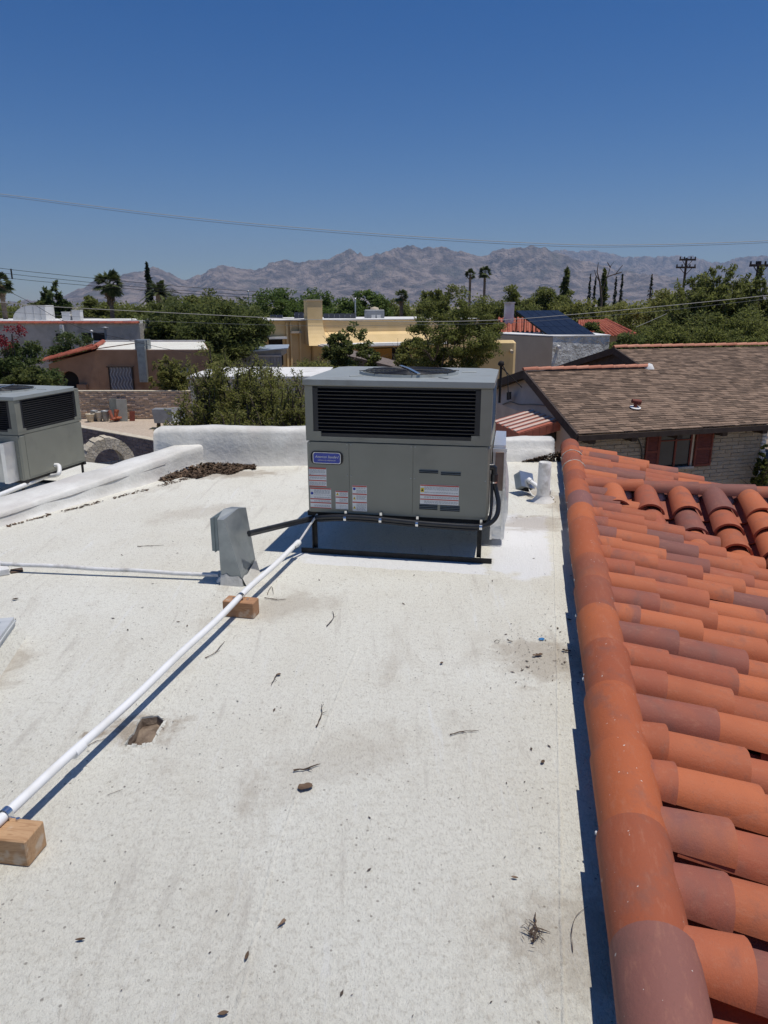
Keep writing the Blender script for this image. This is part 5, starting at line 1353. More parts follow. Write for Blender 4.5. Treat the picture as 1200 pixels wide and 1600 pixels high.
tile_row(gh, 'coping_tile', V(PY(-60, 500, 56).x, 55.95, zt_ - 0.21) + off, V(PY(216, 500, 56).x, 55.95, zt_ - 0.21) + off, 0.6, 0.16, WW['redtile'])
for (a, b_, c_, d_, nm) in ((128, 165, 520, 532, 'window'), (88, 97, 521, 534, 'window')):
    w = panel_on(gh, nm, a, b_, c_, d_, V(0, 56, 0), n0, 0.02, WW['dark'], 0.05); w.location = off
    x0_, x1_ = PY(a, 520, 56).x, PY(b_, 520, 56).x; z0_, z1_ = PY(a, d_, 56).z, PY(a, c_, 56).z
    mb = MB(); mb.bx(x0_ - 0.08, x1_ + 0.08, 55.9, 55.975, z0_ - 0.1, z0_ - 0.01); mb.build('sill', WW['white'], w)
dm = empty('white_vault', (PY(46, 497, 58).x, 58.0, zt_)); tag(dm, 'white rounded vault shaped cover on the grey house roof', 'roof vault')
wv_, hv_ = (PY(71, 497, 58).x - PY(19, 497, 58).x), PY(50, 477, 58).z - zt_
poly = [V(wv_ / 2, 0, 0), V(wv_ / 2, 0, hv_)] + [V(wv_ * 0.12 - wv_ * 0.62 * math.sin(t), 0, hv_ * math.cos(t)) for t in [math.pi / 2 * i / 8 for i in range(9)]]
mb = MB(); mb.prism([p + V(0, 0, 0.004) for p in poly[::-1]], V(0, 1.6, 0)); mb.build('cover', WW['white'], dm)
for x in (-0.3, 0.35, 0.9): mb = MB(); mb.bx(x, x + 0.04, -0.03, -0.003, 0.05, hv_ * 0.92); mb.build('rib', WW['frame'], dm)
for (a, b_, c_, d_, lab) in ((96, 109, 488, 499, 'small white box on the grey house roof next to the vault'), (112, 125, 485, 499, 'taller white box on the grey house roof, second from the vault')):
    x0_, x1_ = PY(a, 490, 57.5).x, PY(b_, 490, 57.5).x; o = empty('roof_box', ((x0_ + x1_) / 2, 57.5, zt_)); tag(o, lab, 'roof box', 'white boxes on the grey house roof')
    hh = PY(a, c_, 57.5).z - zt_; w_ = (x1_ - x0_) / 2
    mb = MB(); mb.bevbox(-w_, w_, 0, 0.6, 0.004, hh, 0.02); mb.build('housing', WW['white'], o)
    mb = MB(); mb.bx(-w_ - 0.03, w_ + 0.03, -0.03, 0.63, hh + 0.002, hh + 0.04); mb.build('lid', WW['white'], o)
def ghpole(px, y0, y1, Y, label, mat, r=0.05, capr=0.13):
    q = PY(px, y0, Y); o = empty('vent_pipe', (q.x, Y, GZ)); tag(o, label, 'vent pipe')
    mb = MB(); mb.tube([V(0, 0, 0), V(-0.1, 0, q.z - GZ)], r, 8); mb.build('pipe_stub', mat, o)
    mb = MB(); mb.lathe((-0.1, 0, q.z - GZ), [(0.0, 0.08), (capr, 0.0), (capr * 0.8, -0.08), (0, -0.08)], 10); mb.build('cap', mat, o)
ghpole(145, 517, 540, 54, 'white capped vent pipe in front of the grey house', WW['white'])
ghpole(166, 512, 540, 54, 'dark cluttered pole in front of the grey house', WW['corr'], 0.09, 0.3)

# ---- metal shed
sh = empty('metal_shed', (PY(410, 570, 55).x, 55.0, GZ)); tag(sh, 'grey corrugated metal shed with pale blue slanted roof', 'shed'); off = -sh.location
x0_, x1_ = PY(365, 560, 55).x, PY(440, 560, 55).x
za, zb = PY(365, 552, 55).z, PY(445, 543, 55).z
i = 0; x = x0_
while x < x1_ - 0.05:
    mb = MB(); mb.bx(x + 0.01, min(x + 0.22, x1_), 55.0 + (0.02 if i % 2 else 0.0), 55.1, GZ, PY(400, 556, 55).z); mb.v = [tuple(Vector(p) + off) for p in mb.v]; mb.build('wall_panel', WW['corr'], sh); x += 0.23; i += 1
mb = MB(); mb.prism([V(x0_, 55.02, PY(400, 556, 55).z + 0.01), V(x1_, 55.02, PY(400, 556, 55).z + 0.01), V(x1_, 55.02, zb - 0.1), V(x0_, 55.02, za - 0.02)], V(0, 3, 0)); mb.v = [tuple(Vector(p) + off) for p in mb.v]; mb.build('gable', WW['corr'], sh)
mb = MB(); mb.bx(x0_, x1_, 54.9, 54.99, PY(400, 557, 55).z, PY(400, 555, 55).z); mb.v = [tuple(Vector(p) + off) for p in mb.v]; mb.build('band', WW['frame'], sh)
mb = MB(); mb.prism([PY(361, 553, 54.6), PY(450, 545, 54.6), PY(452, 539.5, 60), PY(420, 540, 60)], V(0, 0, 0.07)); mb.v = [tuple(Vector(p) + off) for p in mb.v]; mb.build('roof', WW['slate'], sh)

# ---- low white roof in front of the shed and a small shingled gable behind the unit
lw = empty('white_roof_building', (PY(400, 590, 33).x, 33.0, GZ)); tag(lw, 'low building with bright white flat roof behind the feathery shrub', 'building'); off = -lw.location
zt_ = PY(400, 592, 33).z
mb = MB(); mb.bx(PY(296, 590, 33).x, PY(505, 590, 33).x, 33, 38, GZ, zt_); mb.v = [tuple(Vector(p) + off) for p in mb.v]; mb.build('wall', WW['grey'], lw)
mb = MB(); mb.bx(PY(296, 590, 33).x - 0.1, PY(505, 590, 33).x + 0.1, 32.9, 38.1, zt_ + 0.004, zt_ + 0.12); mb.v = [tuple(Vector(p) + off) for p in mb.v]; mb.build('flat_roof', WW['white'], lw)
mb = MB(); q = PY(407, 577, 37); mb.bx(q.x - 0.4, q.x + 0.4, 36.6, 37.4, zt_ + 0.124, q.z + 0.1); mb.v = [tuple(Vector(p) + off) for p in mb.v]; mb.build('roof_hatch', WW['white'], lw)
gb = empty('shingled_shed', (PY(545, 575, 46).x, 46.0, GZ)); tag(gb, 'low brown shingled gable roof just behind the large air conditioner', 'shed'); off = -gb.location
pk_, pl, pr = PY(545, 556, 46), PY(505, 572, 46), PY(625, 575, 46)
M['shingle_far'] = pm('far_shingle', (0.13, 0.105, 0.09), (0.22, 0.18, 0.155), 6, 0.95, 0.5, 20, world=True)
mb = MB(); mb.prism([V(pl.x, 46, pl.z), V(pr.x, 46, pr.z), V(pk_.x, 46, pk_.z)], V(0, 6, 0)); mb.v = [tuple(Vector(p) + off) for p in mb.v]; mb.build('roof', M['shingle_far'], gb)
mb = MB(); mb.bx(pl.x + 0.3, pr.x - 0.4, 46.2, 51.8, GZ, pr.z - 0.004); mb.v = [tuple(Vector(p) + off) for p in mb.v]; mb.build('wall', WW['tan'], gb)

# ---- yellow house
yh = empty('yellow_house', (PY(580, 520, 70).x, 70.0, GZ)); tag(yh, 'long yellow stucco house with curved chimney and rooftop solar panels', 'house'); off = -yh.location
def ybx(name, mat, a, b_, c_, d_, Y0, Y1, parent=yh, zb=None):
    mb = MB(); mb.bx(PY(a, c_, Y0).x, PY(b_, c_, Y0).x, Y0, Y1, GZ if zb is True else PY((a + b_) / 2, d_, Y0).z, PY((a + b_) / 2, c_, Y0).z); mb.v = [tuple(Vector(p) + off) for p in mb.v]; return mb.build(name, mat, parent)
ybx('wall', WW['yellow'], 424, 492, 500, 580, 70.5, 84, zb=True)
ybx('wall', WW['yellow'], 492.2, 760, 500, 580, 70.0, 84, zb=True)
ybx('roof_rim', WW['white'], 423, 762, 498.6, 499.8, 69.9, 84)
mb = MB()   # battered base course: leans out towards the porch
q0, q1 = PY(500, 518, 69.98), PY(690, 518, 69.98)
mb.prism([V(q0.x, 69.98, q0.z), V(q0.x, 69.98, PY(500, 537, 69.98).z), V(q0.x, 69.0, PY(500, 537, 69.0).z), V(q0.x, 69.6, q0.z - 0.25)], V(q1.x - q0.x, 0, 0)); mb.v = [tuple(Vector(p) + off) for p in mb.v]; mb.build('battered_ledge', WW['yellow'], yh)
# chimney with flared foot, curved side
mb = MB(); prof = []
zt0, zb0 = PY(490, 470, 69.5).z, PY(490, 537, 69.5).z
xL, xR = PY(481, 490, 69.5).x, PY(503, 490, 69.5).x
for i in range(13):
    f = i / 12; prof.append((zt0 + (zb0 - zt0) * f, 0.9 * max(0, f - 0.45) ** 2 * 4.5))
front = [V(xL, 69.5 - e_, z) for z, e_ in prof]; nfr = len(front)
vs = [V(xL - e_ * 0.25, 69.5 - e_, z) for z, e_ in prof] + [V(xR + e_ * 0.2, 69.5 - e_, z) for z, e_ in prof] + [V(xR, 70.4, z) for z, e_ in prof] + [V(xL, 70.4, z) for z, e_ in prof]
fs = []
for c_ in range(4):
    for i in range(nfr - 1): fs.append((c_ * nfr + i, c_ * nfr + i + 1, ((c_ + 1) % 4) * nfr + i + 1, ((c_ + 1) % 4) * nfr + i))
fs += [(0, nfr, 2 * nfr, 3 * nfr)]
mb.add(vs, fs); mb.v = [tuple(Vector(p) + off) for p in mb.v]; o = mb.build('chimney', WW['yellow'], yh)
mb = MB(); mb.bx(xL - 0.05, xR + 0.05, 69.42, 70.45, zt0 + 0.004, zt0 + 0.10); mb.v = [tuple(Vector(p) + off) for p in mb.v]; mb.build('chimney_cap', WW['tan'], o)
o = ybx('porch_roof', WW['white'], 490, 690, 536.5, 541, 67.2, 69.9)
mb = MB(); mb.prism([PY(488, 541, 67.1) + off, PY(692, 541, 67.1) + off, PY(692, 536, 69.8) + off, PY(488, 536, 69.8) + off], V(0, 0, 0.12)); mb.build('porch_slope', WW['white'], yh)
ybx('porch_recess', WW['dark'], 560, 640, 544, 580, 69.88, 69.97)
ybx('porch_wall', WW['ochre'], 583, 611, 545, 580, 69.75, 69.86, zb=True)
ybx('porch_post', WW['yellow'], 650, 657, 541.5, 585, 67.4, 67.8, zb=True)
for a in (455.5, 461, 474): ybx('buttress', WW['yellow'], a, a + 2.2, 503, 580, 70.2, 70.48, zb=True)
ybx('side_door', WW['dark'], 433, 452, 527, 566, 70.42, 70.49)
ybx('door_hood', WW['white'], 428, 453, 524, 527, 69.6, 70.48)
ybx('scupper', WW['tan'], 461, 476, 516, 519, 69.9, 70.48)
for g_, (a, b_, c_) in enumerate(((421, 441, 493.5), (459, 481, 489.5), (505, 556, 491.5))):
    o = empty('solar_array', PY((a + b_) / 2, 499.5, 74)); tag(o, ['short solar panel row at the left end of the yellow house roof', 'solar panel row left of the yellow chimney', 'long solar panel row right of the yellow chimney'][g_], 'solar panels', 'solar panels on the yellow house')
    n_ = max(2, round((b_ - a) / 8)); w_ = (PY(b_, 495, 74).x - PY(a, 495, 74).x); h_ = PY(a, c_, 74).z - PY(a, 499.5, 74).z + 0.1
    for i in range(n_):
        x = -w_ / 2 + w_ * i / n_
        mb = MB(); mb.prism([V(x + 0.03, 0, 0), V(x + w_ / n_ - 0.03, 0, 0), V(x + w_ / n_ - 0.03, 0.6, h_), V(x + 0.03, 0.6, h_)], V(0, 0.03, -0.02)); mb.build('panel', WW['solar'], o)
    mb = MB(); mb.bx(-w_ / 2, w_ / 2, 0.5, 0.56, -0.3, h_ * 0.8); mb.build('rack', WW['frame'], o)
yh.rotation_euler.z = math.radians(25); yh.scale.x = 1.10
ac2 = empty('roof_cooler', PY(585, 500, 75)); tag(ac2, 'boxy grey cooler with white vents on the yellow house roof', 'cooler')
w_ = PY(600, 490, 75).x - PY(569, 490, 75).x; h_ = PY(585, 484, 75).z - PY(585, 500, 75).z
mb = MB(); mb.bevbox(-w_ / 2, w_ / 2, 0, 1.5, 0.0, h_, 0.05); mb.build('housing', WW['corr'], ac2)
for x in (-0.1, 0.45): mb = MB(); mb.bx(x - 0.2, x + 0.2, -0.05, -0.003, 0.05, h_ * 0.5); mb.build('vent', WW['white'], ac2)
mb = MB(); mb.lathe((0, 0.7, h_), [(0.45, 0.003), (0.4, 0.2), (0.0, 0.3)], 12); mb.build('fan_dome', WW['tan'], ac2)

# ---- white house with solar array on the right
wh = empty('white_house', (PY(865, 560, 45).x, 45.0, GZ)); tag(wh, 'white stucco house carrying the large tilted solar array', 'house'); off = -wh.location
zt_ = PY(864, 527, 45).z
cL, cM, cR = V(PY(770, 530, 47.5).x, 50.0, 0), V(PY(864, 530, 45).x, 45.0, 0), V(PY(948, 530, 47).x, 46.4, 0)
mb = MB(); mb.prism([V(cL.x, cL.y, GZ) + off, V(cM.x, cM.y, GZ) + off, V(cM.x + 0.6, 56, GZ) + off, V(cL.x + 0.6, 58, GZ) + off], V(0, 0, zt_ - GZ)); mb.build('wall', WW['tan'], wh)
mb = MB(); mb.prism([V(cM.x + 0.004, cM.y - 0.02, GZ) + off, V(cR.x, cR.y, GZ) + off, V(cR.x + 0.3, 55, GZ) + off, V(cM.x + 0.61, 55, GZ) + off], V(0, 0, zt_ - GZ + 0.03)); mb.build('wall', WW['rough_white'], wh)
mb = MB(); mb.prism([V(cL.x, cL.y - 0.04, zt_ + 0.033) + off, V(cM.x, cM.y - 0.06, zt_ + 0.033) + off, V(cR.x + 0.05, cR.y - 0.05, zt_ + 0.033) + off, V(cR.x + 0.05, 55, zt_ + 0.033) + off, V(cL.x, 56, zt_ + 0.033) + off], V(0, 0, 0.06)); mb.build('roof_rim', WW['white'], wh)
mb = MB(); q = PP(872, 541, cM, (cR - cM).cross(V(0, 0, 1)).normalized()); mb.tube([q + off + V(0, 0.1, 0), q + off + V(0, -0.55, -0.05)], 0.10, 10); mb.build('scupper', WW['white'], wh)
e0, e1, r0_, r1_ = PY(780, 522, 51), PY(868, 522, 51), PY(780, 497, 56), PY(868, 497, 56)
slope_tiles(wh, e0 + off, e1 + off, r0_ + off, r1_ + off, 0.30, WW['redtile'], 0.11)
q = PY(796, 497, 54); mb = MB(); s_ = 0.32
mb.bx(q.x - s_, q.x + s_, 54, 54.6, q.z - 1.2, PY(796, 474, 54).z); mb.v = [tuple(Vector(p) + off) for p in mb.v]; o = mb.build('chimney', WW['white'], wh)
mb = MB(); zz = PY(796, 474, 54).z; mb.bx(q.x - s_ - 0.05, q.x + s_ + 0.05, 53.95, 54.65, zz + 0.003, zz + 0.10); mb.v = [tuple(Vector(p) + off) for p in mb.v]; mb.build('chimney_cap', WW['white'], o)
sa = empty('solar_array', PY(865, 527, 46)); tag(sa, 'large tilted blue solar array on black struts above the white house', 'solar panels'); soff = -sa.location
B0, B1, T0, T1 = PY(858, 525, 46.5), PY(931, 524, 46.5), PY(806, 486, 51.5), PY(872, 485.5, 51.5)
nx, ny = 5, 3
for i in range(nx):
    for j in range(ny):
        g_ = 0.012
        def sp(u_, v_): return (B0.lerp(B1, u_)).lerp(T0.lerp(T1, u_), v_) + soff
        q = [sp(i / nx + g_ / 3, j / ny + g_ / 3), sp((i + 1) / nx - g_ / 3, j / ny + g_ / 3), sp((i + 1) / nx - g_ / 3, (j + 1) / ny - g_ / 3), sp(i / nx + g_ / 3, (j + 1) / ny - g_ / 3)]
        mb = MB(); mb.prism(q, V(0, 0.01, 0.04)); mb.build('panel', WW['solar'], sa)
for v_ in (0.0, 0.25, 0.5, 0.75, 1.0):
    for u_ in (0.02, 0.5):
        p = B0.lerp(B1, u_).lerp(T0.lerp(T1, u_), v_) + soff
        mb = MB(); mb.tube([V(p.x, p.y, zt_ + 0.1 - sa.location.z), p + V(0, 0, -0.02)], 0.04, 6); mb.build('strut', WW['dark'], sa)
for (u_) in (0.02, 0.5, 0.98):
    mb = MB(); mb.tube([B0.lerp(B1, u_) + soff + V(0, 0, -0.06), T0.lerp(T1, u_) + soff + V(0, 0, -0.06)], 0.045, 6); mb.build('rail', WW['dark'], sa)
yb = empty('yellow_wall', (PY(797, 560, 40).x, 40.0, GZ)); tag(yb, 'rounded yellow stucco wall end left of the white house', 'wall')
x0_, x1_ = PY(780, 540, 40).x - yb.location.x, PY(807, 540, 40).x - yb.location.x; h_ = PY(797, 532, 40).z - GZ
mb = MB(); mb.bevbox(x0_ - 1.2, x1_, 0, 0.7, 0, h_, 0.14); mb.build('wall_body', WW['yellow'], yb)
mb = MB(); mb.tube([V(x1_ - 0.28, -0.02, h_ - 0.55), V(x1_ - 0.28, -0.35, h_ - 0.6)], 0.09, 8); mb.build('scupper', WW['tan'], yb)

# ---- red tiled hip house further back
rh = empty('red_roof_house', (PY(940, 530, 62).x, 62.0, GZ)); tag(rh, 'house with red tiled hip roof between the white house and the mesquites', 'house'); off = -rh.location
ea, eb = PY(905, 526, 60), PY(994, 524, 60); ra, rb = PY(905, 501, 68), PY(946, 500.5, 68)
slope_tiles(rh, ea + off, eb + off, ra + off, rb + off, 0.32, WW['redtile'], 0.12)
ec = PY(986, 521, 72)
mb = MB(); mb.add([eb + off, V(eb.x + 1.2, 74, eb.z) + off, rb + off], [(0, 1, 2)]); mb.build('hip_slope', WW['redtile'], rh)
tile_row(rh, 'ridge_tile', rb + off + V(0, 0, 0.06), eb + off + V(0, 0, 0.06), 0.7, 0.14, WW['redtile'])
mb = MB(); mb.bx(ea.x, eb.x - 0.5, 60.5, 72, GZ, eb.z - 0.01); mb.v = [tuple(Vector(p) + off) for p in mb.v]; mb.build('wall', WW['tan'], rh)
w = panel_on(rh, 'window', 962, 976, 532, 541, V(0, 60.5, 0), n0, 0.02, WW['dark']); w.location = off

# ------------------------------------------------------------------ shingled house on the right
sg = empty('shingled_house', PZ(1050, 680, -1.3)); sg.location.z = GZ
tag(sg, 'block house with brown shingle roof, red shutters and pale ridge tiles beyond the tile ridge', 'house')
off = -sg.location
EZ = -1.3
E1, E2 = PZ(905, 679, EZ), PZ(1200, 662.5, EZ)
ed = (E2 - E1).normalized(); en = V(-ed.y, ed.x, 0)               # en: uphill (away)
TS = 0.245
pn = (ed.cross((en + V(0, 0, TS)).normalized())).normalized()
if pn.z < 0: pn = -pn
def on_roof(px, py): return PP(px, py, E1, pn)
G0 = on_roof(822, 581); G1 = on_roof(1010, 575.5); K0 = on_roof(964, 546); K1 = on_roof(1200, 540)
# regularise: ridges parallel to the eave
def uv(p): r = p - E1; return r.dot(ed), r.dot(en)
gu, gv = uv(G0); hu, hv = uv(G1); ku, kv = uv(K0); lu, lv = uv(K1)
gv = hv = (gv + hv) / 2; kv = lv = (kv + lv) / 2
def rp2(u_, v_, dz=0.0): return E1 + ed * u_ + en * v_ + V(0, 0, TS * v_ + dz)
UR = lu + 3.0
G0, G1, K0, K1 = rp2(gu, gv), rp2(hu, hv), rp2(ku, kv), rp2(UR, kv)
EL = rp2(0, 0); ER = rp2(UR, 0)
M['shingle'] = pm('brown_shingle', (0.155, 0.106, 0.074), (0.235, 0.163, 0.115), 5, 0.95, 0.4, 60, var=0.34, bdist=0.01)
# deck under the shingles
mb = MB(); mb.add([p + off for p in (EL, ER, K1, K0, G1, G0)], [(0, 1, 2, 3, 4, 5)])
hipv = kv - (hu - ku) * 0.0
bz = lambda p: V(p.x, p.y, p.z)
# rear slopes
def back(p, L): return p + en * L + V(0, 0, -TS * L)
mb.add([p + off for p in (G0, G1, back(G1, gv), back(G0, gv))], [(0, 1, 2, 3)])
mb.add([p + off for p in (K0, K1, back(K1, kv), back(K0, kv))], [(0, 1, 2, 3)])
mb.build('roof_deck', M['shingle'], sg)
# shingles: tabs course by course
ex, tw = 0.142, 0.31
tabs = []
ln = math.hypot(1, TS)
rows = int(kv * ln / ex)
def left_edge(v_):
    if v_ <= gv: return 0 + (gu - 0) * v_ / gv
    return hu + (ku - hu) * (v_ - gv) / (kv - gv)
for r in range(rows):
    v0 = r * ex / ln; ul = left_edge(v0); u_ = ul - (tw * 0.5 if r % 2 else 0) - rt.uniform(0, 0.08)
    while u_ < UR:
        w_ = tw * rt.choice((0.5, 0.8, 1.0, 1.0, 1.2)); a = max(u_, ul); b_ = min(u_ + w_, UR)
        if b_ - a > 0.03: tabs.append((r, a, b_, v0, rt.uniform(-0.012, 0.012), rt.choice((0.006, 0.008, 0.014))))
        u_ += w_ + 0.006
tab_me = {}
def tab_geom(a, b_, v0, jit, th):
    p = lambda u_, v_, h: rp2(u_, v_) + pn * h + off
    v1 = v0 + (ex * 1.05) / ln; v0 = v0 + jit * 0.5
    return [p(a, v0, 0.003), p(b_, v0, 0.003), p(b_, v0, 0.010 + th), p(a, v0, 0.010 + th), p(b_, v1, 0.006), p(a, v1, 0.006)], [(0, 1, 2, 3), (3, 2, 4, 5), (0, 3, 5), (1, 4, 2)]
# largest in view: lowest courses right of the eave corner and within the frame
mbF = MB(); near = [t_ for t_ in tabs if t_[0] < 7 and t_[2] < lu + 0.6][:290]; nid = set(map(id, near))
unit_tab = MB(); unit_tab.add([V(0, 0, 0.003), V(1, 0, 0.003), V(1, 0, 0.018), V(0, 0, 0.018), V(1, 1, 0.006), V(0, 1, 0.006)], [(0, 1, 2, 3), (3, 2, 4, 5), (0, 3, 5), (1, 4, 2)])
tab_mesh = unit_tab.mesh('shingle', M['shingle'])
sroof = sg.children[-1] if False else [c for c in sg.children if c.name.startswith('roof_deck')][0]
ys = (en + V(0, 0, TS)).normalized()
for t_ in tabs:
    r, a, b_, v0, jit, th = t_
    if id(t_) in nid:
        o = link('shingle', tab_mesh, sroof)
        m_ = Matrix((ed * (b_ - a), ys * ex * 1.05, pn * (0.6 + th * 60))).transposed().to_4x4()
        o.matrix_basis = Matrix.Translation(rp2(a, v0 + jit * 0.5) + off) @ m_
    else:
        vs, fs = tab_geom(a, b_, v0, jit, th); mbF.add(vs, fs)
o = mbF.build('shingle_field', M['shingle'], sroof); o['kind'] = 'stuff'
# ridge tiles
tile_row(sg, 'ridge_tile', rp2(gu - 0.1, gv, 0.05) + off, rp2(hu, gv, 0.05) + off, 0.45, 0.085, WW['ridgepale'])
tile_row(sg, 'ridge_tile', rp2(ku - 0.1, kv, 0.05) + off, rp2(UR, kv, 0.05) + off, 0.45, 0.085, WW['ridgepale'])
mb = MB(); mb.lathe(rp2(hu + 0.08, gv, 0.03) + off, [(0, 0.13), (0.10, 0.10), (0.16, 0.0), (0.18, -0.05)], 10); mb.build('ridge_mortar', WW['white'], sg)
# fascia boards: eave, rakes of both gables
def board(p, q, h, th, nm='fascia'):
    mb = MB(); d_ = (q - p).normalized(); s_ = d_.cross(V(0, 0, 1)).normalized() * th
    mb.prism([p + off, q + off, q + off + V(0, 0, -h), p + off + V(0, 0, -h)], s_); return mb.build(nm, WW['timber'], sg)
board(rp2(-0.05, -0.03, -0.012), rp2(UR, -0.03, -0.012), 0.13, 0.04)
board(rp2(-0.03, -0.03, 0.03), rp2(gu - 0.03, gv, 0.05), 0.24, -0.06)
board(back(rp2(gu - 0.03, gv, 0.05), gv * 0.98), rp2(gu - 0.03, gv, 0.05), 0.24, 0.06)
board(rp2(hu - 0.05, gv + 0.02, 0.02), rp2(ku - 0.05, kv, 0.05), 0.22, -0.06)
board(back(rp2(ku - 0.05, kv, 0.05), kv * 0.9), rp2(ku - 0.05, kv, 0.05), 0.22, 0.06)
# eave ends of rafters
for u_ in (0.35, 1.55, 2.9, 4.3, 5.6):
    mb = MB(); q = rp2(u_, 0.05, -0.16); mb.prism([q + off, q + off + ed * 0.16, q + off + ed * 0.16 + en * 0.5, q + off + en * 0.5], V(0, 0, -0.12)); mb.build('rafter_end', WW['timber'], sg)
# front wall of painted slump block, below the eave
WS = 0.45
w0, w1 = rp2(0.30, WS), rp2(uv(PP(1188, 700, rp2(0, WS), -en))[0], WS)
wz = EZ - 0.12 + TS * WS * 0.3
def in_win(a, b_, z0_, z1_): return False
WP = rp2(0, WS)
wu0, wu1 = uv(PP(1027, 700, WP, -en))[0] - 0.30, uv(PP(1082, 700, WP, -en))[0] - 0.30
wzt, wzb = PP(1050, 676, WP, -en).z, PP(1050, 729, WP, -en).z
skipw = lambda a, b_, z0_, z1_: (b_ > wu0 and a < wu1 and z1_ > wzb - 0.02 and z0_ < wzt + 0.05)
co = block_wall(sg, w0 + off, w1 + off, wz - GZ, 15, 0.105, 0.41, WW['block'], 0.25, joint=0.012, zbot=0.0, core=pm('painted_mortar', (0.31, 0.26, 0.195), (0.37, 0.315, 0.24), 6, 0.95), rough=0.012,
                skip=lambda a, b_, z0_, z1_: skipw(a, b_, z0_ + GZ, z1_ + GZ))
mb = MB(); mb.prism([w1 + off + V(0, 0, GZ - w1.z) - off * 0 , w1 + off + ed * 0.03 + V(0, 0, GZ - w1.z), w1 + off + ed * 0.03 + en * 6 + V(0, 0, GZ - w1.z), w1 + off + en * 6 + V(0, 0, GZ - w1.z)], V(0, 0, wz - GZ)); 
o = mb.build('return_wall', WW['white'], sg)
# rough quoin ends at the right corner
for i in range(14):
    mb = MB(); q = w1 + off; zz = wz - GZ - 0.105 * (i + 1)
    mb.bevbox(q.x - 0.02, q.x + 0.11 + (0.03 if i % 2 else 0), q.y - 0.08, q.y + 0.1, zz + 0.01, zz + 0.098, 0.02); mb.build('quoin', WW['white'], sg)
# window
FW = lambda u_, z, d_: w0 + ed * u_ - en * d_ + V(0, 0, z - w0.z) + off
def wrect(name, u0, u1, z0_, z1_, d0, d1, mat, parent=sg):
    mb = MB(); mb.prism([FW(u0, z0_, d0), FW(u1, z0_, d0), FW(u1, z1_, d0), FW(u0, z1_, d0)], -en * (d1 - d0)); return mb.build(name, mat, parent)
win = wrect('window', wu0 + 0.01, wu1 - 0.01, wzb, wzt + 0.06, 0.001, 0.012, WW['dark'])
um = (wu0 + wu1) / 2 - 0.02
for (a, b_) in ((wu0 + 0.06, um - 0.03), (um + 0.03, wu1 - 0.12)):
    wrect('pane', a, b_, wzb + 0.06, wzt - 0.22, 0.014, 0.02, WW['glass'], win); wrect('pane', a, b_, wzt - 0.18, wzt, 0.014, 0.02, WW['glass'], win)
for (a, b_, c_, d_) in ((wu0 + 0.01, wu0 + 0.055, wzb, wzt), (um - 0.025, um + 0.025, wzb, wzt), (wu1 - 0.115, wu1 - 0.07, wzb, wzt), (wu0 + 0.056, wu1 - 0.116, wzt - 0.215, wzt - 0.185)):
    wrect('mullion', a, b_, c_, d_, 0.021, 0.05, WW['shutter'], win)
wrect('reveal', wu1 - 0.065, wu1 - 0.01, wzb, wzt + 0.05, 0.014, 0.05, WW['tan'], win)
wrect('sill', wu0 - 0.05, wu1 + 0.02, wzb - 0.06, wzb - 0.003, 0.013, 0.12, WW['grey'], win)
s0, s1 = uv(PP(1006, 700, WP, -en))[0] - 0.30, uv(PP(1109, 700, WP, -en))[0] - 0.30
for (a, b_) in ((s0, wu0 - 0.01), (wu1 + 0.01, s1)):
    sh_ = wrect('shutter', a, b_, wzb - 0.02, wzt + 0.02, 0.06, 0.085, WW['shutter'])
    for (c_, d_) in ((a, a + 0.05), (b_ - 0.05, b_)): wrect('stile', c_, d_, wzb - 0.02, wzt + 0.02, 0.086, 0.105, WW['shutter'], sh_)
    for z in (wzb - 0.02, (wzb + wzt) / 2 - 0.03, wzt - 0.04): wrect('shutter_rail', a + 0.051, b_ - 0.051, z, z + 0.06, 0.086, 0.103, WW['shutter'], sh_)
    z = wzb + 0.06
    while z < wzt - 0.08:
        if abs(z - (wzb + wzt) / 2) > 0.05:
            mb = MB(); mb.prism([FW(a + 0.052, z, 0.087), FW(a + 0.052, z, 0.100), FW(a + 0.052, z + 0.035, 0.087)], ed * (b_ - a - 0.104)); mb.build('slat', WW['shutter'], sh_)
        z += 0.045
# cable hanging from the eave
mb = MB(); cc = [PP(x, y, WP - en * 0.08, -en) + off for x, y in ((992, 680), (998, 688), (1002, 700), (1003, 712), (1001, 725))]
mb.tube(bez(cc, 4), 0.018, 6); mb.build('cable', M['rubber'], sg)
# gable end wall facing left
gw = [rp2(0.25, WS), rp2(gu + 0.25, gv, -0.15), back(rp2(gu + 0.25, gv, -0.15), gv - WS)]
a, b_, c_ = gw; mb = MB(); a = V(a.x, a.y, EZ - 0.02); c_ = V(c_.x, c_.y, EZ - 0.1)
mb.prism([V(a.x, a.y, GZ) + off, a + off, b_ + off, c_ + off, V(c_.x, c_.y, GZ) + off], ed * 0.22); mb.build('gable_wall', pm('gable_paint', (0.50, 0.40, 0.325), (0.58, 0.475, 0.39), 2, 0.95, 0.4, 14, world=True), sg)
gn = (c_ - a).cross(V(0, 0, 1)).normalized()
if gn.x > 0: gn = -gn
def gpt(px, py, d_=0.03): return PP(px, py, a + gn * d_, gn) + off
mb = MB(); mb.prism([gpt(793, 625), gpt(799, 624), gpt(799, 612), gpt(793, 613)], gn * 0.03); mb.build('gable_vent', WW['dark'], sg)
mb = MB(); mb.tube(bez([gpt(786, 632), gpt(798, 628), gpt(812, 632), gpt(835, 632), gpt(858, 634)], 5), 0.022, 6); mb.build('wall_cable', M['rubber'], sg)
mb = MB(); mb.prism([gpt(850, 690), gpt(868, 690), gpt(868, 672), gpt(850, 672)], gn * 0.03); mb.build('side_window', WW['dark'], sg)
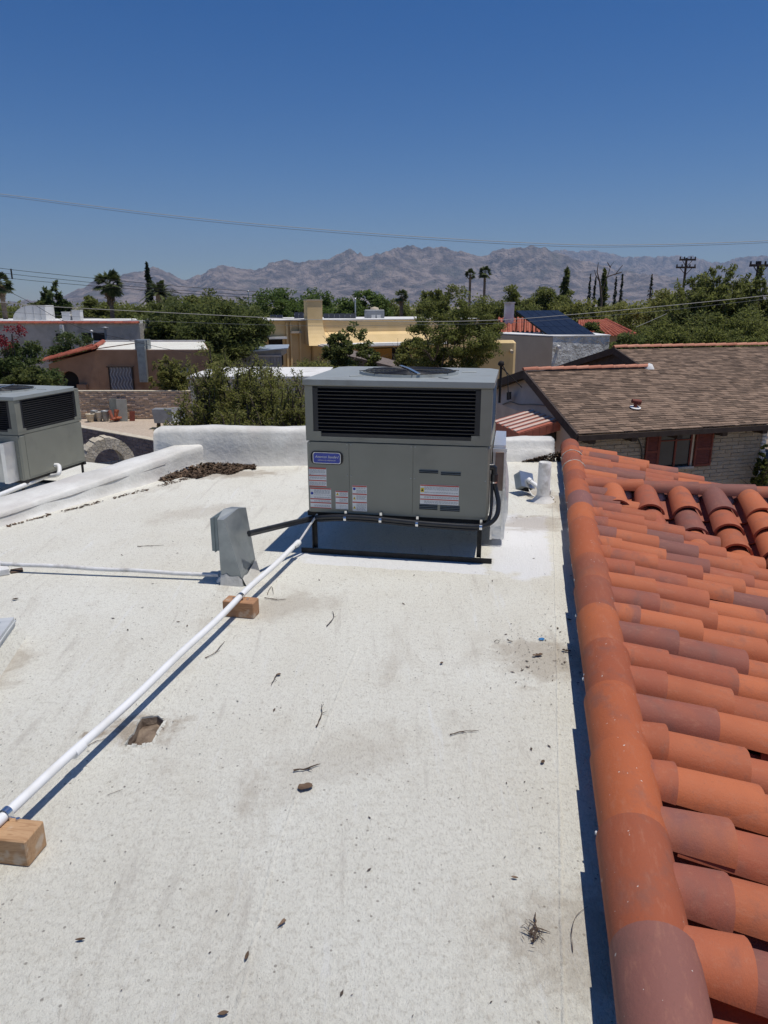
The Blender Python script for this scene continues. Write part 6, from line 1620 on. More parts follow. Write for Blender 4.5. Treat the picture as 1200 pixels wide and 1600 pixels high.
# rear gable infill
a2, b2_, c2_ = rp2(hu + 0.1, gv), rp2(ku + 0.12, kv, -0.12), back(rp2(ku + 0.12, kv, -0.12), kv)
mb = MB(); mb.prism([V(a2.x, a2.y, GZ) + off, a2 + off, b2_ + off, c2_ + off, V(c2_.x, c2_.y, GZ) + off], ed * 0.2); mb.build('rear_gable', WW['timber'], sg)
# roof vent with white flashing
vp = on_roof(992, 639); vo = empty('roof_vent', vp); tag(vo, 'rusty roof vent with round white flashing on the shingles', 'roof vent')
mb = MB(); ring = [V(0, 0, 0) + (ed * math.cos(t) + ys * math.sin(t)) * 0.15 + pn * 0.04 for t in [2 * math.pi * i / 16 for i in range(16)]]
mb.prism(ring, pn * 0.012); mb.build('flashing', WW['white'], vo)
mb = MB(); mb.tube([pn * 0.05 + V(0, 0, 0), V(0, 0, 0.20)], 0.05, 8); mb.tube([V(-0.10, 0.0, 0.22), V(0.14, 0.02, 0.17)], [0.05, 0.08], 8); mb.build('rusty_stack', WW['shutter'], vo)

# ---- striped metal awning on the gable wall
aw = empty('striped_awning', gpt(840, 660) - off); tag(aw, 'red and white striped metal awning on the gable wall beside the air conditioner', 'awning'); aoff = -aw.location
I0, I1 = gpt(828, 641, 0.04) - off, gpt(876, 650, 0.04) - off
I1.z = I0.z
O_ = gn * 1.15 + V(0, 0, -0.30)
nst = 11
Lw = (I1 - I0)
st_red, st_wh = pm('awning_red', (0.40, 0.12, 0.075), (0.48, 0.16, 0.10), 5, 0.6), pm('awning_pale', (0.62, 0.46, 0.37), (0.70, 0.55, 0.46), 5, 0.6)
for i in range(nst):
    p0_, p1_ = I0 + Lw * (i / nst), I0 + Lw * ((i + 0.97) / nst)
    q = [p0_, p1_, p1_ + O_, p0_ + O_]; h = V(0, 0, 0.03 if i % 2 else 0.0)
    mb = MB(); mb.prism([p + aoff + h for p in q], V(0, 0, 0.02)); mb.build('awning_slat', st_wh if i % 2 else st_red, aw)
    v_ = [p0_ + O_, p1_ + O_, p1_ + O_ + V(0, 0, -0.22 - 0.05 * (i % 2)), p0_ + O_ + V(0, 0, -0.22 - 0.05 * (i % 2))]
    mb = MB(); mb.prism([p + aoff + h + V(0, 0, -0.002) for p in v_], gn * -0.02); mb.build('valance', st_red, aw)
for i in range(6):
    p0_, p1_ = I1 + O_ * (i / 6), I1 + O_ * ((i + 0.95) / 6)
    mb = MB(); mb.prism([p + aoff for p in (p0_ + V(0, 0, -0.003), p1_ + V(0, 0, -0.003), p1_ + V(0, 0, -0.24), p0_ + V(0, 0, -0.24))], Lw.normalized() * 0.02); mb.build('valance', st_red, aw)
for f in (0.1, 0.9):
    mb = MB(); p = I0 + Lw * f; mb.tube([p + O_ * 0.92 + aoff + V(0, 0, -0.01), p + aoff + V(0, 0, -0.75)], 0.015, 6); mb.build('brace', WW['dark'], aw)
# weather head mast beside the unit
wm = empty('service_mast', PY(791, 600, 19.5)); tag(wm, 'black service mast with weatherhead on the shingled gable', 'mast'); wm.location.z = PY(791, 606, 19.5).z
mb = MB(); hh = PY(782, 571, 19.5).z - wm.location.z; mb.tube([V(-0.16, 0, -0.4), V(-0.16, 0, hh)], 0.035, 8); mb.build('mast_pipe', WW['dark'], wm)
mb = MB(); mb.lathe((-0.16, 0, hh), [(0.04, -0.02), (0.09, 0.02), (0.07, 0.10), (0, 0.13)], 10); mb.build('weatherhead', WW['dark'], wm)
mb = MB(); mb.tube(bez([V(-0.12, 0, hh), V(0.02, 0.0, hh * 0.55), V(0.05, 0, 0.05), V(0.08, 0, -0.3)], 5), 0.014, 5); mb.build('lead_wire', M['rubber'], wm)
mb = MB(); mb.tube([V(-0.14, 0, hh * 0.9), V(0.45, 0.1, 0.0)], 0.014, 5); mb.build('guy_rod', WW['dark'], wm)

# ------------------------------------------------------------------ trees
LM = dict(
    mesq=leaf_mat('mesquite_leaf', (0.13, 0.15, 0.040), (0.195, 0.215, 0.062), (0.27, 0.28, 0.095), 0.64),
    mesq_y=leaf_mat('palo_verde_leaf', (0.18, 0.190, 0.052), (0.27, 0.275, 0.082), (0.36, 0.35, 0.125), 0.64),
    dark=leaf_mat('dark_leaf', (0.088, 0.112, 0.034), (0.155, 0.18, 0.055), (0.225, 0.245, 0.082), 0.62),
    broad=leaf_mat('broad_leaf', (0.045, 0.070, 0.020), (0.095, 0.13, 0.038), (0.18, 0.20, 0.065), 0.35),
    bright=leaf_mat('bright_leaf', (0.075, 0.12, 0.028), (0.13, 0.19, 0.046), (0.18, 0.24, 0.065), 0.5),
    cyp=leaf_mat('cypress_leaf', (0.012, 0.024, 0.012), (0.024, 0.042, 0.020), (0.04, 0.06, 0.03)),
    palm=leaf_mat('palm_leaf', (0.045, 0.065, 0.022), (0.085, 0.11, 0.036), (0.18, 0.19, 0.08)),
    flower=leaf_mat('bougainvillea', (0.16, 0.015, 0.022), (0.26, 0.028, 0.04), (0.34, 0.07, 0.07)),
)
M['bark'] = pm('tree_bark', (0.075, 0.055, 0.042), (0.14, 0.11, 0.085), 8, 0.95, 0.8, 20)
M['palm_bark'] = pm('palm_trunk', (0.16, 0.12, 0.085), (0.25, 0.19, 0.14), 6, 0.95, 0.8, 14)
M['skirt'] = leaf_mat('palm_skirt', (0.17, 0.12, 0.07), (0.27, 0.20, 0.12), (0.33, 0.26, 0.17), 0.1)
def leaves(centers, radii, counts, size, rng, aspect=0.5, flat=0.0, hang=0.0, upb=1.6):
    """leaf-shaped quads spread through clumps"""
    P = []
    for c_, r, n_ in zip(centers, radii, counts):
        d_ = rng.normal(size=(n_, 3)); d_ /= np.linalg.norm(d_, axis=1)[:, None]
        P.append(np.array(c_) + d_ * (rng.random(n_) ** 0.45)[:, None] * np.array(r))
    P = np.concatenate(P); n_ = len(P)
    a = rng.normal(size=(n_, 3)); a[:, 2] = a[:, 2] * (1 - flat) - hang; a /= np.linalg.norm(a, axis=1)[:, None]
    nn = rng.normal(size=(n_, 3)); nn[:, 2] += upb                    # leaves turn their faces to the light
    b_ = np.cross(nn, a); b_ /= np.maximum(np.linalg.norm(b_, axis=1), 1e-6)[:, None]
    s_ = (size * rng.uniform(0.55, 1.5, n_))[:, None]
    Vs = np.stack([P - a * s_, P + b_ * s_ * aspect, P + a * s_, P - b_ * s_ * aspect], 1).reshape(-1, 3)
    return Vs, np.arange(4 * n_).reshape(n_, 4)
def limb_tree(mb, H, spread, rng, n_main=5, depth=2, r0=0.16, lean=0.2, fork=0.28):
    """tapered trunk that forks; returns the tips"""
    tips = []
    f0 = V(rng.uniform(-lean, lean) * 0.5, rng.uniform(-lean, lean) * 0.5, H * fork)
    mb.tube([V(0, 0, -0.1), f0 * 0.5 + V(rng.uniform(-.08, .08), 0, 0), f0], [r0, r0 * 0.8, r0 * 0.7], 7)
    def grow(p, d_, L, r, lev):
        mid_ = p + d_ * L * 0.5 + V(rng.uniform(-.1, .1), rng.uniform(-.1, .1), rng.uniform(-.02, .1)) * L
        e_ = p + d_ * L + V(0, 0, 0.05 * L)
        mb.tube([p, mid_, e_], [r, r * 0.75, r * 0.5], 5 if lev else 6); tips.append(mid_ if lev == 0 else e_); tips.append(e_)
        if lev < depth:
            for i in range(3 if lev == 0 else 2):
                nd = (d_ + V(rng.uniform(-.8, .8), rng.uniform(-.8, .8), rng.uniform(-.35, .5))).normalized(); grow(e_ if i else mid_, nd, L * 0.6, r * 0.5, lev + 1)
    for i in range(n_main):
        a = 2 * math.pi * (i + rng.uniform(-.3, .3)) / n_main
        z = rng.uniform(0.45, 1.3)
        d_ = V(math.cos(a) * spread / H * 1.5, math.sin(a) * spread / H * 1.5, z).normalized()
        grow(f0, d_, (H * 0.42) * rng.uniform(0.75, 1.1), r0 * 0.5, 0)
    return tips
def tree(px, ytop, Y, wpx, label, mat='mesq', leaf=0.12, dens=1.0, group=None, name='tree', cat='tree', seed=None, clump=0.16, bottom=0.30, open_=1.0, aspect=0.45, base_z=GZ, hang=0.15, limbs=5):
    rng = np.random.default_rng(seed if seed is not None else int(px * 7 + Y * 13)); rr = random.Random(int(px * 3 + Y))
    top = PY(px, ytop, Y); H = top.z - base_z; W = wpx * (Y * CT) / FPX
    o = empty(name, (top.x, Y, base_z)); tag(o, label, cat, group)
    mb = MB(); tips = limb_tree(mb, H * 0.93, W * 0.42, rr, limbs, 2, max(0.05, H * 0.028), fork=bottom)
    mb.build('trunk', M['bark'], o)
    # clump centres: limb tips pushed into the crown ellipsoid plus random fill near its surface
    cs = []; rs = []; cz_ = H * (bottom + (1 - bottom) * 0.5); hz = H * (1 - bottom) * 0.5
    for t_ in tips:
        v_ = V(t_.x / (W / 2), t_.y / (W / 2), (t_.z - cz_) / hz)
        if v_.length > 0.92: v_ *= 0.92 / v_.length
        cs.append((v_.x * W / 2, v_.y * W / 2, cz_ + v_.z * hz))
    nfill = int(46 * open_)
    for i in range(nfill):
        d_ = rng.normal(size=3); d_ /= np.linalg.norm(d_); k_ = rng.uniform(0.55, 0.97)
        bump_ = 1 + 0.22 * mnoise.noise(Vector(d_ * 2.3) + Vector((px, Y, 0)))
        cs.append((d_[0] * W / 2 * k_ * bump_, d_[1] * W / 2 * k_ * bump_, cz_ + d_[2] * hz * k_ * (bump_ if d_[2] < 0 else min(bump_, 1.03))))
    for c_ in cs:
        s_ = rng.uniform(0.55, 1.25) * clump; rs.append((W * s_, W * s_, min(W, H) * s_ * 0.62))
    vol = [r[0] * r[1] * r[2] for r in rs]; base = 128 * dens
    cnt = [max(12, int(base * rng.uniform(0.5, 1.4))) for r in rs]
    Vs, Q = leaves(cs, rs, cnt, leaf * 0.70, rng, aspect * 0.95, 0.2, hang)
    Vs[:, 2] = np.minimum(Vs[:, 2], H * 1.04); Vs[:, 2] = np.maximum(Vs[:, 2], 0.05)
    link('crown', np_mesh('crown', Vs, Q, LM[mat]), o); return o
def feathery(px, ytop, Y, wpx, label, mat='mesq_y', n_br=70, leaf=0.06, dens=1.0, seed=1, base_z=GZ, name='shrub', cat='shrub', group=None, up=1.0, h_low=0.15, sky=0.0):
    """airy desert tree: many thin whips with sparse small leaves along them"""
    rng = np.random.default_rng(seed); top = PY(px, ytop, Y); H = top.z - base_z; W = wpx * (Y * CT) / FPX
    o = empty(name, (top.x, Y, base_z)); tag(o, label, cat, group)
    mb = MB(); P = []; D_ = []
    for i in range(n_br):
        a = rng.uniform(0, 2 * np.pi); sp_ = rng.uniform(0.15, 1.0) ** 0.7; hh = H * (1 - 0.35 * sp_ ** 2) * rng.uniform(0.45, 1.0) ** 0.8
        b0 = V(rng.uniform(-.15, .15) * W * 0.3, rng.uniform(-.15, .15) * W * 0.3, H * h_low * rng.uniform(0, 1))
        e_ = V(math.cos(a) * sp_ * W / 2, math.sin(a) * sp_ * W / 2, hh)
        m_ = b0.lerp(e_, 0.5) + V(rng.normal() * .05 * W, rng.normal() * .05 * W, H * 0.08 * up)
        m2 = b0.lerp(e_, 0.8) + V(rng.normal() * .05 * W, rng.normal() * .05 * W, H * 0.04 * up)
        pts2 = bez([b0, m_, m2, e_], 4); r_ = H * 0.0065 * rng.uniform(0.6, 1.6)
        mb.tube(pts2, [r_ * (1 - 0.85 * j / len(pts2)) + 0.002 for j in range(len(pts2))], 4, cap=False)
        for s_ in range(5):     # side whips
            k_ = rng.integers(len(pts2) // 3, len(pts2)); q0 = pts2[k_]; dv = V(*rng.normal(size=3)).normalized() * W * rng.uniform(0.05, 0.16); q1 = q0 + dv + V(0, 0, W * rng.uniform(-0.05, 0.05))
            mb.tube([q0, q0.lerp(q1, 0.5) + V(0, 0, 0.02), q1], [r_ * 0.4, r_ * 0.25, 0.002], 3, cap=False)
            for j in range(int(26 * dens)):
                f = rng.random(); P.append(np.array(q0.lerp(q1, f)) + rng.normal(size=3) * W * 0.014)
        for j in range(int(30 * dens)):
            f = rng.uniform(0.35, 1.0); k_ = min(len(pts2) - 1, int(f * (len(pts2) - 1))); P.append(np.array(pts2[k_]) + rng.normal(size=3) * W * 0.022)
    mb.build('trunk', M['bark'], o)
    P = np.array(P); P[:, 2] = np.clip(P[:, 2], 0.02, H * 1.02); n_ = len(P)
    a = rng.normal(size=(n_, 3)); a /= np.linalg.norm(a, axis=1)[:, None]; nn = rng.normal(size=(n_, 3)); nn[:, 2] += 1.6; b_ = np.cross(nn, a); b_ /= np.maximum(np.linalg.norm(b_, axis=1), 1e-6)[:, None]
    s_ = (leaf * rng.uniform(0.5, 1.5, n_))[:, None]
    Vs = np.stack([P - a * s_, P + b_ * s_ * 0.32, P + a * s_, P - b_ * s_ * 0.32], 1).reshape(-1, 3)
    link('crown', np_mesh('crown', Vs, np.arange(4 * n_).reshape(n_, 4), LM[mat]), o); return o
def palm(px, ytop, Y, wpx, label, n_fr=34, skirt=True, date=False, tr=0.2, group=None, seed=3):
    rng = np.random.default_rng(seed + int(px)); top = PY(px, ytop, Y); R = wpx * Y * CT / FPX / 2 * 1.25; hc = top.z - GZ - R * 0.75
    o = empty('palm_tree', (top.x, Y, GZ)); tag(o, label, 'palm tree', group)
    mb = MB(); mb.tube([V(0, 0, -0.1), V(0.05, 0, hc * 0.5), V(0, 0, hc)], [tr * 1.2, tr, tr * 0.9], 9)
    for i in range(int(hc / 0.35)): mb.lathe((0.04, 0, 0.2 + i * 0.35), [(tr * 1.05, 0), (tr * 1.12, 0.06), (tr * 1.0, 0.12)], 9)
    mb.build('trunk', M['palm_bark'], o)
    VS, FS = [], []
    def tri(p, q, r): b0 = len(VS); VS.extend([tuple(p), tuple(q), tuple(r)]); FS.append((b0, b0 + 1, b0 + 2))
    for i in range(n_fr):
        a = rng.uniform(0, 2 * np.pi); el = rng.uniform(-0.75, 1.35) if not date else rng.uniform(-0.3, 1.3)
        d_ = V(math.cos(a) * math.cos(el), math.sin(a) * math.cos(el), math.sin(el)); L = R * rng.uniform(0.8, 1.1)
        side_ = d_.cross(V(0, 0, 1)).normalized(); upv = side_.cross(d_).normalized()
        c0 = V(0, 0, hc)
        if not date:
            h = c0 + d_ * L * 0.48
            for j in range(15):
                t_ = (j - 7) / 7 * 1.35
                e_ = h + (d_ * math.cos(t_) + side_ * math.sin(t_)) * L * 0.55 * rng.uniform(0.85, 1.05) + V(0, 0, -0.12 * L * (1 + abs(t_)))
                w = (d_ * -math.sin(t_) + side_ * math.cos(t_)) * L * 0.06
                m2_ = h.lerp(e_, 0.55) + V(0, 0, 0.03 * L); tri(h - w, h + w, m2_ + w); tri(h - w, m2_ + w, m2_ - w); tri(m2_ - w, m2_ + w, e_)
            w = side_ * R * 0.02; tri(c0 - w, c0 + w, h)
        else:
            pts2 = [c0 + d_ * (L * f) + V(0, 0, -0.42 * L * f * f) for f in [k_ / 9 for k_ in range(10)]]
            for k_ in range(1, 10):
                t_ = (pts2[k_] - pts2[k_ - 1]).normalized()
                for s_ in (-1, 1):
                    for hf in (0, 0.5):
                        b0 = pts2[k_ - 1].lerp(pts2[k_], hf); e_ = b0 + (side_ * s_ * 0.9 + t_ * 0.55 + V(0, 0, 0.1)) * L * 0.2 * (1.15 - k_ / 11)
                        tri(b0 - t_ * L * 0.03, b0 + t_ * L * 0.04, e_)
                tri(pts2[k_ - 1] + V(0, 0, 0.012 * R), pts2[k_ - 1] - V(0, 0, 0.012 * R), pts2[k_])
    me = bpy.data.meshes.new('crown'); me.from_pydata(VS, [], FS); me.materials.append(LM['palm']); link('crown', me, o)
    if skirt:
        Vs, Q = leaves([(0, 0, hc - R * 0.45), (0, 0, hc - R * 0.8)], [(R * 0.3, R * 0.3, R * 0.35), (R * 0.22, R * 0.22, R * 0.4)], [160, 120], R * 0.2, rng, 0.18, 0, 1.6)
        link('dead_skirt', np_mesh('dead_skirt', Vs, Q, M['skirt']), o)
    return o
def column_tree(px, ytop, Y, wpx, label, mat='cyp', n_=900, leaf=0.16, taper=0.6, name='cypress', group=None, lumpy=0.25):
    rng = np.random.default_rng(int(px * 5 + Y)); top = PY(px, ytop, Y); H = top.z - GZ; W = wpx * Y * CT / FPX
    o = empty(name, (top.x, Y, GZ)); tag(o, label, 'tree', group)
    mb = MB(); mb.tube([V(0, 0, -0.1), V(0, 0, H * 0.5), V(0, 0, H * 0.95)], [W * 0.09 + 0.08, W * 0.05 + 0.04, 0.03], 6); mb.build('trunk', M['bark'], o)
    cs, rs = [], []
    for i in range(26):
        f = (i + 0.5) / 26; ww = W / 2 * min(1, (1.02 - f) / taper) * (1 + lumpy * math.sin(i * 2.7)); a = rng.uniform(0, 6.28); k_ = 0.35 * ww
        cs.append((math.cos(a) * k_, math.sin(a) * k_, H * (0.08 + 0.90 * f))); rs.append((ww * 0.85, ww * 0.85, H * 0.045))
    Vs, Q = leaves(cs, rs, [n_ // 26] * 26, leaf, rng, 0.4, 0, -0.5); link('crown', np_mesh('crown', Vs, Q, LM[mat]), o); return o

# left: dark hedge-like shrubs with red flowers in front of the grey house
tree(30, 522, 33, 95, 'dark leafy shrub with red flowers at the left photo edge', 'broad', 0.11, 1.5, name='shrub', cat='shrub', bottom=0.05, clump=0.15, seed=4)
tree(112, 510, 51, 90, 'yellow-green leafy shrub between red flowers and the brown house', 'broad', 0.11, 1.4, name='shrub', cat='shrub', bottom=0.05, clump=0.14, seed=5)
tree(35, 560, 31, 85, 'low dark leafy bush behind the second air conditioner', 'dark', 0.10, 1.3, name='shrub', cat='shrub', bottom=0.02, clump=0.15, seed=6)
q = PY(14, 522, 32.2); rng_ = np.random.default_rng(8)
Vs, Q = leaves([(q.x + rng_.uniform(-.7, .5), 32.0 + rng_.uniform(-.3, .3), q.z + rng_.uniform(-.6, .3)) for i in range(12)] + [(PY(27, 514, 32.4).x + rng_.uniform(-.25, .25), 32.3, PY(27, 514, 32.4).z + rng_.uniform(-.2, .15)) for i in range(5)], [(0.24, 0.24, 0.2)] * 17, [38] * 17, 0.05, rng_, 0.6)
fl = empty('bougainvillea', (q.x, 32.2, GZ)); tag(fl, 'red flowering bougainvillea sprays above the dark shrub at the left', 'flowers')
Vs = Vs - np.array([q.x, 32.2, GZ]); link('blossoms', np_mesh('blossoms', Vs, Q, LM['flower']), fl)
mb = MB()
for i in range(7): mb.tube(bez([V(rng_.uniform(-.2, .2), 0, 0), V(rng_.uniform(-.4, .3), 0, 1.6), V(rng_.uniform(-.7, .6), 0, q.z - GZ)], 4), [0.03] + [0.018] * 8, 5)
mb.build('stems', M['bark'], fl)
# feathery shrubs just behind the rear parapet
GRP = 'feathery shrubs behind the rear parapet'
feathery(362, 530, 16.0, 225, 'dense olive feathery shrub behind the left part of the rear parapet', 'mesq_y', 320, 0.035, 2.6, 21, group=GRP)
feathery(312, 602, 17.5, 50, 'smaller feathery shrub beside the steel gate', 'mesq_y', 40, 0.032, 1.6, 22, group=GRP)
feathery(438, 566, 15.2, 180, 'sparse twiggy feathery shrub next to the large air conditioner', 'mesq_y', 240, 0.032, 1.9, 23, group=GRP)
feathery(385, 610, 14.0, 150, 'low twiggy feathery shrub between two taller ones', 'mesq_y', 120, 0.032, 1.9, 24, group=GRP)
feathery(265, 545, 38, 70, 'thin feathery tree in front of the brown house right end', 'mesq_y', 60, 0.09, 0.9, 25, name='tree', cat='tree')
# middle distance trees, left
G1_ = 'trees beyond the rooftops'
tree(345, 462, 56, 150, 'large dark mesquite left of the metal shed', 'dark', 0.20, 1.6, G1_, seed=31, bottom=0.12)
tree(265, 468, 60, 120, 'dark mesquite behind the brown house right end', 'dark', 0.22, 1.4, G1_, seed=32, bottom=0.12)
tree(384, 470, 66, 70, 'olive mesquite touching the yellow house left end', 'dark', 0.2, 1.4, G1_, seed=33, bottom=0.1)
tree(195, 470, 74, 110, 'mid green tree below the tall fan palm', 'mesq', 0.26, 1.2, G1_, seed=34, bottom=0.1)
tree(285, 461, 82, 120, 'mid green tree under the date palm', 'mesq', 0.28, 1.3, G1_, seed=35, bottom=0.1)
tree(330, 452, 95, 70, 'pale olive treetop above the large dark mesquite', 'mesq', 0.28, 1.2, G1_, seed=36, bottom=0.1)
tree(310, 525, 50, 75, 'rounded bush behind the brown house white roof', 'dark', 0.18, 1.4, G1_, seed=37, bottom=0.05, name='shrub', cat='shrub')
feathery(78, 438, 78, 50, 'tall loose eucalyptus above the white vault', 'broad', 46, 0.34, 1.2, 38, name='tree', cat='tree', h_low=0.3, group=G1_)
tree(55, 463, 76, 30, 'small round tree left of the tall eucalyptus', 'dark', 0.22, 1.0, G1_, seed=39, bottom=0.2, open_=0.5)
tree(150, 455, 86, 60, 'rounded tree left of the tall fan palm', 'mesq', 0.26, 1.1, G1_, seed=40, bottom=0.1)
tree(10, 470, 88, 110, 'olive tree behind the white vault', 'mesq', 0.26, 1.2, G1_, seed=41, bottom=0.1)
palm(168, 422, 70, 44, 'tall fan palm with dead skirt against the mountain foot', 44, tr=0.2)
palm(-2, 426, 62, 34, 'fan palm cut by the left photo edge', 36, tr=0.2)
palm(247, 430, 68, 58, 'broad date palm beside the dark column tree', 60, False, True, tr=0.4)
column_tree(229, 410, 84, 17, 'tall dark column tree behind the date palm', 'cyp', 1500, 0.26, 0.5, name='tree', lumpy=0.35)
# centre
tree(430, 453, 105, 120, 'bright green tree row end left of the yellow chimney', 'bright', 0.30, 1.5, G1_, seed=42, bottom=0.05)
tree(490, 452, 110, 90, 'bright green tree behind the yellow chimney', 'bright', 0.30, 1.5, G1_, seed=43, bottom=0.05)
tree(568, 447, 100, 82, 'dense round green tree behind the boxy roof cooler', 'bright', 0.28, 1.7, G1_, seed=44, bottom=0.05)
tree(615, 468, 112, 70, 'low olive tree right of the boxy roof cooler', 'mesq', 0.3, 1.2, G1_, seed=45, bottom=0.05)
palm(627, 452, 95, 22, 'small dark fan palm in the middle distance', 30, tr=0.25)
feathery(676, 446, 92, 60, 'upright loose tree right of the small fan palm', 'mesq', 60, 0.34, 1.4, 46, name='tree', cat='tree', group=G1_)
tree(548, 502, 44, 88, 'open dark leaved tree in front of the yellow house', 'dark', 0.13, 0.55, seed=47, bottom=0.18, clump=0.10, open_=0.9, aspect=0.6)
tree(500, 556, 42, 80, 'low light green oleander beside the metal shed', 'mesq_y', 0.10, 1.0, seed=48, bottom=0.05, name='shrub', cat='shrub')
tree(716, 444, 38, 165, 'large feathery mesquite behind the large air conditioner', 'mesq', 0.095, 1.25, seed=49, bottom=0.12, clump=0.085, open_=2.6, limbs=7)
tree(655, 515, 41, 75, 'thin yellow-green tree between open dark tree and large mesquite', 'mesq_y', 0.10, 0.8, seed=50, bottom=0.15, clump=0.11, open_=0.7)
palm(735, 420, 150, 17, 'left of two tall slim fan palms against the mountains', 34, False, tr=0.24)
palm(758, 416, 150, 20, 'right of two tall slim fan palms against the mountains', 36, False, tr=0.26)
# right
tree(800, 448, 95, 90, 'olive mesquite behind the white chimney', 'mesq', 0.28, 1.4, G1_, seed=51, bottom=0.05)
tree(850, 440, 105, 80, 'dark olive tree above the tilted solar array', 'mesq', 0.28, 1.4, G1_, seed=52, bottom=0.05)
tree(905, 462, 84, 100, 'wide olive mesquite behind the red tiled hip roof', 'mesq_y', 0.24, 1.5, G1_, seed=53, bottom=0.05)
tree(925, 500, 58, 40, 'brown-green shrub beside the red hip roof', 'dark', 0.18, 0.9, G1_, seed=54, bottom=0.05, name='shrub', cat='shrub')
column_tree(886, 418, 110, 30, 'tall grey-green pine above the solar array', 'dark', 1300, 0.4, 0.6, name='pine_tree', lumpy=0.5)
column_tree(945, 421, 100, 26, 'dark conifer behind the bare tree', 'dark', 1100, 0.34, 0.7, name='pine_tree', lumpy=0.4)
for px, yt, w_, lab in ((923, 428, 5, 'short thin cypress left of the bare tree'), (931, 434, 5, 'slim cypress just left of the bare tree'), (963, 432, 6, 'slim cypress just right of the dark conifer'), (973, 427, 7, 'tallest slim cypress right of the bare tree'), (1019, 429, 9, 'dark cypress between bare tree and first utility pole')):
    column_tree(px, yt, 118, w_, lab, 'cyp', 500, 0.22, 0.35, group='slim cypresses before the mountains', lumpy=0.1)
# bare tree
bt = empty('bare_tree', (PY(938, 455, 92).x, 92.0, GZ)); tag(bt, 'leafless tree with bare forked limbs before the mountains', 'tree')
z_ = lambda x, y: PY(x, y, 92) - bt.location
mb = MB()
mb.tube([V(0, 0, 0), z_(940, 470), z_(937, 440), z_(933, 425), z_(935, 410)], [0.2, 0.14, 0.10, 0.06, 0.03], 6)
for pl_ in (((939, 460), (950, 430), (954, 416), (960, 408)), ((950, 432), (962, 428), (973, 414)), ((960, 429), (972, 425)), ((937, 440), (931, 430), (929, 422)), ((954, 418), (949, 410))):
    mb.tube([z_(x, y) for x, y in pl_], [0.08, 0.055, 0.035, 0.015][:len(pl_)], 5)
mb.build('trunk', M['bark'], bt)
tree(1000, 462, 72, 110, 'yellow-olive mesquite right of the red hip roof', 'mesq_y', 0.20, 1.5, G1_, seed=55, bottom=0.05)
tree(1065, 446, 62, 130, 'wide mesquite below the first utility pole', 'mesq_y', 0.18, 1.6, G1_, seed=56, bottom=0.05)
feathery(1125, 412, 54, 160, 'tall airy mesquite between the two utility poles', 'mesq', 120, 0.15, 1.8, 57, name='tree', cat='tree', h_low=0.3)
feathery(1210, 415, 50, 110, 'airy mesquite at the right photo edge', 'mesq', 90, 0.14, 1.6, 58, name='tree', cat='tree', h_low=0.3)
tree(1040, 490, 50, 110, 'dark mesquite above the shingle ridge', 'mesq', 0.14, 1.5, G1_, seed=59, bottom=0.05)
tree(1150, 470, 46, 150, 'dense mesquite above the right end of the shingle ridge', 'mesq', 0.13, 1.8, G1_, seed=60, bottom=0.05)
tree(985, 508, 47, 70, 'low dark mesquite beside the red hip roof wall', 'dark', 0.14, 1.3, G1_, seed=61, bottom=0.05)
tree(1195, 520, 40, 90, 'low mesquite at the right end of the shingle roof', 'mesq', 0.12, 1.4, G1_, seed=62, bottom=0.05)
tree(1195, 690, 19, 20, 'small shrub beside the block corner', 'mesq', 0.05, 1.0, seed=63, bottom=0.02, name='shrub', cat='shrub')
# white house glimpsed through the mesquites at the right
wg = empty('white_building', (PY(1150, 530, 75).x, 75.0, GZ)); tag(wg, 'white building glimpsed through the mesquites at the right', 'building')
for (a, b_, c_, d_) in ((1030, 1075, 534, 548), (1130, 1180, 520, 548), (1181, 1240, 527, 548)):
    x0_, x1_ = PY(a, c_, 75).x - wg.location.x, PY(b_, c_, 75).x - wg.location.x
    mb = MB(); mb.bx(x0_, x1_, 0, 6, 0.0, PY(a, c_, 75).z - GZ); mb.build('wall', WW['white'], wg)
# distant wood
rng = np.random.default_rng(77); cs, rs, ct = [], [], []
for i in range(620):
    Yd = rng.uniform(125, 420); pxx = rng.uniform(-260, 1460); c_ = PY(pxx, 480, Yd); h = rng.uniform(3.0, 6.5) * (1 + 0.0012 * (Yd - 125)); w_ = h * rng.uniform(0.7, 1.4)
    cs.append((c_.x, Yd, GZ + h * 0.55)); rs.append((w_, w_, h * 0.5)); ct.append(int(110))
Vs, Q = leaves(cs, rs, ct, 0.55, rng, 0.5, 0.2, 0.1); Vs[:, 2] = np.maximum(Vs[:, 2], GZ)
o = link('far_woods', np_mesh('far_woods', Vs, Q, LM['mesq'])); tag(o, 'far green band of desert trees below the mountains', 'woods', kind='stuff')

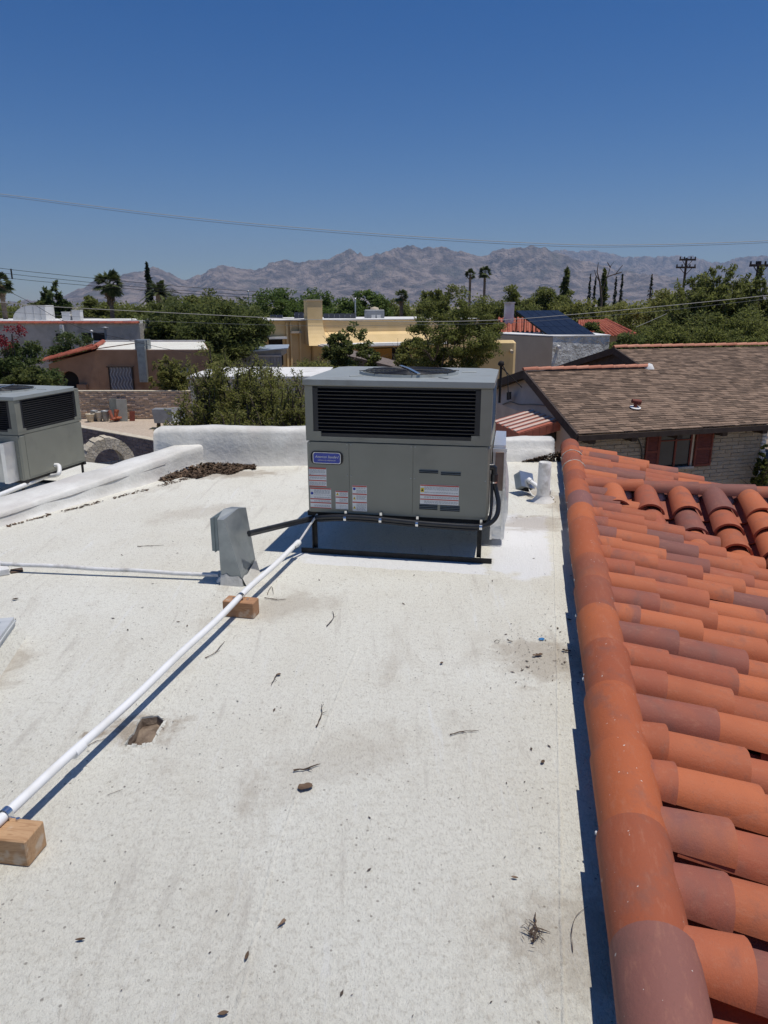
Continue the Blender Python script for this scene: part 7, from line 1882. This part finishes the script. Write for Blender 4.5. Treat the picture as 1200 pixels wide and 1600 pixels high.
# ------------------------------------------------------------------ poles and wires
def upole(px, ytop, Y, label, arms, tr=0.16, mossy=False):
    t_ = PY(px, ytop, Y); H = t_.z - GZ; o = empty('utility_pole', (t_.x, Y, GZ)); tag(o, label, 'utility pole', 'utility poles on the right')
    mb = MB(); mb.tube([V(0, 0, -0.2), V(0, 0, H * .5), V(0, 0, H)], [tr, tr * 0.85, tr * 0.7], 10); mb.build('pole', WW['timber'], o)
    for (ya, w0_, w1_) in arms:
        z = PY(px, ya, Y).z - GZ; xa, xb = (w0_ - px) * Y * CT / FPX, (w1_ - px) * Y * CT / FPX
        mb = MB(); mb.bx(xa, xb, -tr - 0.12, -tr + 0.02, z - 0.09, z + 0.09); ar_ = mb.build('crossarm', WW['timber'], o)
        for k_ in (0.04, 0.3, 0.7, 0.96):
            x = xa + (xb - xa) * k_; mb = MB(); mb.lathe((x, -tr - 0.05, z + 0.09), [(0.05, 0.002), (0.09, 0.08), (0.05, 0.12), (0.09, 0.17), (0, 0.24)], 8); mb.build('insulator', WW['dark'], ar_)
        for s_ in (xa * 0.6, xb * 0.6): mb = MB(); mb.tube([V(s_, -tr - 0.05, z - 0.08), V(0, -tr, z - 0.75)], 0.035, 5); mb.build('brace', WW['timber'], o)
    return o
upole(1073, 403, 80, 'dark utility pole with two crossarms rising from the mesquites', ((406, 1061, 1086), (418, 1057, 1087)))
upole(1187, 408, 58, 'dark utility pole with one crossarm near the right photo edge', ((415, 1170, 1204),), 0.2)
def lamp(px, y0, y1, Y, label):
    t_ = PY(px, y0, Y); o = empty('lamp_post', (t_.x, Y, GZ)); tag(o, label, 'post'); H = t_.z - GZ
    mb = MB(); mb.tube([V(0, 0, 0), V(0, 0, H)], 0.09, 8); mb.build('post', WW['frame'], o)
    mb = MB(); mb.lathe((0, 0, H), [(0.09, -0.02), (0.16, 0.05), (0.12, 0.14), (0, 0.18)], 8); mb.build('post_cap', WW['frame'], o)
lamp(388, 456, 475, 95, 'short white post between green treetops'); lamp(555, 468, 500, 88, 'thin grey mast behind the yellow house solar row')
W_WIRE = pm('wire_grey', (0.18, 0.19, 0.20), None, rough=0.6); W_DARK = pm('wire_dark', (0.03, 0.03, 0.032), None, rough=0.6); W_PALE = pm('wire_pale', (0.42, 0.41, 0.38), None, rough=0.6)
def wire(pts_, r, label, mat, name='power_line', cat='wire', group='overhead wires'):
    p = [PY(x, y, Y) for x, y, Y in pts_]; base = p[0].copy(); mb = MB(); mb.tube(bez([q - base for q in p], 10), r, 5)
    o = mb.build(name, mat); o.location = base; tag(o, label, cat, group); return o
wire([(-250, 272, 24), (0, 303, 24), (300, 340, 24), (600, 366, 24), (850, 380.5, 24), (1000, 382.5, 24), (1200, 376, 24), (1400, 362, 24)], 0.009, 'highest thin pale cable crossing the whole sky, upper strand', W_PALE)
wire([(-250, 275, 24), (0, 306, 24), (300, 343.5, 24), (600, 369.5, 24), (850, 384, 24), (1000, 385.5, 24), (1200, 379, 24), (1400, 365, 24)], 0.006, 'thinner strand just under the highest pale cable', W_PALE)
wire([(-200, 392, 46), (0, 419, 46), (100, 430, 46), (200, 440, 46), (300, 449, 46), (420, 457, 46)], 0.014, 'upper of three dark lines at the left below the palms', W_DARK)
wire([(-200, 400, 46), (0, 426, 46), (100, 437, 46), (200, 447, 46), (300, 455, 46), (420, 463, 46)], 0.013, 'middle of three dark lines at the left below the palms', W_DARK)
wire([(-200, 408, 46), (0, 433, 46), (100, 443, 46), (200, 451, 46), (300, 459, 46), (420, 467, 46)], 0.013, 'lowest of three dark lines at the left below the palms', W_DARK)
sp_ = MB(); a, b_ = PY(17, 420, 46), PY(17, 436, 46); sp_.tube([V(0, 0, b_.z - a.z), V(0, 0, 0)], 0.045, 6); o = sp_.build('line_spacer', W_DARK); o.location = a; tag(o, 'dark spacer rod joining the three lines at the left', 'spacer')
wire([(-120, 463, 30), (0, 472, 30), (80, 479, 30), (300, 490.5, 30), (480, 499, 30), (640, 502.5, 30), (780, 500, 30), (900, 491, 30), (1050, 477, 30), (1200, 461.5, 30), (1320, 447, 30)], 0.012, 'long sagging pale cable crossing in front of houses and mesquites', W_PALE)
wire([(-120, 482, 31), (0, 487, 31), (80, 492, 31), (220, 501, 31), (480, 509, 31), (640, 507.5, 31), (780, 505, 31), (900, 497, 31), (1050, 484, 31), (1200, 467, 31), (1320, 455, 31)], 0.006, 'thin dark wire just below the long sagging pale cable', W_WIRE)
wire([(-60, 425, 36), (12, 455, 36), (50, 474, 36), (90, 497, 36), (140, 517, 36), (200, 531, 36), (260, 545, 36), (330, 556, 36)], 0.011, 'dark wire dropping from the left palm towards the brown house', W_DARK)
wire([(994, 511, 40), (1015, 502, 40), (1042, 490, 40)], 0.014, 'short pale guy cable above the red hip roof', W_PALE)

# ------------------------------------------------------------------ haze: one closed box of thin air round everything
hz = MB(); hz.bx(-25500, 25500, -3000, 25400, GZ - 1.5, 1900)
M['haze'] = bpy.data.materials.new('haze_air'); M['haze'].use_nodes = True
nt = M['haze'].node_tree; nt.nodes.remove(nt.nodes['Principled BSDF'])
pv = nt.nodes.new('ShaderNodeVolumePrincipled'); pv.inputs['Color'].default_value = (0.58, 0.75, 1.0, 1); pv.inputs['Density'].default_value = 4.4e-5; pv.inputs['Anisotropy'].default_value = 0.1
nt.links.new(pv.outputs['Volume'], nt.nodes['Material Output'].inputs['Volume'])
o = hz.build('haze', M['haze']); tag(o, 'thin blue haze filling the air to the mountains', 'haze', kind='stuff')
